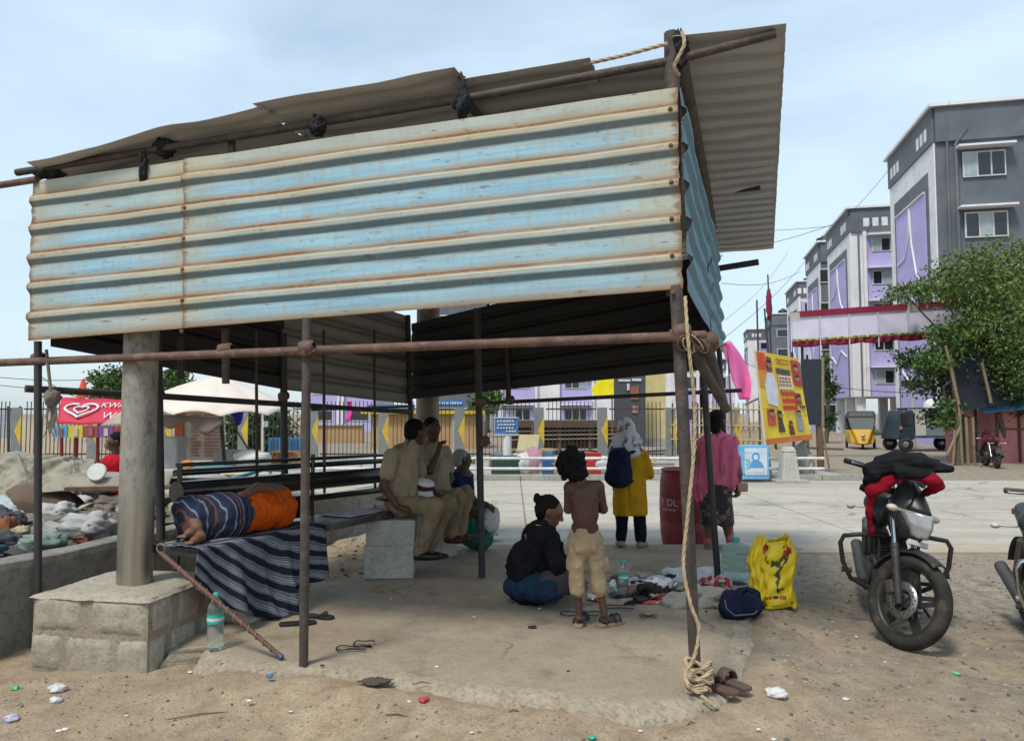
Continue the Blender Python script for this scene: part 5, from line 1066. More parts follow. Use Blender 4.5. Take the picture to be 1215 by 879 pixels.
def block(label, near, ldir, lenL, rdir, lenR, H, stilts=0.0, mural=True, dark_right=False, floors=5, rich=True, group='apartment blocks along the side street', tank=True):
    """apartment block: 'near' is the ground corner nearest the viewer; ldir runs along the mural gable, rdir along the long front"""
    near = V(near[0], near[1], 0); r = thing('apartment_building', label, 'building', near, group=group); l = nrm(ldir); q = nrm(rdir); nl = -nrm(q - l * np.dot(q, l)); nq = -nrm(l - q * np.dot(q, l)); Z = V(0, 0, 1)
    zb = stilts
    mb = MB(); c = [near, near + q * lenR, near + q * lenR + l * lenL, near + l * lenL]; mb.hexa([p + Z * zb for p in c] + [p + Z * H for p in c]); mb.build('wall', M_BGREY if dark_right else M_BWHITE, r)
    if stilts:
        for i in range(5):
            for j in range(3): MB().box(near + q * (lenR * (i + .1) / 4.3 + .2) + l * (lenL * (.08 + j * .42)) + Z * zb / 2, (.6, .6, zb), q).build('pillar', M_BWHITE, r)
    # grey parapet band round both faces with white openings
    ph = H * .085
    par_l = bquad(MB(), near - q * .02 + Z * (H - ph), l * lenL, Z * (ph + .35), .12, nl).build('parapet', M_BGREY, r); par_r = bquad(MB(), near - l * .02 + Z * (H - ph), q * lenR, Z * (ph + .35), .12, nq).build('parapet', M_BGREY, r)
    bquad(MB(), near - l * .3 - q * .3 + Z * (H + .36), l * (lenL + .6), Z * .16, -.9, nl).build('coping', M_BWHITE, r); bquad(MB(), near - l * .3 + q * .62 + Z * (H + .36), q * lenR, Z * .16, -.9, nq).build('coping', M_BWHITE, r)
    for f in (.2, .82):
        for k in range(3): bquad(MB(), near + l * (lenL * f + (k - 1) * .62 - .2) + nl * .12 + Z * (H - ph * .72), l * .4, Z * ph * .45, .03, nl).build('parapet_opening', M_BWHITE, par_l)
    for f in ([] if dark_right else np.arange(.12, 1, .3)):
        for k in range(3): bquad(MB(), near + q * (lenR * f + (k - 1) * .62 - .2) + nq * .12 + Z * (H - ph * .72), q * .4, Z * ph * .45, .03, nq).build('parapet_opening', M_BWHITE, par_r)
    if mural:
        bquad(MB(), near + l * .02 + Z * zb, l * (lenL - .04), Z * (H - ph - zb), .06, nl).build('gable_panel', M_BWHITE, r)
        bquad(MB(), near + l * lenL * .12 + nl * .06 + Z * (zb + .0), l * lenL * .76, Z * (H - ph - zb) * .92, .03, nl).build('gable_frame', M_BGREY, r)
        mu = bquad(MB(), near + l * lenL * .17 + nl * .09 + Z * (zb + .0), l * lenL * .66, Z * (H - ph - zb) * .86, .04, nl).build('mural', M_PURP, r)
        cH = H - ph - zb; P2 = lambda a, z: near + l * lenL * a + nl * .15 + Z * (zb + z * cH)
        W_ = .03 + lenL * .004
        for pts in ([P2(.5, .85), P2(.47, .72), P2(.38, .6), P2(.2, .52)], [P2(.5, .85), P2(.52, .75), P2(.62, .68), P2(.8, .67)], [P2(.62 + .15 * math.cos(a), .5 + .085 * math.sin(a)) for a in np.linspace(0, 6.28, 17)], [P2(.18, .86), P2(.82, .86)], [P2(.18, .25), P2(.4, .3), P2(.6, .22), P2(.82, .28)]):
            MB().tube(pts, W_, 6).build('mural_line', M_BWHITE, mu)
    # long front: windows with frames, sun shades, lilac strips
    fh = (H - ph - zb) / floors; ncol = max(2, int(lenR / 4.2))
    for i in range(ncol):
        x = lenR * (i + .5) / ncol
        if not dark_right:
            bquad(MB(), near + q * (x - 1.3) + Z * zb, q * 2.6, Z * (H - ph - zb - .5), .05, nq).build('lilac_strip', M_PURP, r)
            for s_ in (-1.55, 1.33): bquad(MB(), near + q * (x + s_) + Z * zb, q * .22, Z * (H - ph - zb), .3, nq).build('pilaster', M_BWHITE, r)
        for f in range(floors):
            z0 = zb + fh * f + fh * .38; w, h = 1.9, fh * .42
            wn_ = bquad(MB(), near + q * (x - w / 2) + nq * .06 + Z * z0, q * w, Z * h, .05, nq).build('window', M_WFR, r)
            if rich:
                for k in range(3): bquad(MB(), near + q * (x - w / 2 + .08 + k * .61) + nq * .11 + Z * (z0 + .08), q * .53, Z * (h - .16), .02, nq).build('pane', M_WIN if (k + f + i) % 4 else mk('pane_pale', (.36, .42, .44), .3), wn_)
                bquad(MB(), near + q * (x - w / 2 - .3) + nq * .0 + Z * (z0 + h + .15), q * (w + .6), Z * .1, .6, nq).build('sun_shade', M_BWHITE, r)
            else: bquad(MB(), near + q * (x - w / 2 + .1) + nq * .11 + Z * (z0 + .1), q * (w - .2), Z * (h - .2), .02, nq).build('pane', M_WIN, wn_)
    if rich:
        MB().tube([near + q * .9 + nq * .12 + Z * zb, near + q * .9 + nq * .12 + Z * (H - ph * 1.1), near + q * 1.4 + nq * .12 + Z * (H - ph * .6)], .08, 8).build('drain_pipe', M_BGREY, r)
        MB().tube([near + q * .5 + nq * .12 + Z * zb, near + q * .5 + nq * .12 + Z * H], .06, 8).build('drain_pipe', M_BGREY, r)
    if tank:
        for k in range(3 if rich else 2): MB().lathe([(0, 1.3), (.3, 1.3), (.35, 1.15), (.8, 1.0), (.85, .5), (.85, 0)], near + q * (lenR * .35 + k * 2.0) + l * lenL * .5 + Z * (H + .5), n=14).build('water_tank', M_TANK, r)
    return r
def dress(r, near, q_, n_, spots):
    for x, z in spots:
        u = bquad(MB(), near + q_ * x + n_ * .08 + V(0, 0, z), q_ * .85, V(0, 0, .6), .35, n_).build('air_conditioner', M_WFR, r); MB().lathe([(0, .01), (.22, .01), (.22, -.02)], near + q_ * (x + .35) + n_ * .44 + V(0, 0, z + .3), n_, 14).build('fan_grille', M_WIN, u)
ld, rd = V(1.7, 7.6, 0), V(7.6, -1.7, 0)
def crn(px, D): return V((px - CX) / FPX * D, D, 0)
_b1 = block('grey end apartment block with lilac mural behind the roadside tree', crn(1119, 36), ld, 7.8, rd, 17, 16.4, 0, True, True)
dress(_b1, crn(1119, 36), nrm(rd), nrm(V(-1.7, -7.6, 0)), ((4.2, 11.6), (4.2, 8.6), (8.4, 8.4)))
_b2 = block('white and lilac apartment block on stilts with window strips facing the street', crn(1014, 53.6), ld, 8.3, rd, 14, 16.2, 2.8, True, False)
dress(_b2, crn(1014, 53.6), nrm(rd), nrm(V(-1.7, -7.6, 0)), ((2.9, 11.0), (2.9, 8.2), (6.3, 5.6)))
block('slate sided apartment block squeezed between two lilac gables', crn(977, 66), ld, 7.0, rd, 3.2, 16.6, 0, True, True, rich=False)
block('distant apartment block with lilac gable beside the flag pole', crn(950, 85), ld, 9, rd, 6, 16.4, 0, True, False, rich=False)
block('small far apartment block with water tanks on its roof', crn(889, 135), ld, 8, rd, 12, 16.5, 0, True, False, rich=False)
block('dark slate apartment block half hidden by the far tanks', crn(917, 125), ld, 8, rd, 7, 18, 0, False, True, rich=False)
# long low front seen under the shelter roof
lr = V(1, .0, 0)
block('long lilac apartment block filling the view under the shelter roof', V(-1.8, 62, 0), V(0, 1, 0), 9, lr, 19, 14.5, 0, False, False, rich=True, group='apartment blocks beyond the fence', tank=False)
block('slate apartment block with white window beside the lilac front', V(-6.3, 61, 0), V(0, 1, 0), 9, lr, 4.2, 14.0, 0, False, True, rich=False, group='apartment blocks beyond the fence', tank=False)
block('pale apartment block glimpsed past the leaning side sheets', V(-18.5, 66, 0), V(0, 1, 0), 9, lr, 6.5, 13.0, 0, False, False, rich=False, group='apartment blocks beyond the fence', tank=False)
block('lilac apartment block seen between the two right hand posts', V(13.7, 60, 0), V(0, 1, 0), 9, lr, 3.7, 5.6, 0, False, False, floors=2, rich=False, group='apartment blocks beyond the fence', tank=False)
# ------------------------------------------------------------------ tan gatehouse with blue name board, cream wall, dark hoarding, yellow sheet
gh = thing('gatehouse', 'tan gatehouse wall with a long blue name board', 'building', at(505, 530, 34)); M_TAN = mk('tan_wall', (.42, .27, .13), .85, 0, (.36, .22, .10), 2); M_SIGNB = mk('sign_blue', (.06, .16, .38), .5)
D_ = 34
def rect(mb, x0, y0, x1, y1, D, t=.3): 
    p = [at(x0, y1, D), at(x1, y1, D), at(x1, y0, D), at(x0, y0, D)]; y = V(0, t, 0); return mb.add(p + [q + y for q in p], [(0, 1, 2, 3), (7, 6, 5, 4), (0, 4, 5, 1), (1, 5, 6, 2), (2, 6, 7, 3), (3, 7, 4, 0)])
rect(MB(), 440, 487, 572, 545, D_, 3).build('wall', M_TAN, gh); rect(MB(), 436, 480, 492, 489, D_ - .2, .15).build('name_board', M_SIGNB, gh); rect(MB(), 515, 474, 551, 483, D_ - .2, .15).build('name_board', M_SIGNB, gh)
rect(MB(), 428, 487, 575, 491, D_ - .3, .25).build('yellow_trim', M_YEL, gh)
for x in (505, 536): rect(MB(), x, 489, x + 7, 545, D_ - .15, .12).build('pier', M_CONC, gh)
for x0, x1, y in ((452, 486, 484.5), (520, 546, 478)):
    for k, xx in enumerate(np.arange(x0, x1, 3.2)): rect(MB(), xx, y - 1.2, xx + 2.2, y + 1.4, D_ - .26, .03).build('lettering', M_WFR, gh)
hd_ = thing('hoarding', 'dark hoarding with a brown figure between lilac wall and cream pillar', 'hoarding', at(747, 520, 30))
rect(MB(), 729, 440, 766, 525, 30, .2).build('board', mk('slate_board', (.07, .075, .085), .7), hd_); rect(MB(), 748, 458, 758, 474, 29.95, .04).build('figure', mk('poster_brown', (.25, .10, .06), .7), hd_); rect(MB(), 750, 481, 757, 490, 29.95, .04).build('figure', mk('poster_pink', (.42, .18, .16), .7), hd_)
rect(MB(), 734, 450, 748, 452.5, 29.95, .04).build('lettering', M_WFR, hd_); rect(MB(), 744, 455, 747, 463, 29.95, .04).build('lettering', M_WFR, hd_); rect(MB(), 750, 449, 761, 452, 29.95, .04).build('lettering', M_WFR, hd_)
cp = thing('pillar', 'tall cream painted pillar beside the dark hoarding', 'pillar', at(778, 525, 31)); rect(MB(), 766, 436, 790, 528, 31, .8).build('shaft', mk('cream_paint', (.62, .50, .24), .85, 0, (.52, .42, .2), 3), cp); rect(MB(), 764, 520, 792, 530, 30.9, 1.0).build('base', M_CONC, cp)
ys_ = MB(); ys_.prism([(0, .35), (.35, .95), (1.0, 1.0), (1.0, 0.05), (.55, -.05), (.25, -.12)], at(701, 470, 20), (.62, 0, 0), (0, 0, .48), .03)
tag(ys_.build('yellow_flag', mk('yellow_cloth', (.85, .72, .01), .8)), 'bright yellow cloth panel hanging under the shelter eave', 'flag')
MB().tube([at(726, 448, 20.05), at(727, 560, 20.05)], .02, 6).build('flag_pole', M_WOOD, bpy.data.objects['yellow_flag'])
# ------------------------------------------------------------------ iron fence with arrow panels
FD = 24.0; fn_ = thing('iron_fence', 'black iron railing fence with yellow arrow panels across the road', 'fence', (-6, FD, .1)); M_FIRON = mk('fence_iron', (.05, .045, .042), .7)
arrow_px = [-70, 22, 112, 200, 290, 373, 456, 546, 640, 715, 796, 872]
M_PANEL = mk('panel_grey', (.20, .21, .20), .8)
for i, px in enumerate(arrow_px):
    x = (px - CX) / FPX * FD; pn = MB().box((x - .02, FD, .95), (.32, .06, 1.7)).build('arrow_panel', M_PANEL, fn_)
    MB().prism([(.10, -.48), (.10, .48), (-.11, 0)], (x + .05, FD - .045, 1.05), (1, 0, 0), (0, 0, 1), .02).build('arrow', M_YEL, pn)
    if i < len(arrow_px) - 1:
        x2 = (arrow_px[i + 1] - CX) / FPX * FD; mb = MB()
        for xx in np.arange(x + .3, x2 - .25, .13): mb.box((xx, FD, 1.05), (.022, .022, 1.9)); 
        mb.build('bars', M_FIRON, fn_, kind='stuff')
        for z in (.3, 1.75): MB().box(((x + x2) / 2, FD, z), (x2 - x - .42, .04, .05)).build('rail', M_FIRON, fn_)
# tan fence further right
fn2 = thing('bamboo_fence', 'pale bamboo lattice fence behind the yellow poster', 'fence', at(860, 530, 22)); M_LAT = mk('lattice', (.45, .33, .16), .8)
for x in np.arange(798, 905, 6.0): MB().tube([at(x, 478, 22), at(x, 540, 22)], .022, 6).build('picket', M_LAT if x > 830 else M_FIRON, fn2)
for y in (484, 504, 521): MB().tube([at(796, y, 21.95), at(906, y + 2, 21.95)], .025, 6).build('rail', M_LAT, fn2)
# ------------------------------------------------------------------ guard rail and its things
gr = thing('guard_rail', 'low white two bar guard rail along the far kerb', 'railing', (0, 18.1, .1)); M_WPAINT = mk('white_rail', (.68, .67, .64), .6, 0, (.5, .48, .45), 6)
for z in (.27, .52): MB().tube([V(-6.2, 18.1, z), V(7.6, 18.1, z)], .035, 8).build('bar', M_WPAINT, gr)
for x in np.arange(-5.9, 7.6, 2.2): MB().tube([V(x, 18.16, 0.1), V(x, 18.16, .6)], .045, 8).build('post', M_CONC, gr)
def sack(name, label, cat, c, r, mat, seed=0, amp=.22, group=None): return tag(lump(c + V(0, 0, r[2] * .8), r, amp, 2.2, 20, 14, seed).build(name, mat), label, cat, group)
M_WSACK = mk('white_sack', (.58, .57, .55), .7, 0, (.44, .42, .40), 5, bump=.5, bs_=14); M_BLUEP = mk('blue_plastic', (.03, .09, .30), .5); M_GRN = mk('dark_green', (.02, .06, .04), .7)
for i, (px, w, mat, lab, h) in enumerate(((600, .45, M_GRN, 'dark green crate behind the guard rail below the blue sign', .42), (622, .25, M_WSACK, 'pale sack slumped behind the guard rail', .3), (634, .24, mk('pinkish_bag', (.40, .22, .26), .8), 'pinkish cloth bundle between white sack and blue crate', .38), (649, .22, M_BLUEP, 'blue plastic crate standing behind the guard rail', .42), (662, .2, mk('tan_box', (.38, .30, .18), .8), 'tan carton next to the blue crate', .25), (701, .3, mk('red_tub', (.42, .03, .02), .6), 'red plastic tub behind the guard rail near the headscarf', .5), (712, .28, M_WSACK, 'white sack piled beside the red tub', .25), (780, .5, M_CONC, 'grey stone block behind the rail left of the barrel', .26))):
    c = at(px, 560, 18.7); c[2] = .1
    if mat is M_WSACK or 'bundle' in lab: sack('bundle', lab, 'bundle', c, (w, .2, h), mat, i)
    else:
        o = thing('crate', lab, 'box', c); MB().box(c + V(0, 0, h / 2), (w * 1.6, .35, h)).build('body', mat, o, bevel=.02); MB().box(c + V(0, 0, h + .012), (w * 1.66, .37, .03)).build('rim', mat, o)
sg = thing('notice_sign', 'blue notice board with white lines on a white post', 'sign', at(600, 562, 19.5)); 
rect(MB(), 587, 496, 615, 515, 19.5, .05).build('board', M_SIGNB, sg); rect(MB(), 586, 495, 616, 496, 19.48, .07).build('frame', M_WFR, sg); rect(MB(), 586, 515, 616, 516, 19.48, .07).build('frame', M_WFR, sg)
for k, (x0, x1) in enumerate(((590, 609), (591, 612), (590, 610), (600, 612))):
    for xx in np.arange(x0, x1 - 1, 3.4): rect(MB(), xx, 498.5 + k * 4, xx + random.uniform(1.8, 2.8), 500.5 + k * 4, 19.47, .02).build('lettering', M_WFR, sg)
MB().tube([at(602, 516, 19.6), at(602, 562, 19.6)], .11, 10).build('post', M_WPAINT, sg)
tb = thing('leaning_board', 'pale yellow board leaning against the arrow fence', 'board', at(620, 545, 22)); MB().prism([(0, 0), (.62, 0), (.74, .82), (.13, .82)], at(611, 548, 22), (1, 0, 0), (0, .2, .98), .04).build('panel', mk('pale_yellow', (.55, .47, .25), .8), tb); MB().tube([at(630, 545, 22.3), at(632, 505, 22.2)], .03, 6).build('prop', M_WOOD, tb)
# brown market stall behind fence
stl = thing('market_stall', 'brown thatched market stall behind the arrow fence', 'stall', at(640, 530, 30)); rect(MB(), 596, 499, 735, 507, 29, 3).build('roof', mk('thatch', (.12, .075, .045), .95, 0, (.07, .045, .03), 9), stl)
for x in (600, 632, 664, 700, 732): MB().tube([at(x, 500, 29.2), at(x, 545, 29.2)], .07, 6).build('post', M_WOOD, stl)
rect(MB(), 598, 524, 732, 532, 30, 1.2).build('counter', M_WOOD, stl); rect(MB(), 598, 505, 734, 524, 31.9, .1).build('rear_screen', mk('stall_screen', (.13, .10, .08), .9), stl)
for k in range(3): MB().tube([at(598, 512 + 5 * k, 29.1), at(733, 510 + 5 * k, 29.1)], .035, 6).build('shelf_rail', M_BAMB, stl)
# ------------------------------------------------------------------ red barrel
br = thing('barrel', 'dull red plastic barrel with white stencilled letters', 'barrel', V((810 - CX) / FPX * 9.05, 9.05, .02)); bl = np.array(br.location)
M_BARREL = mk('red_barrel', (.25, .026, .035), .5, 0, (.19, .018, .026), 5, dirt=(.22, .07, .06), dscale=8)
MB().lathe([(0, 0), (.25, 0), (.265, .03), (.285, .15), (.292, .3), (.288, .31), (.292, .32), (.296, .45), (.293, .58), (.288, .59), (.292, .60), (.285, .78), (.272, .86), (.262, .90), (.272, .905), (.274, .925), (.255, .93), (.25, .905), (0, .905)], bl, n=40).build('drum', M_BARREL, br)
def text(s, parent, p, size, ex, ey, mat, ext=.002, name='lettering'):
    cu = bpy.data.curves.new(name, 'FONT'); cu.body = s; cu.size = size; cu.extrude = ext; o = bpy.data.objects.new(name, cu); COL.objects.link(o); cu.materials.append(mat)
    ex = nrm(ex); ez = nrm(np.cross(ex, ey)); ey = np.cross(ez, ex); M = Matrix(((ex[0], ey[0], ez[0], p[0]), (ex[1], ey[1], ez[1], p[1]), (ex[2], ey[2], ez[2], p[2]), (0, 0, 0, 1)))
    me = bpy.data.meshes.new_from_object(o.evaluated_get(bpy.context.evaluated_depsgraph_get())); me.transform(Matrix.Translation(-Vector(rootloc(parent))) @ M); bpy.data.objects.remove(o); n = bpy.data.objects.new(name, me); COL.objects.link(n); n.parent = parent; return n
M_STEN = mk('stencil_white', (.55, .5, .48), .8)
for k, ch in enumerate('IDL'):
    a = math.radians(-158 + k * 17); d = V(math.cos(a), math.sin(a), 0); text(ch, br, bl + d * .2985 + V(0, 0, .50) - V(-d[1], d[0], 0) * .02, .12, V(-d[1], d[0], 0), V(0, 0, 1), M_STEN, .001)
for k in range(4): a = math.radians(-156 + k * 10); d = V(math.cos(a), math.sin(a), 0); MB().box(bl + d * .297 + V(0, 0, .455), (.024, .004, .02), V(-d[1], d[0], 0)).build('stencil_mark', M_STEN, br)
# ------------------------------------------------------------------ blue poster box, bollard, poster board, flags
bx = thing('poster_box', 'low blue box pasted with a white and blue poster at the kerb', 'box', at(892, 575, 17.4)); bx.location.z = .1
c = at(893, 555, 17.4); MB().box(V(c[0], 17.4, .48), (.66, .35, .78)).build('body', mk('box_blue', (.16, .42, .66), .6), bx, bevel=.01); po = MB().box(V(c[0] + .02, 17.217, .5), (.52, .012, .62)).build('poster', mk('poster_pale', (.55, .66, .74), .7), bx)
PBL = mk('poster_blue', (.10, .30, .56), .7)
MB().prism([(-.07, .0), (-.1, .08), (-.07, .17), (0, .2), (.07, .17), (.09, .08), (.06, 0), (.13, -.04), (.19, -.16), (-.16, -.16), (-.12, -.05)], V(c[0] + .02, 17.209, .52), (1, 0, 0), (0, 0, 1), .008).build('portrait', PBL, po); MB().prism([(-.05, .03), (-.06, .09), (-.03, .14), (.04, .13), (.05, .06), (.02, .02)], V(c[0] + .02, 17.203, .52), (1, 0, 0), (0, 0, 1), .006).build('portrait', mk('poster_pale', ()), po)
for k in range(5): MB().box(V(c[0] - .17 + .02 * (k % 2), 17.207, .34 + .05 * k), (.10, .006, .018)).build('lettering', PBL, po)
MB().box(V(c[0] - .16, 17.208, .72), (.16, .008, .05)).build('lettering', M_WFR, po); MB().box(V(c[0] + .02, 17.208, .26), (.4, .008, .05)).build('lettering', M_WFR, po)
bo = thing('bollard', 'stubby concrete bollard in front of the yellow poster', 'bollard', gp(936, 573)); q = np.array(bo.location)
MB().hexa([q + V(*p) for p in ((-.22, -.2, 0), (.22, -.2, 0), (.22, .2, 0), (-.22, .2, 0), (-.14, -.13, .72), (.14, -.13, .72), (.14, .13, .72), (-.14, .13, .72))]).build('shaft', M_PALE, bo, bevel=.03); MB().hexa([q + V(*p) for p in ((-.15, -.14, .72), (.15, -.14, .72), (.15, .14, .72), (-.15, .14, .72), (-.1, -.1, .84), (.1, -.1, .84), (.1, .1, .84), (-.1, .1, .84))]).build('cap', M_PALE, bo, bevel=.02); MB().box(q + V(0, 0, .04), (.75, .5, .1)).build('base', M_CONC, bo, bevel=.02)
pb = thing('poster_board', 'leaning yellow political style poster on a timber frame', 'poster', at(935, 560, 17.6)); A0, A1, A2, A3 = at(909, 528, 17.4), at(963, 521, 18.6), at(946, 425, 18.7), at(896, 416, 17.5)
def pq(u, v, d=0): 
    n_ = nrm(np.cross(A1 - A0, A3 - A0)); return lerp(lerp(A0, A1, u), lerp(A3, A2, u), v) + n_ * d
def pr(name, mat, poly, d, par=pb, t=.006):
    f = [pq(u, v, d) for u, v in poly]; b_ = [pq(u, v, d - t) for u, v in poly]; n = len(f); return MB().add(f + b_, [tuple(range(n)), tuple(range(2 * n - 1, n - 1, -1))] + [(i, n + i, n + (i + 1) % n, (i + 1) % n) for i in range(n)]).build(name, mat, par)
sgn = 1 if np.dot(np.cross(A1 - A0, A3 - A0), V(0, -1, 0)) > 0 else -1
pr('panel', mk('poster_yellow', (.68, .52, .03), .6, 0, (.62, .36, .03), 1.5), [(0, 0), (1, 0), (1, 1), (0, 1)], 0, t=.05)
pr('border', M_WFR, [(-.03, -.01), (.0, -.01), (.0, 1.01), (-.03, 1.01)], .01)
ov = [('patch', (.60, .08, .03), [(.02, .80), (.2, .80), (.2, .99), (.02, .99)]), ('patch', (.62, .28, .06), [(.02, .62), (.3, .58), (.3, .8), (.02, .8)]), ('figure', (.60, .60, .66), [(.14, .44), (.36, .40), (.40, .60), (.34, .78), (.2, .78), (.12, .62)]), ('figure', (.20, .09, .06), [(.2, .78), (.32, .78), (.33, .95), (.22, .96)]), ('banner', (.08, .08, .10), [(.42, .78), (.74, .77), (.74, .83), (.42, .84)]), ('patch', (.70, .62, .50), [(.44, .60), (.76, .60), (.76, .76), (.44, .76)]), ('figure', (.50, .08, .06), [(.1, .2), (.26, .2), (.26, .38), (.1, .38)]), ('figure', (.06, .05, .05), [(.3, .12), (.44, .12), (.4, .24), (.4, .36), (.32, .36)]), ('figure', (.30, .30, .32), [(.72, .12), (.86, .12), (.84, .36), (.74, .36)]), ('figure', (.10, .05, .04), [(.52, .08), (.64, .08), (.6, .24), (.55, .24)]), ('patch', (.45, .05, .05), [(.8, .66), (.98, .64), (.98, .96), (.8, .96)]), ('figure', (.22, .08, .06), [(.78, .42), (.9, .42), (.9, .56), (.78, .56)]), ('fringe', (.55, .16, .03), [(.0, .0), (1, .0), (1, .06), (.0, .06)])]
for k, (nm, cc, poly) in enumerate(ov): pr(nm, mk('poster_ink_%d' % k, cc, .7), poly, .008 + .0015 * k)
for row, v in enumerate((.52, .44, .36)):
    for k in range(5): u = .46 + k * .066; pr('lettering', mk('poster_red', (.55, .03, .03), .7), [(u, v), (u + .05, v), (u + .05, v + .05), (u, v + .055)], .03)
for row, v in enumerate((.93, .89, .72, .68, .64)):
    for k in range(4): u = .44 + k * .075; pr('lettering', mk('poster_brownink', (.35, .15, .06), .7), [(u, v), (u + .055, v), (u + .055, v + .018), (u, v + .018)], .03)
for k, (u, v, r_, cc) in enumerate(((.26, .87, .06, (.30, .15, .09)), (.18, .33, .055, (.34, .17, .10)), (.36, .31, .045, (.30, .16, .1)), (.79, .32, .045, (.36, .2, .13)), (.58, .2, .03, (.3, .16, .1)), (.88, .86, .06, (.36, .18, .11)), (.88, .74, .05, (.34, .2, .13)), (.84, .50, .05, (.3, .16, .1)), (.92, .38, .04, (.34, .2, .13)))):
    pr('portrait', mk('portrait_%d' % k, cc, .7), [(u + r_ * math.cos(a), v + r_ * .75 * math.sin(a)) for a in np.linspace(0, 5.6, 9)], .034); pr('portrait', mk('portrait_hair', (.03, .025, .02), .7), [(u + r_ * math.cos(a), v + r_ * .3 + r_ * .55 * math.sin(a)) for a in np.linspace(0, math.pi, 6)], .037)
rs = np.random.RandomState(8)
for k in range(40): u, v = rs.uniform(.03, .95), rs.uniform(.08, .97); w_ = rs.uniform(.01, .03); pr('motif', mk('motif_%d' % (k % 5), ((.72, .60, .10), (.62, .20, .04), (.75, .70, .55), (.50, .06, .05), (.16, .25, .08))[k % 5], .7), [(u, v), (u + w_, v - .004), (u + w_ * 1.2, v + w_ * .7), (u + .003, v + w_ * .8)], .006)
for (a, b_) in ((at(897, 418, 17.9), at(915, 565, 18.4)), (at(948, 430, 18.9), at(962, 565, 19.0)), (at(884, 480, 18.2), at(905, 470, 17.9))): MB().tube([a, b_], .03, 6).build('prop', M_BAMB, pb)
db = thing('black_board', 'blank dark board on brown timber posts behind the yellow poster', 'board', at(968, 560, 20)); rect(MB(), 951, 426, 977, 504, 20, .06).build('panel', mk('dark_board', (.025, .03, .038), .5), db); rect(MB(), 975, 424, 978, 506, 19.96, .08).build('edge', M_BAMB, db)
for x in (972, 958): MB().beam(at(x, 504, 20.1), at(x + 2, 556, 20.1), .14 if x > 960 else .05, .14 if x > 960 else .05, (0, 1, 0)).build('post', M_WOOD, db)
MB().beam(at(950, 531, 20.0), at(1000, 533, 20.3), .06, .06).build('rail', M_WOOD, db); MB().tube([at(975, 505, 20), at(984, 556, 20)], .03, 6).build('prop', M_BAMB, db)
tag(lump(at(952, 548, 18.8), (.28, .25, .45), .25, 2, 16, 12, 4).build('stone', M_WALLC), 'dark slab of stone behind the concrete bollard', 'stone')
fl_ = MB(); fl_.grid(lambda u, v: at(858 + 22 * v + 22 * u * (.3 + .7 * math.sin(.3 + v * 2.4)) - 3, 408 + 66 * v - 4 * u * (1 - v), 12.0 + .08 * math.sin(6 * u + 5 * v)), 10, 18)
tag(fl_.build('pink_flag', mk('pink_flag', (.80, .16, .42), .85), None, solid=.004), 'torn bright pink flag drooping beside the shelter', 'flag'); MB().tube([at(863, 405, 12.05), at(872, 575, 12.05)], .015, 6).build('flag_pole', M_WOOD, bpy.data.objects['pink_flag'])
rf = thing('red_flag', 'furled dark red flag on a tall thin pole', 'flag', at(914, 530, 34)); MB().tube([at(911, 326, 34), at(920, 540, 34)], .035, 6).build('pole', M_IRON, rf); lump(at(912.5, 362, 34), (.13, .1, .75), .35, 2.6, 14, 14, 1).build('cloth', mk('flag_red', (.20, .02, .05), .8), rf)
for k, (x0, y0, x1, y1, lb) in enumerate(((898, 356, 902, 530, 'bare thin pole standing left of the red flag'), (907, 366, 922, 450, 'short slanting pole crossing the red flag pole'), (884, 420, 890, 520, 'pole with a scrap of red beside the yellow poster'))):
    tag(MB().tube([at(x0, y0, 33), at(x1, y1 if k != 1 else 540, 33)], .04, 6).build('pole', M_IRON if k < 2 else M_BAMB), lb, 'pole')
mgf = MB().grid(lambda u, v: at(411 + 5 * u + 2 * math.sin(v * 4), 476 + 24 * v, 20 + .1 * math.sin(5 * v)), 4, 12); tag(mgf.build('magenta_flag', mk('magenta_cloth', (.62, .03, .25), .85), None, solid=.01), 'narrow magenta cloth hanging beyond the rear left corner', 'flag')
# ------------------------------------------------------------------ arch banner over the side street
ar = thing('arch_banner', 'white banner with red frills spanning the side street', 'banner', at(1040, 540, 26)); a0, a1 = at(938, 376, 26), at(1146, 363, 25.6); dn = lambda p, h: p - V(0, 0, h)
M_BANW = mk('banner_white', (.64, .61, .72), .8, 0, (.56, .53, .66), 2); M_BANR = mk('banner_red', (.24, .012, .04), .8)
for k in range(6):
    p, q = lerp(a0, a1, k / 6), lerp(a0, a1, (k + 1) / 6 - .004); MB().hexa([dn(p, .80), dn(q, .80), dn(q, .80) + V(0, .04, 0), dn(p, .80) + V(0, .04, 0), p, q, q + V(0, .04, 0), p + V(0, .04, 0)]).build('cloth', M_BANW, ar)
    MB().beam(p + V(0, -.03, .12), dn(p, 1.25) + V(0, -.03, 0), .03, .03).build('stay', M_BANW, ar)
MB().beam(a0 + V(0, 0, .07), a1 + V(0, 0, .12), .12, .2).build('top_frill', M_BANR, ar)
mb = MB(); mb.grid(lambda u, v: dn(lerp(a0, a1, u), .80 + .10 * v) + V(0, -.03 + .03 * math.sin(u * 150), 0), 150, 2); mb.build('green_frill', mk('frill_green', (.06, .16, .06), .8, 0, (.45, .36, .12), 9, .45, .55), ar, solid=.01)
mb = MB(); mb.grid(lambda u, v: dn(lerp(a0, a1, u), .88 + (.17 + .06 * abs(math.sin(u * math.pi * 5))) * v) + V(0, -.01 + .04 * math.sin(u * 120), 0), 150, 3); mb.build('red_frill', M_BANR, ar, solid=.01)
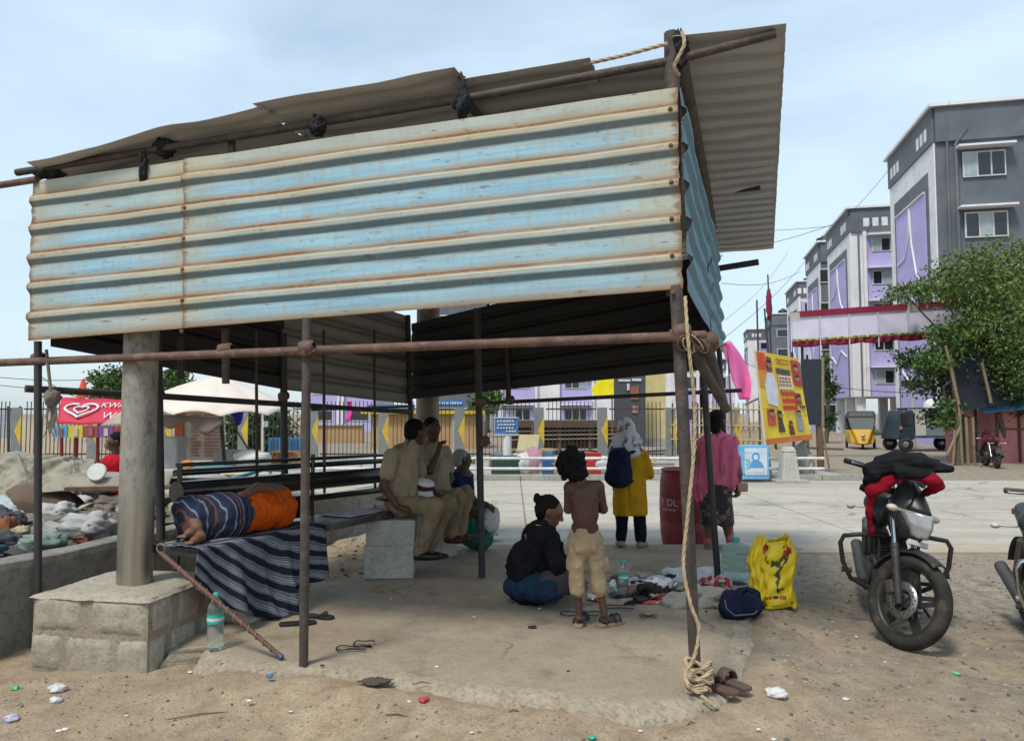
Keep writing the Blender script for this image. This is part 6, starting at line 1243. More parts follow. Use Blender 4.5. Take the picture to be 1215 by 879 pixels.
for p, h in ((a0 + V(.05, .1, 0), 5.1), (a0 + V(.5, .3, 0), 5.1), (a1 + V(-.3, .1, 0), 5.4)): MB().tube([V(p[0], p[1], 0), V(p[0], p[1], h)], .05, 6).build('post', M_IRON, ar)
for px, py in ((943, 371), (1083, 361)): MB().box(at(px, py + 5, 25.3), (.32, .12, .3), (1, .2, .1)).build('flood_lamp', mk('lamp_face', (.5, .5, .46), .3), ar)
# ------------------------------------------------------------------ street lamps, wires
lp = thing('lamp_post', 'grey street lamp post with twin lamps beside the white apartment block', 'lamp post', at(1083, 530, 34)); MB().tube([at(1085, 530, 34), at(1082, 440, 34)], .09, 8).build('pole', mk('post_grey', (.42, .43, .45), .5), lp)
for dx in (-5, 4): MB().box(at(1082 + dx, 455, 34), (.45, .3, .3)).build('lamp', M_BLKPL, lp)
M_CABLE = mk('cable_black', (.03, .03, .035), .7)
wires = [((845, 272, 60), (990, 268, 55)), ((852, 300, 50), (1000, 262, 54)), ((856, 336, 50), (950, 322, 70)), ((860, 380, 60), (935, 300, 80)), ((858, 402, 45), (975, 285, 60)), ((870, 425, 60), (1110, 468, 33)), ((1000, 262, 50), (1064, 190, 45)), ((-20, 446, 40), (150, 448, 40)), ((-20, 455, 40), (140, 462, 45)), ((40, 440, 30), (110, 475, 40))]
for i, (a, c) in enumerate(wires):
    P0, P1 = at(*a), at(*c); pts = [lerp(P0, P1, t) - V(0, 0, .5 * math.sin(t * math.pi) * np.linalg.norm(P1 - P0) / 20) for t in np.linspace(0, 1, 12)]
    tag(MB().tube(pts, .018, 4).build('overhead_wire', M_CABLE), 'thin dark overhead wire sagging across the sky', 'wire', 'overhead wires')
# ------------------------------------------------------------------ trees
def leafmat(name, c1, c2): 
    m, t, b = newmat(name); b.inputs['Roughness'].default_value = .6; b.inputs['Specular IOR Level'].default_value = .25
    oi = N(t, 'ShaderNodeNewGeometry'); r = ramp(t, oi.outputs['Random Per Island'], [(0, c1), (1, c2)]); t.links.new(r, b.inputs['Base Color'])
    b.inputs['Subsurface Weight'].default_value = 0; return m
LEAF1 = leafmat('leaf_mid', (.035, .075, .018), (.10, .16, .035)); LEAF2 = leafmat('leaf_dark', (.02, .045, .015), (.055, .095, .03)); LEAF3 = leafmat('leaf_light', (.055, .10, .025), (.13, .185, .042)); M_BARK = mk('bark', (.12, .095, .07), .9, 0, (.07, .055, .04), 10, bump=.6, bs_=20)
def tree(label, base, trunk_top, lobes, nleaf, ls, mat, group=None, tr=.14, seed=1):
    rs = np.random.RandomState(seed); r = thing('tree', label, 'tree', base, group=group); base = np.asarray(base, float); tt = np.asarray(trunk_top, float)
    t_ = MB().tube([base, lerp(base, tt, .5) + V(.1, 0, 0), tt], [tr, tr * .8, tr * .6], 10).build('trunk', M_BARK, r)
    for c, rad in lobes:
        mid = lerp(tt, c, .5) + V(*rs.uniform(-.2, .2, 3)); MB().tube([tt - V(0, 0, .3), mid, np.asarray(c)], [tr * .5, tr * .3, tr * .1], 6).build('limb', M_BARK, t_)
    vs = []; fs = []; tot = sum(np.prod(rad) ** .66 for _, rad in lobes)
    for c, rad in lobes:
        n = int(nleaf * np.prod(rad) ** .66 / tot); c = np.asarray(c); rad = np.array(rad)
        ncl = max(5, n // 26); cl = rs.normal(size=(ncl, 3)); cl /= np.linalg.norm(cl, axis=1)[:, None]; cl *= rs.uniform(.45, 1.08, (ncl, 1)) ** .7
        for q in cl:
            cc = c + q * rad; sp = rs.uniform(.14, .30) * rad.mean() ** .7
            for _ in range(n // ncl):
                p = cc + rs.normal(size=3) * sp * V(1, 1, .7); d = nrm(rs.normal(size=3) + V(0, 0, -.25)); w = nrm(np.cross(d, rs.normal(size=3))); L_ = ls * rs.uniform(.6, 1.3); i = len(vs)
                vs += [p, p + d * L_ * .5 + w * L_ * .22, p + d * L_, p + d * L_ * .5 - w * L_ * .22]; fs.append((i, i + 1, i + 2, i + 3))
    mb = MB(); mb.add(vs, fs); mb.build('crown', mat, r); return r
T = lambda px, py, D: at(px, py, D)
tree('bright green leafy tree overhanging the shop and the arch', gp(1190, 548), T(1180, 470, 24), [(T(1152, 332, 24), (1.3, 1.2, .9)), (T(1200, 324, 25), (1.5, 1.3, 1.1)), (T(1112, 345, 24), (.8, .8, .45)), (T(1215, 375, 23), (1.6, 1.4, 1.4)), (T(1182, 388, 24), (1.2, 1.1, 1.0)), (T(1072, 348, 24.5), (.6, .6, .28)), (T(1225, 430, 23), (1.3, 1.1, .9))], 24000, .14, LEAF3, seed=4)
tree('dull green tree with dark lower boughs behind the bamboo poles', gp(1140, 548), T(1138, 470, 24.5), [(T(1112, 450, 25), (.9, .8, .6)), (T(1150, 425, 24.5), (1.1, 1.0, .9)), (T(1195, 440, 24), (1.3, 1.1, 1.0)), (T(1085, 424, 25.5), (.6, .6, .35)), (T(1118, 490, 25), (.5, .6, .5)), (T(1205, 478, 25), (1.2, 1.0, .6))], 12000, .15, LEAF2, seed=9, tr=.12)
tree('slim bare legged tree in front of the bamboo screen', gp(1137, 552), T(1130, 440, 23.2), [(T(1128, 400, 23.4), (.7, .6, .5)), (T(1112, 428, 23.4), (.6, .5, .4)), (T(1124, 490, 23.4), (.35, .3, .5))], 2600, .15, LEAF1, seed=11, tr=.11)
tree('distant rounded tree behind the ice cream stall', gp(135, 520, 0) * V(1, 1, 0) if False else V(-24, 42, 0), T(130, 475, 42), [(T(128, 460, 42), (1.2, 1.0, .8)), (T(142, 456, 42), (1.2, 1, .9)), (T(205, 450, 43), (1.0, 1, .8))], 3500, .3, LEAF1, seed=5)
tree('dark bushy tree under the cream canopy edge', V((310 - CX) / FPX * 30, 30, 0), T(310, 525, 30), [(T(300, 505, 30), (1.0, .9, .7)), (T(325, 510, 30), (.8, .8, .7)), (T(285, 520, 30), (.8, .8, .6)), (T(315, 535, 30), (.9, .8, .5))], 3200, .28, LEAF2, seed=6)
tree('small green tree peeping past the rear corner of the shelter', V((575 - CX) / FPX * 50, 50, 0), T(580, 490, 50), [(T(572, 478, 50), (1.0, 1, .8)), (T(583, 472, 50), (.8, 1, .8))], 900, .35, LEAF1, seed=8)
tree('dark street tree beside the slate gable', V((978 - CX) / FPX * 40, 40, 0), T(982, 470, 40), [(T(979, 436, 40), (.28, .4, .6)), (T(983, 462, 40), (.35, .4, .6)), (T(984, 495, 40), (.25, .4, .6))], 1300, .22, LEAF2, seed=3)
# bamboo poles and dark screen near the tree
sn = thing('bamboo_screen', 'dark cloth screen propped on slanting bamboo poles', 'screen', at(1150, 550, 23)); 
MB().prism([(0, 0), (1.6, .25), (1.5, 1.9), (-.45, 1.6)], at(1140, 488, 23.3), (1, 0, 0), (0, .1, 1), .04).build('cloth', mk('screen_cloth', (.018, .024, .034), .9), sn)
for a, b_ in (((1122, 410), (1140, 490)), ((1138, 480), (1142, 552)), ((1146, 495), (1149, 552)), ((1154, 495), (1157, 552)), ((1133, 510), (1131, 550)), ((1165, 430), (1176, 478)), ((1124, 540), (1140, 505))): MB().tube([at(*a, 23), at(*b_, 23)], .05, 6).build('pole', M_BAMB, sn)
# pink kiosk
ks = thing('kiosk', 'faded pink kiosk with a blue sheet roof', 'kiosk', at(1200, 550, 23)); M_PINKW = mk('pink_board', (.50, .19, .17), .75, 0, (.42, .14, .13), 4)
q0 = gp(1184, 549, 0); q1 = V(q0[0] + 3.2, q0[1] + .6, 0)
MB().hexa([q0, q1, q1 + V(-.4, 2.2, 0), q0 + V(-.4, 2.2, 0), q0 + V(0, 0, 1.75), q1 + V(0, 0, 1.85), q1 + V(-.4, 2.2, 1.8), q0 + V(-.4, 2.2, 1.7)]).build('wall', M_PINKW, ks)
for f in (.0, .26, .5): MB().beam(lerp(q0, q1, f) + V(0, -.03, .02), lerp(q0, q1, f) + V(0, -.03, 1.75), .07, .06, (0, 1, 0)).build('batten', mk('dark_batten', (.12, .05, .05), .8), ks)
MB().beam(q0 + V(.05, -.03, 1.1), lerp(q0, q1, .5) + V(0, -.03, 1.1), .05, .05).build('batten', mk('dark_batten', ()), ks)
sheet('roof_sheet', ks, mk('sky_blue_sheet', (.10, .33, .50), .6), q0 + V(-.85, -.8, 1.62), q1 + V(.5, -.8, 1.95), q1 + V(.3, 1.6, 2.55), q0 + V(-.6, 1.6, 2.2), 9, .03, .02)
MB().beam(q0 + V(-1.9, .2, 1.9), q0 + V(.4, -.2, 2.05), .25, .06).build('awning', mk('awning_dusty', (.16, .20, .21), .8), ks); 
for x in (-1.0, -.55): MB().tube([q0 + V(x, .2, 0), q0 + V(x, .2, 1.95)], .05, 6).build('post', M_IRON, ks)
rect(MB(), 1150, 497, 1182, 540, 25.5, .1).build('rear_screen', mk('grey_tin', (.09, .09, .095), .7), ks)
# parked red motorcycle by the kiosk, seen small
fv3 = nrm(V(.35, .94, 0)); B3, *_ = motorcycle('maroon motorcycle parked beside the pink kiosk', gp(1176, 554), fv3, .2, mk('maroon_paint', (.12, .012, .02), .35), DARK_P, 0, False)
# ------------------------------------------------------------------ auto rickshaw, truck
def wheels(root, pts, r=.22, w=.1, ax=(0, 1, 0)):
    for p in pts:
        wl = MB().lathe([(r * .6, -w / 2), (r * .95, -w / 2), (r, -w * .3), (r, w * .3), (r * .95, w / 2), (r * .6, w / 2)], p, ax, 20).build('wheel', M_TYRE, root, world=False); MB().lathe([(0, -w * .3), (r * .62, -w * .35), (r * .62, w * .35), (0, w * .3)], p, ax, 16).build('rim', M_DISC, wl, world=False)
au = thing('auto_rickshaw', 'yellow auto rickshaw with black hood waiting in the side street', 'rickshaw', gp(1022, 532), math.radians(-112)); Bq = lambda mb, n, m, par=au, **k: mb.build(n, m, par, world=False, **k)
M_AUTOY = mk('auto_yellow', (.60, .34, .02), .4, 0, (.5, .28, .02), 4)
Bq(MB().hexa([V(-.9, -.62, .25), V(1.0, -.45, .25), V(1.0, .45, .25), V(-.9, .62, .25), V(-.95, -.65, .85), V(.85, -.55, .85), V(.85, .55, .85), V(-.95, .65, .85)]), 'body', M_AUTOY, bevel=.06)
Bq(MB().hexa([V(.85, -.3, .2), V(1.35, -.18, .25), V(1.35, .18, .25), V(.85, .3, .2), V(.85, -.5, .9), V(1.1, -.4, .9), V(1.1, .4, .9), V(.85, .5, .9)]), 'nose', M_AUTOY, bevel=.05)
Bq(MB().hexa([V(-.95, -.66, 1.35), V(.7, -.6, 1.4), V(.7, .6, 1.4), V(-.95, .66, 1.35), V(-.85, -.58, 1.66), V(.55, -.55, 1.72), V(.55, .55, 1.72), V(-.85, .58, 1.66)]), 'hood', M_BLKPL, bevel=.08)
Bq(MB().hexa([V(-.95, -.64, .85), V(-.4, -.64, .85), V(-.4, .64, .85), V(-.95, .64, .85), V(-.95, -.64, 1.4), V(-.6, -.62, 1.4), V(-.6, .62, 1.4), V(-.95, .64, 1.4)]), 'rear_hood', M_BLKPL, bevel=.05)
for sy in (-1, 1): Bq(MB().tube([V(1.05, .45 * sy, .9), V(.68, .56 * sy, 1.42)], .03, 6), 'windscreen_post', M_BLKPL)
Bq(MB().add([V(1.06, -.44, .9), V(1.06, .44, .9), V(.69, .54, 1.41), V(.69, -.54, 1.41)], [(0, 1, 2, 3)]), 'windscreen', mglass('screen_glass', (.6, .65, .65), .05, .85, 1.1), solid=.01)
Bq(MB().lathe([(0, .05), (.08, .03), (.09, 0), (.06, -.04)], V(1.38, 0, .62), (1, 0, 0), 14), 'headlamp', M_REFL); wheels(au, [V(1.05, 0, .22), V(-.6, .58, .22), V(-.6, -.58, .22)])
tk = thing('pickup_truck', 'dark pickup truck with slatted grey load bed parked in the side street', 'truck', gp(1078, 541), math.radians(178)); Bt = lambda mb, n, m, par=tk, **k: mb.build(n, m, par, world=False, **k)
tk.location.y = 32; tk.location.x = (1094 - CX) / FPX * 32; tk.location.z = 0
M_CAB = mk('cab_blue', (.03, .045, .06), .35, .2)
Bt(MB().hexa([V(.75, -.8, .5), V(1.5, -.75, .5), V(1.5, .75, .5), V(.75, .8, .5), V(.75, -.75, 1.75), V(1.15, -.68, 1.75), V(1.15, .68, 1.75), V(.75, .75, 1.75)]), 'cab', M_CAB, bevel=.06); Bt(MB().box((-.5, 0, .62), (2.5, 1.5, .12)), 'load_floor', M_BGREY)
M_BED = mk('bed_grey', (.17, .19, .21), .6, 0, (.13, .15, .16), 5)
for y in (-.76, .76): Bt(MB().box((-.45, y, 1.15), (1.5, .05, .95)), 'side_gate', M_BED); Bt(MB().box((.50, y, 1.25), (.42, .06, 1.15)), 'side_panel', M_PALE)
Bt(MB().box((-1.72, 0, 1.0), (.05, 1.5, .6)), 'tail_gate', M_BED); Bt(MB().box((-.5, 0, 1.82), (2.6, 1.6, .05)), 'rack', M_IRON)
for x in (-1.7, -1.2, -.7, -.2, .3): 
    for y in (-.76, .76): Bt(MB().cyl(V(x, y, .6), V(x, y, 1.8), .025, n=6), 'rack_post', M_IRON)
Bt(MB().box((1.1, .77, 1.35), (.45, .02, .5), (1, 0, -.1)), 'side_window', M_WIN); Bt(MB().box((1.33, .8, 1.0), (.1, .06, .12)), 'tail_lamp', mk('lamp_pink', (.55, .15, .2), .4)); wheels(tk, [V(1.1, .7, .3), V(1.1, -.7, .3), V(-1.1, .7, .3), V(-1.1, -.7, .3)], .3, .18)
tag(MB().lathe([(.0, 1.0), (.1, 1.0), (.3, .85), (.34, .6), (.34, .1), (.3, 0)], at(1106, 500, 33), n=16).build('water_tank', M_WPAINT), 'white water tank behind the pickup truck', 'tank')
# ================================================================== LEFT SIDE BEYOND THE LOW WALL
# ice cream stall
ic = thing('ice_cream_stall', 'ice cream stall with a red branded awning and picture strip', 'stall', at(105, 575, 14)); M_KRED = mk('kiosk_red', (.52, .015, .05), .6, 0, (.45, .012, .045), 3)
K0, K1, K2, K3 = at(68, 503, 13.4), at(158, 503, 13.4), at(158, 474, 13.9), at(73, 472, 13.9)
def kq(u, v, d=0): n_ = nrm(np.cross(K1 - K0, K3 - K0)); n_ = n_ if n_[1] < 0 else -n_; return lerp(lerp(K0, K1, u), lerp(K3, K2, u), v) + n_ * d
mb = MB(); mb.grid(lambda u, v: kq(u, v, .012 * math.sin(u * 14)), 24, 6); aw = mb.build('awning', M_KRED, ic, solid=.01)
ku, kv = nrm(K1 - K0), nrm(K3 - K0); H0 = kq(.30, .5, .045)
def heart(s, sh=0): 
    pts = []
    for a in np.linspace(0, 2 * math.pi, 40): x = 16 * math.sin(a) ** 3; y = 13 * math.cos(a) - 5 * math.cos(2 * a) - 2 * math.cos(3 * a) - math.cos(4 * a); pts.append((x / 16 * s + sh * y / 16, y / 16 * s))
    return pts
for s_, w_, ex_ in ((.21, .026, 1.45), (.11, .02, 1.2)): 
    pts = [H0 + ku * x * ex_ + kv * y for x, y in heart(s_, .035)][1:-4]; MB().tube(pts, w_, 6, flat=(np.cross(ku, kv), .3)).build('heart_logo', M_WFR, aw)
text('KWALITY', ic, kq(.56, .60, .035), .19, ku, kv, M_WFR); text("WALL'S", ic, kq(.57, .16, .035), .24, ku, kv, M_WFR)
tag(MB().grid(lambda u, v: at(120 + 40 * u, 505 - 26 * u * (1 - v) - 1, 13.2 + .05 * math.sin(5 * u)), 8, 6).build('tarpaulin', mk('cream_tarp', (.55, .50, .40), .85), None, solid=.01), 'cream tarpaulin corner folded over the red awning', 'tarpaulin')
for k, cc in enumerate(((.10, .32, .52), (.62, .50, .04), (.30, .06, .08), (.20, .08, .28), (.42, .08, .08))):
    pc = rect(MB(), 63 + 18 * k, 505, 80 + 18 * k, 519, 13.35, .03).build('picture_panel', mk('picture_%d' % k, cc, .6), ic); rect(MB(), 69 + 18 * k, 508, 74 + 18 * k, 517, 13.33, .03).build('picture', mk('picture_fig_%d' % k, (.6, .45, .35) if k % 2 else (.3, .12, .06), .6), pc)
for x in (73, 90, 116, 152): MB().tube([at(x, 505, 13.6), at(x, 575, 13.6)], .035, 6).build('post', mk('red_post', (.22, .03, .03), .7), ic)
rect(MB(), 74, 548, 150, 575, 13.9, .8).build('counter', mk('counter_brown', (.16, .08, .06), .8), ic)
tag(MB().lathe([(0, .42), (.03, .4), (.13, 0)], at(98, 472, 16), n=10).build('red_pennant', mk('pennant_red', (.65, .06, .03), .8)), 'pointed red pennant above the ice cream stall', 'pennant')
tag(lump(at(132, 528, 13), (.1, .1, .1), .2).build('basket', M_WOOD), 'dark round basket hanging in the ice cream stall', 'basket')
# umbrella canopy
um = thing('canopy', 'large cream cloth canopy with drooping edge over a stall', 'canopy', at(262, 560, 12.5)); M_CANV = mk('canvas_cream', (.66, .58, .50), .85, 0, (.58, .49, .42), 2); apex = at(258, 446, 12.6)
rim_ = [at(150, 488, 12.0), at(205, 492, 11.2), at(262, 494, 11.0), at(318, 493, 11.4), at(352, 489, 12.4), at(330, 484, 14), at(250, 482, 14.6), at(170, 482, 14)]
def can(u, v):
    q = u * 8; i = int(q) % 8; f = q - int(q); r_ = lerp(rim_[i], rim_[(i + 1) % 8], f) ; p = lerp(apex, r_, v); p[2] += .06 * math.sin(v * math.pi) + .07 * v * math.sin(f * math.pi) - 0; return p
MB().grid(can, 64, 14).build('cloth', M_CANV, um, solid=.012)
MB().grid(lambda u, v: lerp(rim_[0], rim_[2], u) + V(0, .05, -.02 - (.10 + .05 * math.sin(u * 17)) * v * (1 + u)), 24, 4).build('valance', mk('canvas_brown', (.20, .14, .12), .9), um, solid=.01)
MB().tube([apex, at(268, 570, 12.6)], .035, 8).build('pole', M_IRON, um); MB().tube([at(268, 490, 12.0), at(302, 545, 12.2)], .015, 6).build('prop', M_WOOD, um)
mbd = thing('menu_board', 'white menu board with red ruled lines below the canopy', 'board', at(237, 545, 13.5)); M_MENU = mk('menu_white', (.64, .60, .50), .7); M_MRED = mk('menu_red', (.50, .16, .13), .7)
rect(MB(), 207, 488, 266, 546, 13.5, .06).build('panel', M_MENU, mbd)
for k in range(13):
    for x0, x1 in ((226, 238), (242, 264)): rect(MB(), x0, 492 + k * 4, x1 - random.uniform(0, 6), 493 + k * 4, 13.47, .02).build('lettering', M_MRED, mbd)
rect(MB(), 207, 489, 217, 530, 13.45, .02).build('red_strip', mk('strip_red', (.55, .12, .05), .7), mbd)
tag(rect(MB(), 193, 518, 210, 556, 12.9, .4).build('freezer', mk('freezer_grey', (.45, .46, .47), .5), None, bevel=.03), 'tall grey freezer cabinet standing left of the menu board', 'freezer')
tag(lump(at(282, 488, 12.3), (.10, .08, .20), .35, 2.2, 14, 12, 3).build('blue_cloth', mk('royal_cloth', (.03, .03, .42), .8)), 'royal blue cloth hanging under the canopy rim', 'cloth')
for i, (px, py, D, r, mat, lb) in enumerate(((300, 543, 11.5, (.28, .2, .16), M_WSACK, 'white sack lying beyond the bench behind the thin rods'), (222, 552, 11.5, (.12, .1, .10), mk('orange_bag', (.62, .22, .02), .7), 'small orange bag on the counter under the menu board'), (255, 556, 11.2, (.35, .2, .07), mk('teal_sheet', (.07, .22, .20), .7), 'teal folded sheet on the counter under the canopy'), (245, 567, 10.5, (.3, .2, .10), mk('clear_bag', (.34, .35, .37), .4), 'grey polythene bag slumped near the teal sheet'), (278, 562, 10.8, (.2, .2, .07), mk('yellowish_cloth', (.55, .48, .30), .8), 'creased pale yellow cloth by the canopy pole'))): sack('bundle', lb, 'bundle', at(px, py, D) - V(0, 0, r[2]), r, mat, i + 2)
tag(rect(MB(), 318, 536, 348, 552, 14, .5).build('carton', mk('patterned_carton', (.42, .30, .10), .8, 0, (.40, .06, .05), 12, .45, .55), None, bevel=.02), 'red and yellow patterned carton beyond the bench rails', 'box')
tag(rect(MB(), 252, 535, 285, 556, 13.0, .5).build('chest_box', mk('grey_box', (.30, .30, .31), .7), None, bevel=.02), 'grey chest standing right of the menu board', 'box')
gt = thing('blue_gate', 'blue ribbed metal gate behind the bench rails', 'gate', at(340, 550, 26)); rect(MB(), 318, 519, 372, 552, 26, .08).build('leaf', mk('gate_blue', (.05, .22, .42), .6), gt)
for x in np.arange(320, 372, 4): MB().beam(at(x, 519, 25.95), at(x, 552, 25.95), .03, .03, (0, 1, 0)).build('rib', mk('gate_blue', ()), gt)
lpl = thing('lamp_post', 'pale post with small white lamp behind the canopy', 'lamp post', at(312, 550, 26)); MB().tube([at(312, 552, 26), at(311, 480, 26)], .05, 8).build('pole', M_WPAINT, lpl); MB().box(at(315, 503, 25.9), (.16, .12, .2)).build('lamp', M_WFR, lpl)
# white hoarding frame far left
wh = thing('hoarding', 'pale translucent hoarding on thin posts at the shore side', 'hoarding', at(10, 560, 26)); rect(MB(), -30, 484, 24, 520, 26, .05).build('sheet', mk('pale_sheet', (.40, .42, .46), .7), wh)
for x in (-20, 10, 24): MB().tube([at(x, 482, 25.9), at(x, 560, 25.9)], .05, 6).build('post', M_IRON, wh)
# tarp covered pile, sacks, cardboard, cart
TP = mk('tarp_beige', (.31, .275, .21), .75, 0, (.22, .195, .15), 3, bump=.8, bs_=9, dirt=(.14, .12, .095), dscale=7); 
tp = thing('tarp_pile', 'beige tarpaulin tied down over a heap of goods', 'tarpaulin', gp(40, 640) ); 
def tarp(u, v):
    px = -60 + 172 * u; t = math.sin(u * math.pi) ** .5 if u > .5 else 1 - .1 * (1 - 2 * u); D = 8.9 + .9 * (1 - v) if v > .5 else 8.9 + .45 * 1 + 1.4 * (.5 - v)
    y = 539 + 8 * abs(u - .45) * 2 if v < .5 else 539 + 8 * abs(u - .45) * 2 + (v - .5) * 2 * (48 - 18 * (u > .86))
    p = at(px, y, D); return p + V(.05, -.08, .03) * snoise(p, 6) + V(.02, -.07, .05) * (abs(snoise(p, 7, 3)) - .3) + V(.01, -.035, .02) * (abs(snoise(p, 17, 5)) - .3) + V(0, 0, .05) * snoise(p, 3, 2)
MB().grid(tarp, 110, 56).build('cloth', TP, tp, solid=.008)
for k in (1, 3): MB().tube([at(-10 + 32 * k, 540, 9.3) + V(0, 0, .02), at(0 + 30 * k, 560, 9.05) + V(0, 0, .02), at(6 + 30 * k, 588, 8.8)], .008, 5).build('lashing', M_OLDROPE, tp)
MB().box(at(90, 575, 9.6), (.5, .6, .5)).build('load', M_WALLC, tp); MB().box(at(25, 575, 9.9), (1.6, .7, .5)).build('load', M_WALLC, tp)
SB = mk('brown_sack', (.125, .085, .06), .9, 0, (.09, .06, .042), 4, bump=.6, bs_=16)
rsack = lambda ang: np.array(Matrix.Rotation(ang, 3, 'Y'))
tag(lump(at(57, 601, 8.0), (.42, .3, .22), .14, 2.0, 26, 18, 1, R=rsack(.35)).build('brown_sack', SB), 'bulging brown sack lying on the heap beyond the low wall', 'sack')
tag(lump(at(57, 642, 7.2), (.30, .24, .15), .2, 2.3, 24, 16, 3, R=rsack(-.3)).build('white_sack', M_WSACK), 'white woven sack leaning on the low wall', 'sack')
tag(lump(at(96, 600, 8.6), (.18, .2, .12), .25, 2.3, 20, 14, 2).build('white_sack', M_WSACK), 'small white sack behind the brown one near the cart wheel', 'sack')
tag(lump(at(10, 608, 7.8), (.34, .3, .15), .22, 2.3, 22, 16, 5, R=rsack(.4)).build('plastic_sheet', mk('pale_plastic', (.50, .52, .52), .45, 0, (.33, .42, .42), 6)), 'crumpled pale plastic sheeting at the foot of the tarpaulin', 'plastic')
tag(MB().box(at(20, 632, 7.3), (.42, .3, .02), (1, .2, -.15), jit=.02).build('cardboard', mk('cardboard', (.50, .38, .22), .85)), 'flattened tan cardboard on the heap', 'cardboard')
tag(lump(at(6, 645, 6.6), (.16, .14, .22), .4, 4, 22, 16, 4).build('net_bag', mk('orange_net', (.28, .10, .04), .8, 0, (.12, .05, .03), 20)), 'rust orange netting stuffed beside the low wall', 'net')
tag(MB().box(at(86, 633, 7.9), (.16, .14, .34), (1, .3, 0)).build('carton', mk('blue_white_carton', (.08, .22, .45), .7, 0, (.55, .56, .56), 3, .45, .5), None, bevel=.01), 'blue and white carton between sack and cart wheel', 'box')
for k in range(4): tag(MB().box(at(98 + 3 * k, 646 - k * 2, 7.6), (.42, .06, .02), (1, .3, .1 * k)).build('plank', mk('pale_lath', (.36, .32, .22), .85)), 'loose pale lath lying under the cart', 'plank', 'laths under the cart')
ct = thing('tricycle_cart', 'blue tricycle cart with a dusty sheet on its tray', 'cart', gp(130, 645)); M_CBLUE = mk('cart_blue', (.03, .20, .32), .6, 0, (.02, .13, .22), 6)
def spoked(c, ax, r):
    wl = MB().torus(c, ax, r, .022, 36, 8).build('wheel', M_TYRE, ct); MB().torus(c, ax, r - .025, .010, 32, 6).build('rim', M_DISC, wl); MB().lathe([(0, -.05), (.03, -.05), (.03, .05), (0, .05)], c, ax, 10).build('hub', M_IRON, wl); u = nrm(np.cross(ax, (0, 0, 1))); mb = MB()
    for k in range(20): a = 2 * math.pi * k / 20; d = u * math.cos(a) + V(0, 0, 1) * math.sin(a); mb.cyl(c + d * .03, c + d * (r - .02), .0035, n=4)
    mb.build('spokes', M_DISC, wl, kind='stuff')
wc = gp(128, 640); wc = at(127, 612, 8.2); spoked(V(wc[0], 8.2, .40), (.95, .3, 0), .34); spoked(V(wc[0] + .85, 8.5, .40), (.95, .3, 0), .34); spoked(V(wc[0] + .6, 9.7, .36), (.95, .3, 0), .32)
MB().beam(V(wc[0] - .35, 8.3, .82), V(wc[0] + 1.1, 8.6, .82), 1.0, .04).build('tray', M_WOOD, ct); MB().beam(V(wc[0], 8.2, .5), V(wc[0] + .85, 8.5, .5), .05, .2).build('axle_frame', M_CBLUE, ct)
MB().grid(lambda u, v: V(wc[0] - .5 + 1.2 * u, 7.75 + 1.0 * v + .3 * u, .92) + V(0, 0, .03) * snoise(V(u * 3, v * 3, 0), 2.5) - V(0, 0, .12 * (v < .1)), 20, 14).build('cover', TP, ct, solid=.01)
MB().tube([V(wc[0] + 1.0, 8.5, .8), V(wc[0] + 1.5, 8.8, .95), V(wc[0] + 1.6, 9.4, .9)], .02, 8).build('frame_tube', M_CBLUE, ct)
tag(MB().lathe([(0, .02), (.09, .018), (.10, 0), (.09, -.02)], at(115, 560, 8.0), nrm(V(.1, -.9, .3)), 24, False).build('round_lid', M_WPAINT), 'round white lid standing on the cart tray', 'lid')
MB().box(at(71, 585, 8.6), (.05, .05, .35)).build('stake', M_WFR); tag(bpy.data.objects['stake'], 'short white stake in front of the tarpaulin', 'stake')
# rubbish strewn over the heap behind the low wall
rs = np.random.RandomState(21)
hm = [mk('heap_%d' % k, c_, .8, 0, tuple(x * .6 for x in c_), 9) for k, c_ in enumerate(((.45, .44, .42), (.16, .13, .10), (.10, .22, .30), (.40, .33, .22), (.30, .12, .08), (.07, .07, .08), (.20, .27, .22)))]
for k in range(72):
    t_ = rs.uniform(-.2, 3.2); p = w0 + wd * t_ + wn * rs.uniform(.32, 1.9) + V(0, 0, rs.uniform(.50, .62) + .08 * rs.rand()); r_ = rs.uniform(.05, .16)
    if k % 3: tag(lump(p, (r_ * 1.5, r_ * 1.2, r_ * .8), .5, 2.8, 18, 12, k).build('rubbish', hm[k % 7]), 'crumpled scrap of cloth or plastic on the heap behind the low wall', 'rubbish', 'rubbish heaped behind the low wall')
    else: tag(MB().box(p, (r_ * 2.4, r_ * 2, .02 + r_ * .3), (1, rs.uniform(-1, 1), rs.uniform(-.5, .5)), jit=.02).build('rubbish', hm[k % 7]), 'bent board or flattened carton on the heap behind the low wall', 'rubbish', 'boards heaped behind the low wall')
hp = MB(); hp.grid(lambda u, v: w0 + wd * (-1 + 5.0 * u) + wn * (.25 + 2.6 * v) + V(0, 0, (.50 + .12 * math.sin(v * 3.1)) * (1 if .05 < v < .95 else .2) + .06 * float(snoise(V(u * 6, v * 3, 0), 2.2))), 60, 30); tag(hp.build('rubbish_mound', mk('mound_dirt', (.17, .145, .115), .95, 0, (.08, .07, .06), 8, bump=.9, bs_=18, dirt=(.34, .32, .28), dscale=12)), 'grey mound of dusty refuse behind the low wall', 'refuse', kind='stuff')
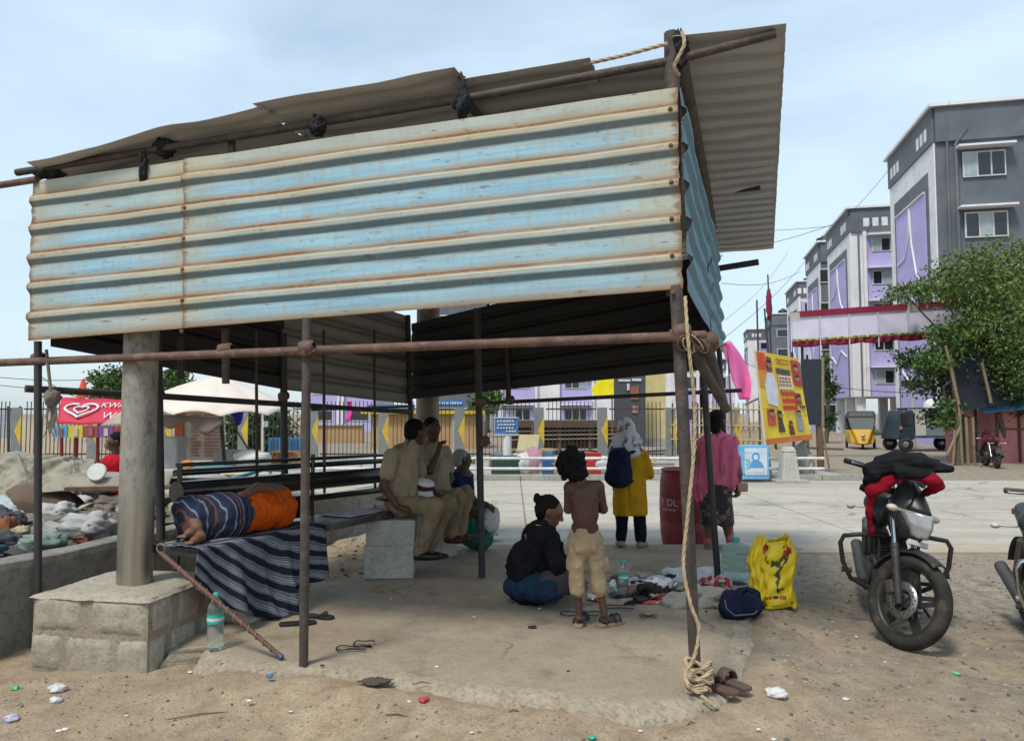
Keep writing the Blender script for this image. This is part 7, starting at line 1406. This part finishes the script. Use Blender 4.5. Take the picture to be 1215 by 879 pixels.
# distant shore side blocks to close the horizon on the left
for i, (x0, x1, y0, D, mat, lb) in enumerate(((-60, 75, 512, 120, M_BWHITE, 'distant low white wall on the shore side horizon'), (355, 430, 505, 40, M_TAN, 'low tan compound wall right of the blue gate'))):
    w_ = thing('compound_wall', lb, 'wall', at((x0 + x1) / 2, 530, D)); rect(MB(), x0, y0, x1, 540 if D < 100 else 505, D, .5).build('wall', mat, w_); rect(MB(), x0, y0 - 1.5, x1, y0, D - .1, .7).build('coping', M_CONC, w_)

gm_ = [mk('goods_%d' % k, c_, .8) for k, c_ in enumerate(((.35, .30, .24), (.10, .16, .24), (.34, .12, .10), (.40, .33, .12), (.12, .20, .13), (.48, .47, .45), (.22, .15, .10)))]
rs = np.random.RandomState(5)
for k in range(26):
    px = rs.uniform(585, 830) if k < 18 else rs.uniform(460, 560); D = rs.uniform(20.5, 23.3) if k < 18 else rs.uniform(19.5, 23); h_ = rs.uniform(.15, .42); c = at(px, 540, D); c[2] = .1
    o = thing('parcel', 'small parcel of stall goods stacked before the arrow fence', 'parcel', c, group='stall goods before the fence'); w_ = rs.uniform(.18, .5); MB().box(c + V(0, 0, h_ / 2), (w_, .3, h_), (1, rs.uniform(-.4, .4), 0), jit=.03).build('body', gm_[k % 7], o, bevel=.03); MB().box(c + V(0, 0, h_ + .02), (w_ * .8, .26, .05), (1, 0, 0), jit=.02).build('flap', gm_[(k + 2) % 7], o)
# ================================================================== SMALL THINGS ON THE SLAB AND THE GROUND
def gz(px, py):
    p = gp(px, py, .02); 
    for _ in range(3): p = gp(px, py, float(ground_z(V(p[0], p[1], 0))))
    return p
M_PET = mglass('clear_plastic', (.82, .92, .91), .06, .92, 1.2); M_TEAL = mk('label_teal', (.03, .42, .33), .4); M_CAPG = mk('cap_teal', (.05, .40, .33), .4)
def bottle(label, base, s=1.0, rotm_=None, group=None):
    r = thing('water_bottle', label, 'bottle', base, group=group); prof = [(0, 0), (.036, 0), (.044, .01)]
    for k in range(9): z = .02 + k * .013; prof += [(.045, z), (.042, z + .006)]
    prof += [(.0455, .145), (.0455, .205), (.043, .215), (.045, .222), (.040, .245), (.028, .268), (.016, .284), (.014, .296)]
    b = np.array(base); MB().lathe([(a * s, z * s) for a, z in prof], b, n=28).build('body', M_PET, r)
    MB().lathe([(.0462 * s, .15 * s), (.0462 * s, .20 * s)], b, n=28).build('label', M_TEAL, r); MB().lathe([(.0468 * s, .165 * s), (.0468 * s, .182 * s)], b, n=28).build('label_band', M_WFR, r); MB().lathe([(.0, .316 * s), (.015 * s, .315 * s), (.017 * s, .31 * s), (.017 * s, .292 * s)], b, n=16).build('cap', M_CAPG, r); return r
bottle('tall clear water bottle with teal label beside the footing', gp(255, 770, SLAB), 1.13)
bottle('clear water bottle with teal label standing among the clothes', gp(740, 708, SLAB), .95)
# stick
sk = thing('walking_stick', 'brown spiral bound stick leaning on the bench end', 'stick', gp(335, 783, SLAB)); a_, b_ = at(191, 656, 4.86), gp(335, 783, SLAB) + V(0, 0, .015)
MB().tube([a_, lerp(a_, b_, .3), lerp(a_, b_, .6), b_], [.017, .016, .015, .014], 10).build('shaft', mk('stick_wood', (.13, .065, .045), .6, 0, (.09, .045, .035), 20), sk)
dd = nrm(b_ - a_); uu = nrm(np.cross(dd, (0, 0, 1))); ww = np.cross(dd, uu); Ls = np.linalg.norm(b_ - a_)
MB().tube([a_ + dd * Ls * t + .0165 * (uu * math.cos(t * 110) + ww * math.sin(t * 110)) for t in np.linspace(.12, .97, 400)], .0035, 4).build('binding', mk('stick_binding', (.30, .17, .11), .7), sk)
MB().tube([b_ - dd * .03, b_], .018, 10).build('ferrule', mk('ferrule_blue', (.06, .10, .16), .5), sk); MB().torus(a_ + V(0, 0, .03), (.2, 1, .1), .03, .006, 16, 6).build('loop', M_OLDROPE, sk)
# footwear
def slipper(label, c, ang, mat, matb, L_=.25, w=.09, group=None, strap=True):
    r = thing('slipper', label, 'slipper', c, ang, group=group)
    MB().prism([(-L_ * .5, -w * .30), (-L_ * .3, -w * .40), (0, -w * .36), (L_ * .3, -w * .5), (L_ * .46, -w * .32), (L_ * .5, 0), (L_ * .46, w * .32), (L_ * .3, w * .5), (0, w * .36), (-L_ * .3, w * .40), (-L_ * .5, w * .30), (-L_ * .53, 0)], V(0, 0, .012), (1, 0, 0), (0, 1, 0), .022).build('sole', mat, r, world=False, bevel=.005)
    if strap:
        for q in (-1, 1): MB().tube([V(L_ * .30, 0, .02), V(L_ * .2, q * w * .25, .045), V(L_ * .02, q * w * .44, .022)], .009, 6, flat=((0, 0, 1), .6)).build('strap', matb, r, world=False)
    else: MB().grid(lambda u, v: V(L_ * (.02 + .24 * v), w * .5 * math.cos(u * math.pi), .02 + .055 * math.sin(u * math.pi)), 12, 3).build('strap', matb, r, world=False, solid=.01)
    return r
M_BSL = mk('slipper_black', (.015, .015, .016), .6); M_BRS = mk('slipper_brown', (.11, .07, .05), .65, 0, (.085, .055, .04), 8)
slipper('black strap slipper lying flat behind the thin front post', gp(354, 741, SLAB), .25, M_BSL, M_BSL); slipper('black strap slipper with raised straps near the striped sheet', gp(378, 733, SLAB), -.3, M_BSL, M_BSL)
slipper('brown band slipper standing beside the rope bundle', gp(851, 818, SLAB), 2.3, M_BRS, M_BRS, .24, .10, strap=False); slipper('brown band slipper nearer the slab edge with a tall strap', gp(868, 812, SLAB), 2.1, M_BRS, M_BRS, .24, .10, strap=False)
# straps / belts on the floor
for k, (px, py, r1, lab) in enumerate(((420, 771, .085, 'thin black strap loop lying open on the slab'), (432, 766, .05, 'short dark strap curled beside the open loop'), (690, 730, .12, 'black bag strap looped behind the child'), (735, 722, .10, 'dark strap trailing right of the child'), (770, 733, .05, 'small black buckle strap on the slab'))):
    c = gp(px, py, SLAB) + V(0, 0, .01); pts = [c + V(r1 * math.cos(a) * 1.3, r1 * .55 * math.sin(a) + .02 * math.sin(3 * a), .006 + .012 * (k == 1) * math.sin(a)) for a in np.linspace(.3, 5.6, 22)]
    tag(MB().tube(pts, .006, 6, flat=((0, 0, 1), .6)).build('strap', M_BSL), lab, 'strap')
tag(lump(gp(632, 745, SLAB) + V(0, 0, .008), (.03, .02, .012), .3).build('scrap', M_BSL), 'small black scrap on the open slab', 'scrap')
# belongings
J = lambda x, y, z=0: gp(x, y, SLAB + z)
M_PLW = mk('white_polythene', (.62, .62, .62), .4, 0, (.48, .48, .49), 7, bump=.4, bs_=20); M_GREYB = cloth('grey_blanket', (.30, .28, .25), (.21, .195, .175), 6); M_CHAR = cloth('charcoal_cloth', (.018, .017, .018), (.035, .032, .032), 9)
g_ = 'belongings heaped on the slab'
layer_obj('plastic_sheet', 'white plastic sheet spread under the heap of belongings', 'sheet', M_PLW, [cone(J(735, 690), J(870, 684), .09, .12, ((0, 0, 1), .35)), cone(J(800, 680), J(850, 680), .12, .12, ((0, 0, 1), .5))], vox=.012, k=.05, namp=.026, nsc=11, group=g_)
layer_obj('carrier_bag', 'white carrier bag with a red print on the heap', 'bag', mk('white_print_bag', (.64, .63, .63), .4, 0, (.52, .50, .50), 5, dirt=(.50, .09, .12), dscale=6), [cone(J(772, 694, .06), J(792, 692, .05), .07, .06, ((0, 0, 1), .75))], vox=.009, k=.04, namp=.021, nsc=18, group=g_)
layer_obj('carrier_bag', 'limp clear polythene bag beside the water bottle', 'bag', M_PLW, [cone(J(727, 700, .03), J(727, 694, .12), .05, .025), cone(J(727, 694, .12), J(722, 692, .2), .02, .015)], vox=.008, k=.03, namp=.018, nsc=22, group=g_)
layer_obj('dark_cloth', 'rumpled charcoal cloth in the middle of the heap', 'cloth', M_CHAR, [cone(J(762, 700, .05), J(790, 705, .04), .075, .06, ((0, 0, 1), .8)), cone(J(764, 697, .1), J(768, 696, .12), .04, .03), cone(J(745, 703, .03), J(757, 707, .02), .04, .03)], vox=.009, k=.04, namp=.024, nsc=18, group=g_)
layer_obj('blanket', 'grey folded blanket bundle behind the front right post', 'blanket', M_GREYB, [cone(J(805, 712, .04), J(850, 708, .05), .085, .10, ((0, 0, 1), .75)), cone(J(795, 716, .02), J(855, 718, .02), .06, .06, ((0, 0, 1), .6)), cone(J(830, 702, .09), J(855, 702, .09), .06, .05)], vox=.009, k=.04, namp=.024, nsc=15, nst=(.6, 1.4, 1.2), group=g_)
layer_obj('red_cloth', 'dark red patterned cloth poking from the back of the heap', 'cloth', mk('crimson_print', (.32, .03, .05), .85, 0, (.5, .4, .38), 18, .5, .58), [cone(J(835, 690, .05), J(862, 692, .05), .05, .06)], vox=.009, k=.03, namp=.021, nsc=18, group=g_)
layer_obj('brown_bundle', 'small brown bundle at the near edge of the heap', 'bundle', mk('brown_cloth', (.16, .10, .08), .9), [cone(J(748, 702, .04), J(752, 700, .05), .05, .05)], vox=.009, k=.03, namp=.018, nsc=18, group=g_)
layer_obj('packet', 'red and clear snack packet on the floor before the heap', 'packet', mk('red_packet', (.50, .05, .04), .3, 0, (.5, .45, .42), 10, .5, .6), [cone(J(766, 714, .012), J(790, 714, .012), .03, .025, ((0, 0, 1), .5))], vox=.006, k=.02, namp=.005, nsc=30, group=g_)
layer_obj('packet', 'silver and red crumpled packet beside the sitting knees', 'packet', mk('silver_packet', (.50, .50, .52), .25, .3, (.38, .06, .05), 14, .52, .6), [cone(J(700, 708, .025), J(712, 712, .02), .04, .03, ((0, 0, 1), .6))], vox=.006, k=.02, namp=.008, nsc=30, group=g_)
for k, (px, py) in enumerate(((742, 716), (757, 713), (733, 708))): layer_obj('dark_cloth', ('black sock dropped in front of the water bottle', 'thin black rag between bottle and packet', 'small dark cloth tucked left of the water bottle')[k], 'cloth', M_CHAR, [cone(J(px, py, .012), J(px + 8, py - 2, .012), .022, .03, ((0, 0, 1), .6))], vox=.006, k=.02, namp=.008, nsc=28, group=g_)
rs = np.random.RandomState(31); hc = [mk('scrap_%d' % k, c_, .7, 0, tuple(x * .6 for x in c_), 20) for k, c_ in enumerate(((.03, .03, .035), (.55, .54, .53), (.30, .06, .06), (.16, .12, .09), (.35, .28, .22), (.06, .12, .22), (.5, .42, .4), (.02, .02, .022)))]
for k in range(30):
    px, py = rs.uniform(722, 858), rs.uniform(683, 712); r_ = rs.uniform(.018, .05); c = J(px, py, .02 + (.07 * rs.rand() if py < 700 else .01))
    tag(lump(c, (r_ * 1.4, r_, r_ * .6), .6, 3.2, 16, 10, k).build('scrap', hc[k % 8]), 'small scrap of clothing or packaging in the heap on the slab', 'scrap', 'scraps in the heap of belongings')
# navy backpack lying on the slab
bk = thing('backpack', 'navy backpack lying on the slab edge before the yellow bag', 'backpack', J(880, 728)); bpk = Person.__new__(Person); bpk.root = bk; bpk.off = np.array(bk.location)
bpk.layer('bag', M_NAVY, [cone(J(868, 722, .06), J(892, 718, .07), .105, .09, ((0, 0, 1), .85)), cone(J(866, 712, .10), J(890, 708, .10), .07, .08)], .009, .04, .008, 13); MB().tube([J(860, 712, .14), J(862, 722, .13), J(872, 730, .06), J(895, 728, .05), J(904, 718, .06)], .006, 6).build('piping', mk('piping_grey', (.14, .14, .16), .6), bk); MB().tube([J(882, 704, .18), J(886, 700, .23), J(892, 703, .18)], .011, 6).build('handle', M_NAVY, bk)
# water jug
jg = thing('water_jug', 'large translucent blue green water jug beside the yellow bag', 'jug', gp(874, 692, SLAB)); q = np.array(jg.location); prof = [(0, 0), (.115, 0), (.13, .015)]
for k in range(5): z = .03 + k * .05; prof += [(.135, z), (.135, z + .034), (.131, z + .038), (.131, z + .046)]
prof += [(.135, .285), (.13, .31), (.11, .335), (.07, .352), (.035, .36), (.033, .385)]
MB().lathe(prof, q, n=36).build('body', mglass('jug_plastic', (.66, .88, .85), .10, .85, 1.15), jg); MB().lathe([(0, .405), (.03, .405), (.037, .395), (.037, .368)], q, n=20).build('cap', M_CAPG, jg)
# yellow woven bag
yb = thing('shopping_bag', 'bulging yellow printed shopping bag at the slab edge', 'bag', gp(917, 717, SLAB)); q = np.array(yb.location); M_YB = mk('bag_yellow', (.68, .50, .01), .42, 0, (.58, .40, .01), 6, bump=.35, bs_=14)
def ybag(u, v):
    a = u * 2 * math.pi; w_ = .188 - .022 * math.sin(v * 3.0) + .016 * math.sin(9 * v + 2) - .04 * max(0, v - .8) / .2; dpt = .12 - .075 * v ** 2
    p = q + V(w_ * (abs(math.cos(a)) ** .6) * math.copysign(1, math.cos(a)), dpt * (abs(math.sin(a)) ** .7) * math.copysign(1, math.sin(a)), .52 * v); p += V(.028, .028, .012) * float(snoise(V(math.cos(a) * 2, math.sin(a) * 2, v * 5), 1.6)) + V(.018, .018, .01) * float(snoise(V(math.cos(a) * 5, math.sin(a) * 5, v * 12), 1.3, 3)); p[0] += .03 * v - .02; p[2] += .025 * math.sin(a * 2 + .8) * (v > .9); return p
MB().grid(ybag, 56, 30).build('body', M_YB, yb, solid=.004); MB().grid(lambda u, v: lerp(q + V(-.14, -.1, .015), q + V(.14, .1, .015), u) * V(1, 0, 1) + V(0, q[1] - .1 + .2 * v, 0), 3, 3).build('base', M_YB, yb)
# print: red blooms over a dark stalk, standing just proud of the sack
def yp(du, z, d=.0): w_ = .175; a = -math.pi / 2 + du * 1.3; return ybag((a % (2 * math.pi)) / (2 * math.pi), z) + V(0, -.004 - d, 0)
def ypoly(name, mat, poly): 
    n = len(poly); f = [yp(*p_) for p_ in poly]; c = yp(np.mean([p_[0] for p_ in poly]), np.mean([p_[1] for p_ in poly]), .003); MB().add(f + [c], [(i, (i + 1) % n, n) for i in range(n)]).build(name, mat, yb, solid=.003)
PRD, PBK = mk('print_red', (.50, .03, .015), .5, 0, (.30, .02, .02), 30), mk('print_black', (.03, .035, .02), .5, 0, (.05, .09, .03), 30)
rs = np.random.RandomState(2)
def leaf_(u, v, a, L_): ypoly('print', PBK, [(u, v), (u + L_ * .5 * math.cos(a) - .03 * math.sin(a), v + (L_ * .5 * math.sin(a) + .03 * math.cos(a)) * .8), (u + L_ * math.cos(a), v + L_ * math.sin(a) * .8), (u + L_ * .5 * math.cos(a) + .03 * math.sin(a), v + (L_ * .5 * math.sin(a) - .03 * math.cos(a)) * .8)])
for k in range(9): leaf_(.02 + .02 * math.sin(k), .22 + .055 * k, rs.uniform(.2, 2.9), .16)
for s_ in (-1, 1):
    for k in range(5): leaf_(s_ * (.06 + .05 * k), .60 + .035 * k, rs.uniform(.3, 2.8), .15)
    for k in range(6): cu, cv = s_ * (.27 + rs.uniform(-.10, .08)), .80 + rs.uniform(-.05, .10); rr = rs.uniform(.04, .075); ypoly('print', PRD, [(cu + rr * math.cos(a) * rs.uniform(.7, 1.2), cv + rr * .8 * math.sin(a) * rs.uniform(.7, 1.2)) for a in np.linspace(0, 5.4, 7)])
for k in range(7): ypoly('print', PRD if k % 3 else PBK, [(-.22 + .065 * k, .15), (-.175 + .065 * k, .15), (-.175 + .065 * k, .185), (-.22 + .065 * k, .19)])
ypoly('print', PBK, [(-.4, .05), (.4, .05), (.4, .075), (-.4, .075)])
# water bottle lid, polythene under the motorcycle
layer_obj('carrier_bag', 'white polythene bag caught behind the front wheel', 'bag', M_PLW, [cone(gz(1082, 728) + V(0, 0, .05), gz(1096, 722) + V(0, 0, .08), .06, .05), cone(gz(1078, 735) + V(0, 0, .02), gz(1086, 735) + V(0, 0, .02), .04, .02)], vox=.008, k=.03, namp=.018, nsc=20)
# litter on the ground
def crumple(name, label, cat, p, r, mat, seed, group=None): return tag(lump(p + V(0, 0, r * .35), (r, r * .8, r * .5), .45, 3.2, 16, 10, seed).build(name, mat), label, cat, group)
M_PAPER = mk('litter_white', (.66, .65, .62), .7, 0, (.5, .49, .46), 12); crumple('carrier_bag', 'crumpled white plastic bag at the slab corner by the slippers', 'bag', gz(921, 826), .055, M_PAPER, 3); crumple('litter', 'torn white polythene scrap on the sand before the footing', 'litter', gz(69, 820), .05, M_PAPER, 2); crumple('litter', 'pale tissue scrap just below the torn polythene', 'litter', gz(66, 833), .035, M_PAPER, 5)
crumple('litter', 'bright green wrapper on the sand near the footing', 'litter', gz(18, 818), .025, mk('wrapper_green', (.08, .45, .10), .4), 1); crumple('litter', 'purple and white wrapper half buried in the sand', 'litter', gz(13, 855), .04, mk('wrapper_purple', (.30, .25, .48), .4, 0, (.6, .6, .62), 20), 4); crumple('litter', 'red wrapper at the broken slab front', 'litter', gz(503, 832), .03, mk('wrapper_red', (.45, .05, .06), .5), 6); crumple('litter', 'teal bottle cap on the sand before the slab', 'litter', gz(703, 876), .018, M_TEAL, 2); crumple('litter', 'green scrap on the gravel near the motorcycle', 'litter', gz(1135, 800), .022, mk('wrapper_mint', (.15, .45, .28), .5), 3); crumple('litter', 'blue scrap at the slab edge left of the thin post', 'litter', gp(320, 803, SLAB - .01), .02, mk('wrapper_blue', (.05, .18, .45), .5), 3)
for i, (px, py, sc) in enumerate(((78, 866, .02), (70, 868, .018), (296, 832, .018), (226, 798, .02), (294, 780, .025), (1003, 830, .024), (1016, 756, .015), (486, 833, .015), (918, 878, .015), (1050, 786, .012), (988, 738, .012), (150, 850, .012), (345, 845, .012), (560, 870, .012), (760, 868, .014), (900, 866, .012))):
    tag(lump(gz(px, py) + V(0, 0, .006), (sc, sc * .7, sc * .35), .4, 3, 10, 6, i).build('paper_scrap', M_PAPER), 'tiny pale paper scrap lying on the bare ground', 'litter', 'paper scraps on the ground')
rs = np.random.RandomState(12)
for i in range(26):
    x, y = rs.uniform(-1.9, 1.6), rs.uniform(4.3, 7.6); p = V(x, y, SLAB + .006)
    if x < -2.0 + (y - 4.3) * .45: continue
    tag(lump(p, (rs.uniform(.008, .02), .008, .006), .4, 3, 8, 6, i).build('floor_scrap', (M_BSL, M_PAPER, PEB[2], M_WOOD)[i % 4]), 'tiny scrap lying on the slab floor', 'litter', 'scraps on the slab floor')
tag(lump(gp(446, 808, SLAB - .002), (.085, .05, .014), .5, 3, 24, 10, 2).build('tar_patch', mk('tar_patch', (.085, .07, .058), .95, 0, (.06, .05, .04), 20)), 'dark tar stain patch at the front of the slab', 'patch')
for i, (px, py, l_, a) in enumerate(((500, 812, .10, .2), (235, 850, .3, .35), (470, 850, .12, -.2), (700, 845, .10, -.4), (610, 845, .05, .1), (820, 860, .06, .6))):
    p = gz(px, py) if i != 0 else gp(px, py, SLAB); d = V(math.cos(a), math.sin(a), 0) * l_ / 2; tag(MB().tube([p - d + V(0, 0, .006), p + V(0, .01, .012), p + d + V(0, 0, .006)], [.003, .004, .002], 5).build('twig', M_WOOD), 'thin dry twig lying in the sand before the slab', 'twig', 'twigs on the ground')
# paper / newspaper on the bench
nw_ = MB(); nw_.grid(lambda u, v: bp(1.35 + .55 * u, -.18 + .36 * v, BT + .008 + .004 * math.sin(u * 9) * math.sin(v * 7)), 12, 8); tag(nw_.build('newspaper', mk('newsprint', (.50, .49, .48), .8, 0, (.36, .36, .37), 25, dirt=(.45, .20, .28), dscale=9), None, solid=.003), 'creased newspaper spread on the granite bench', 'newspaper')
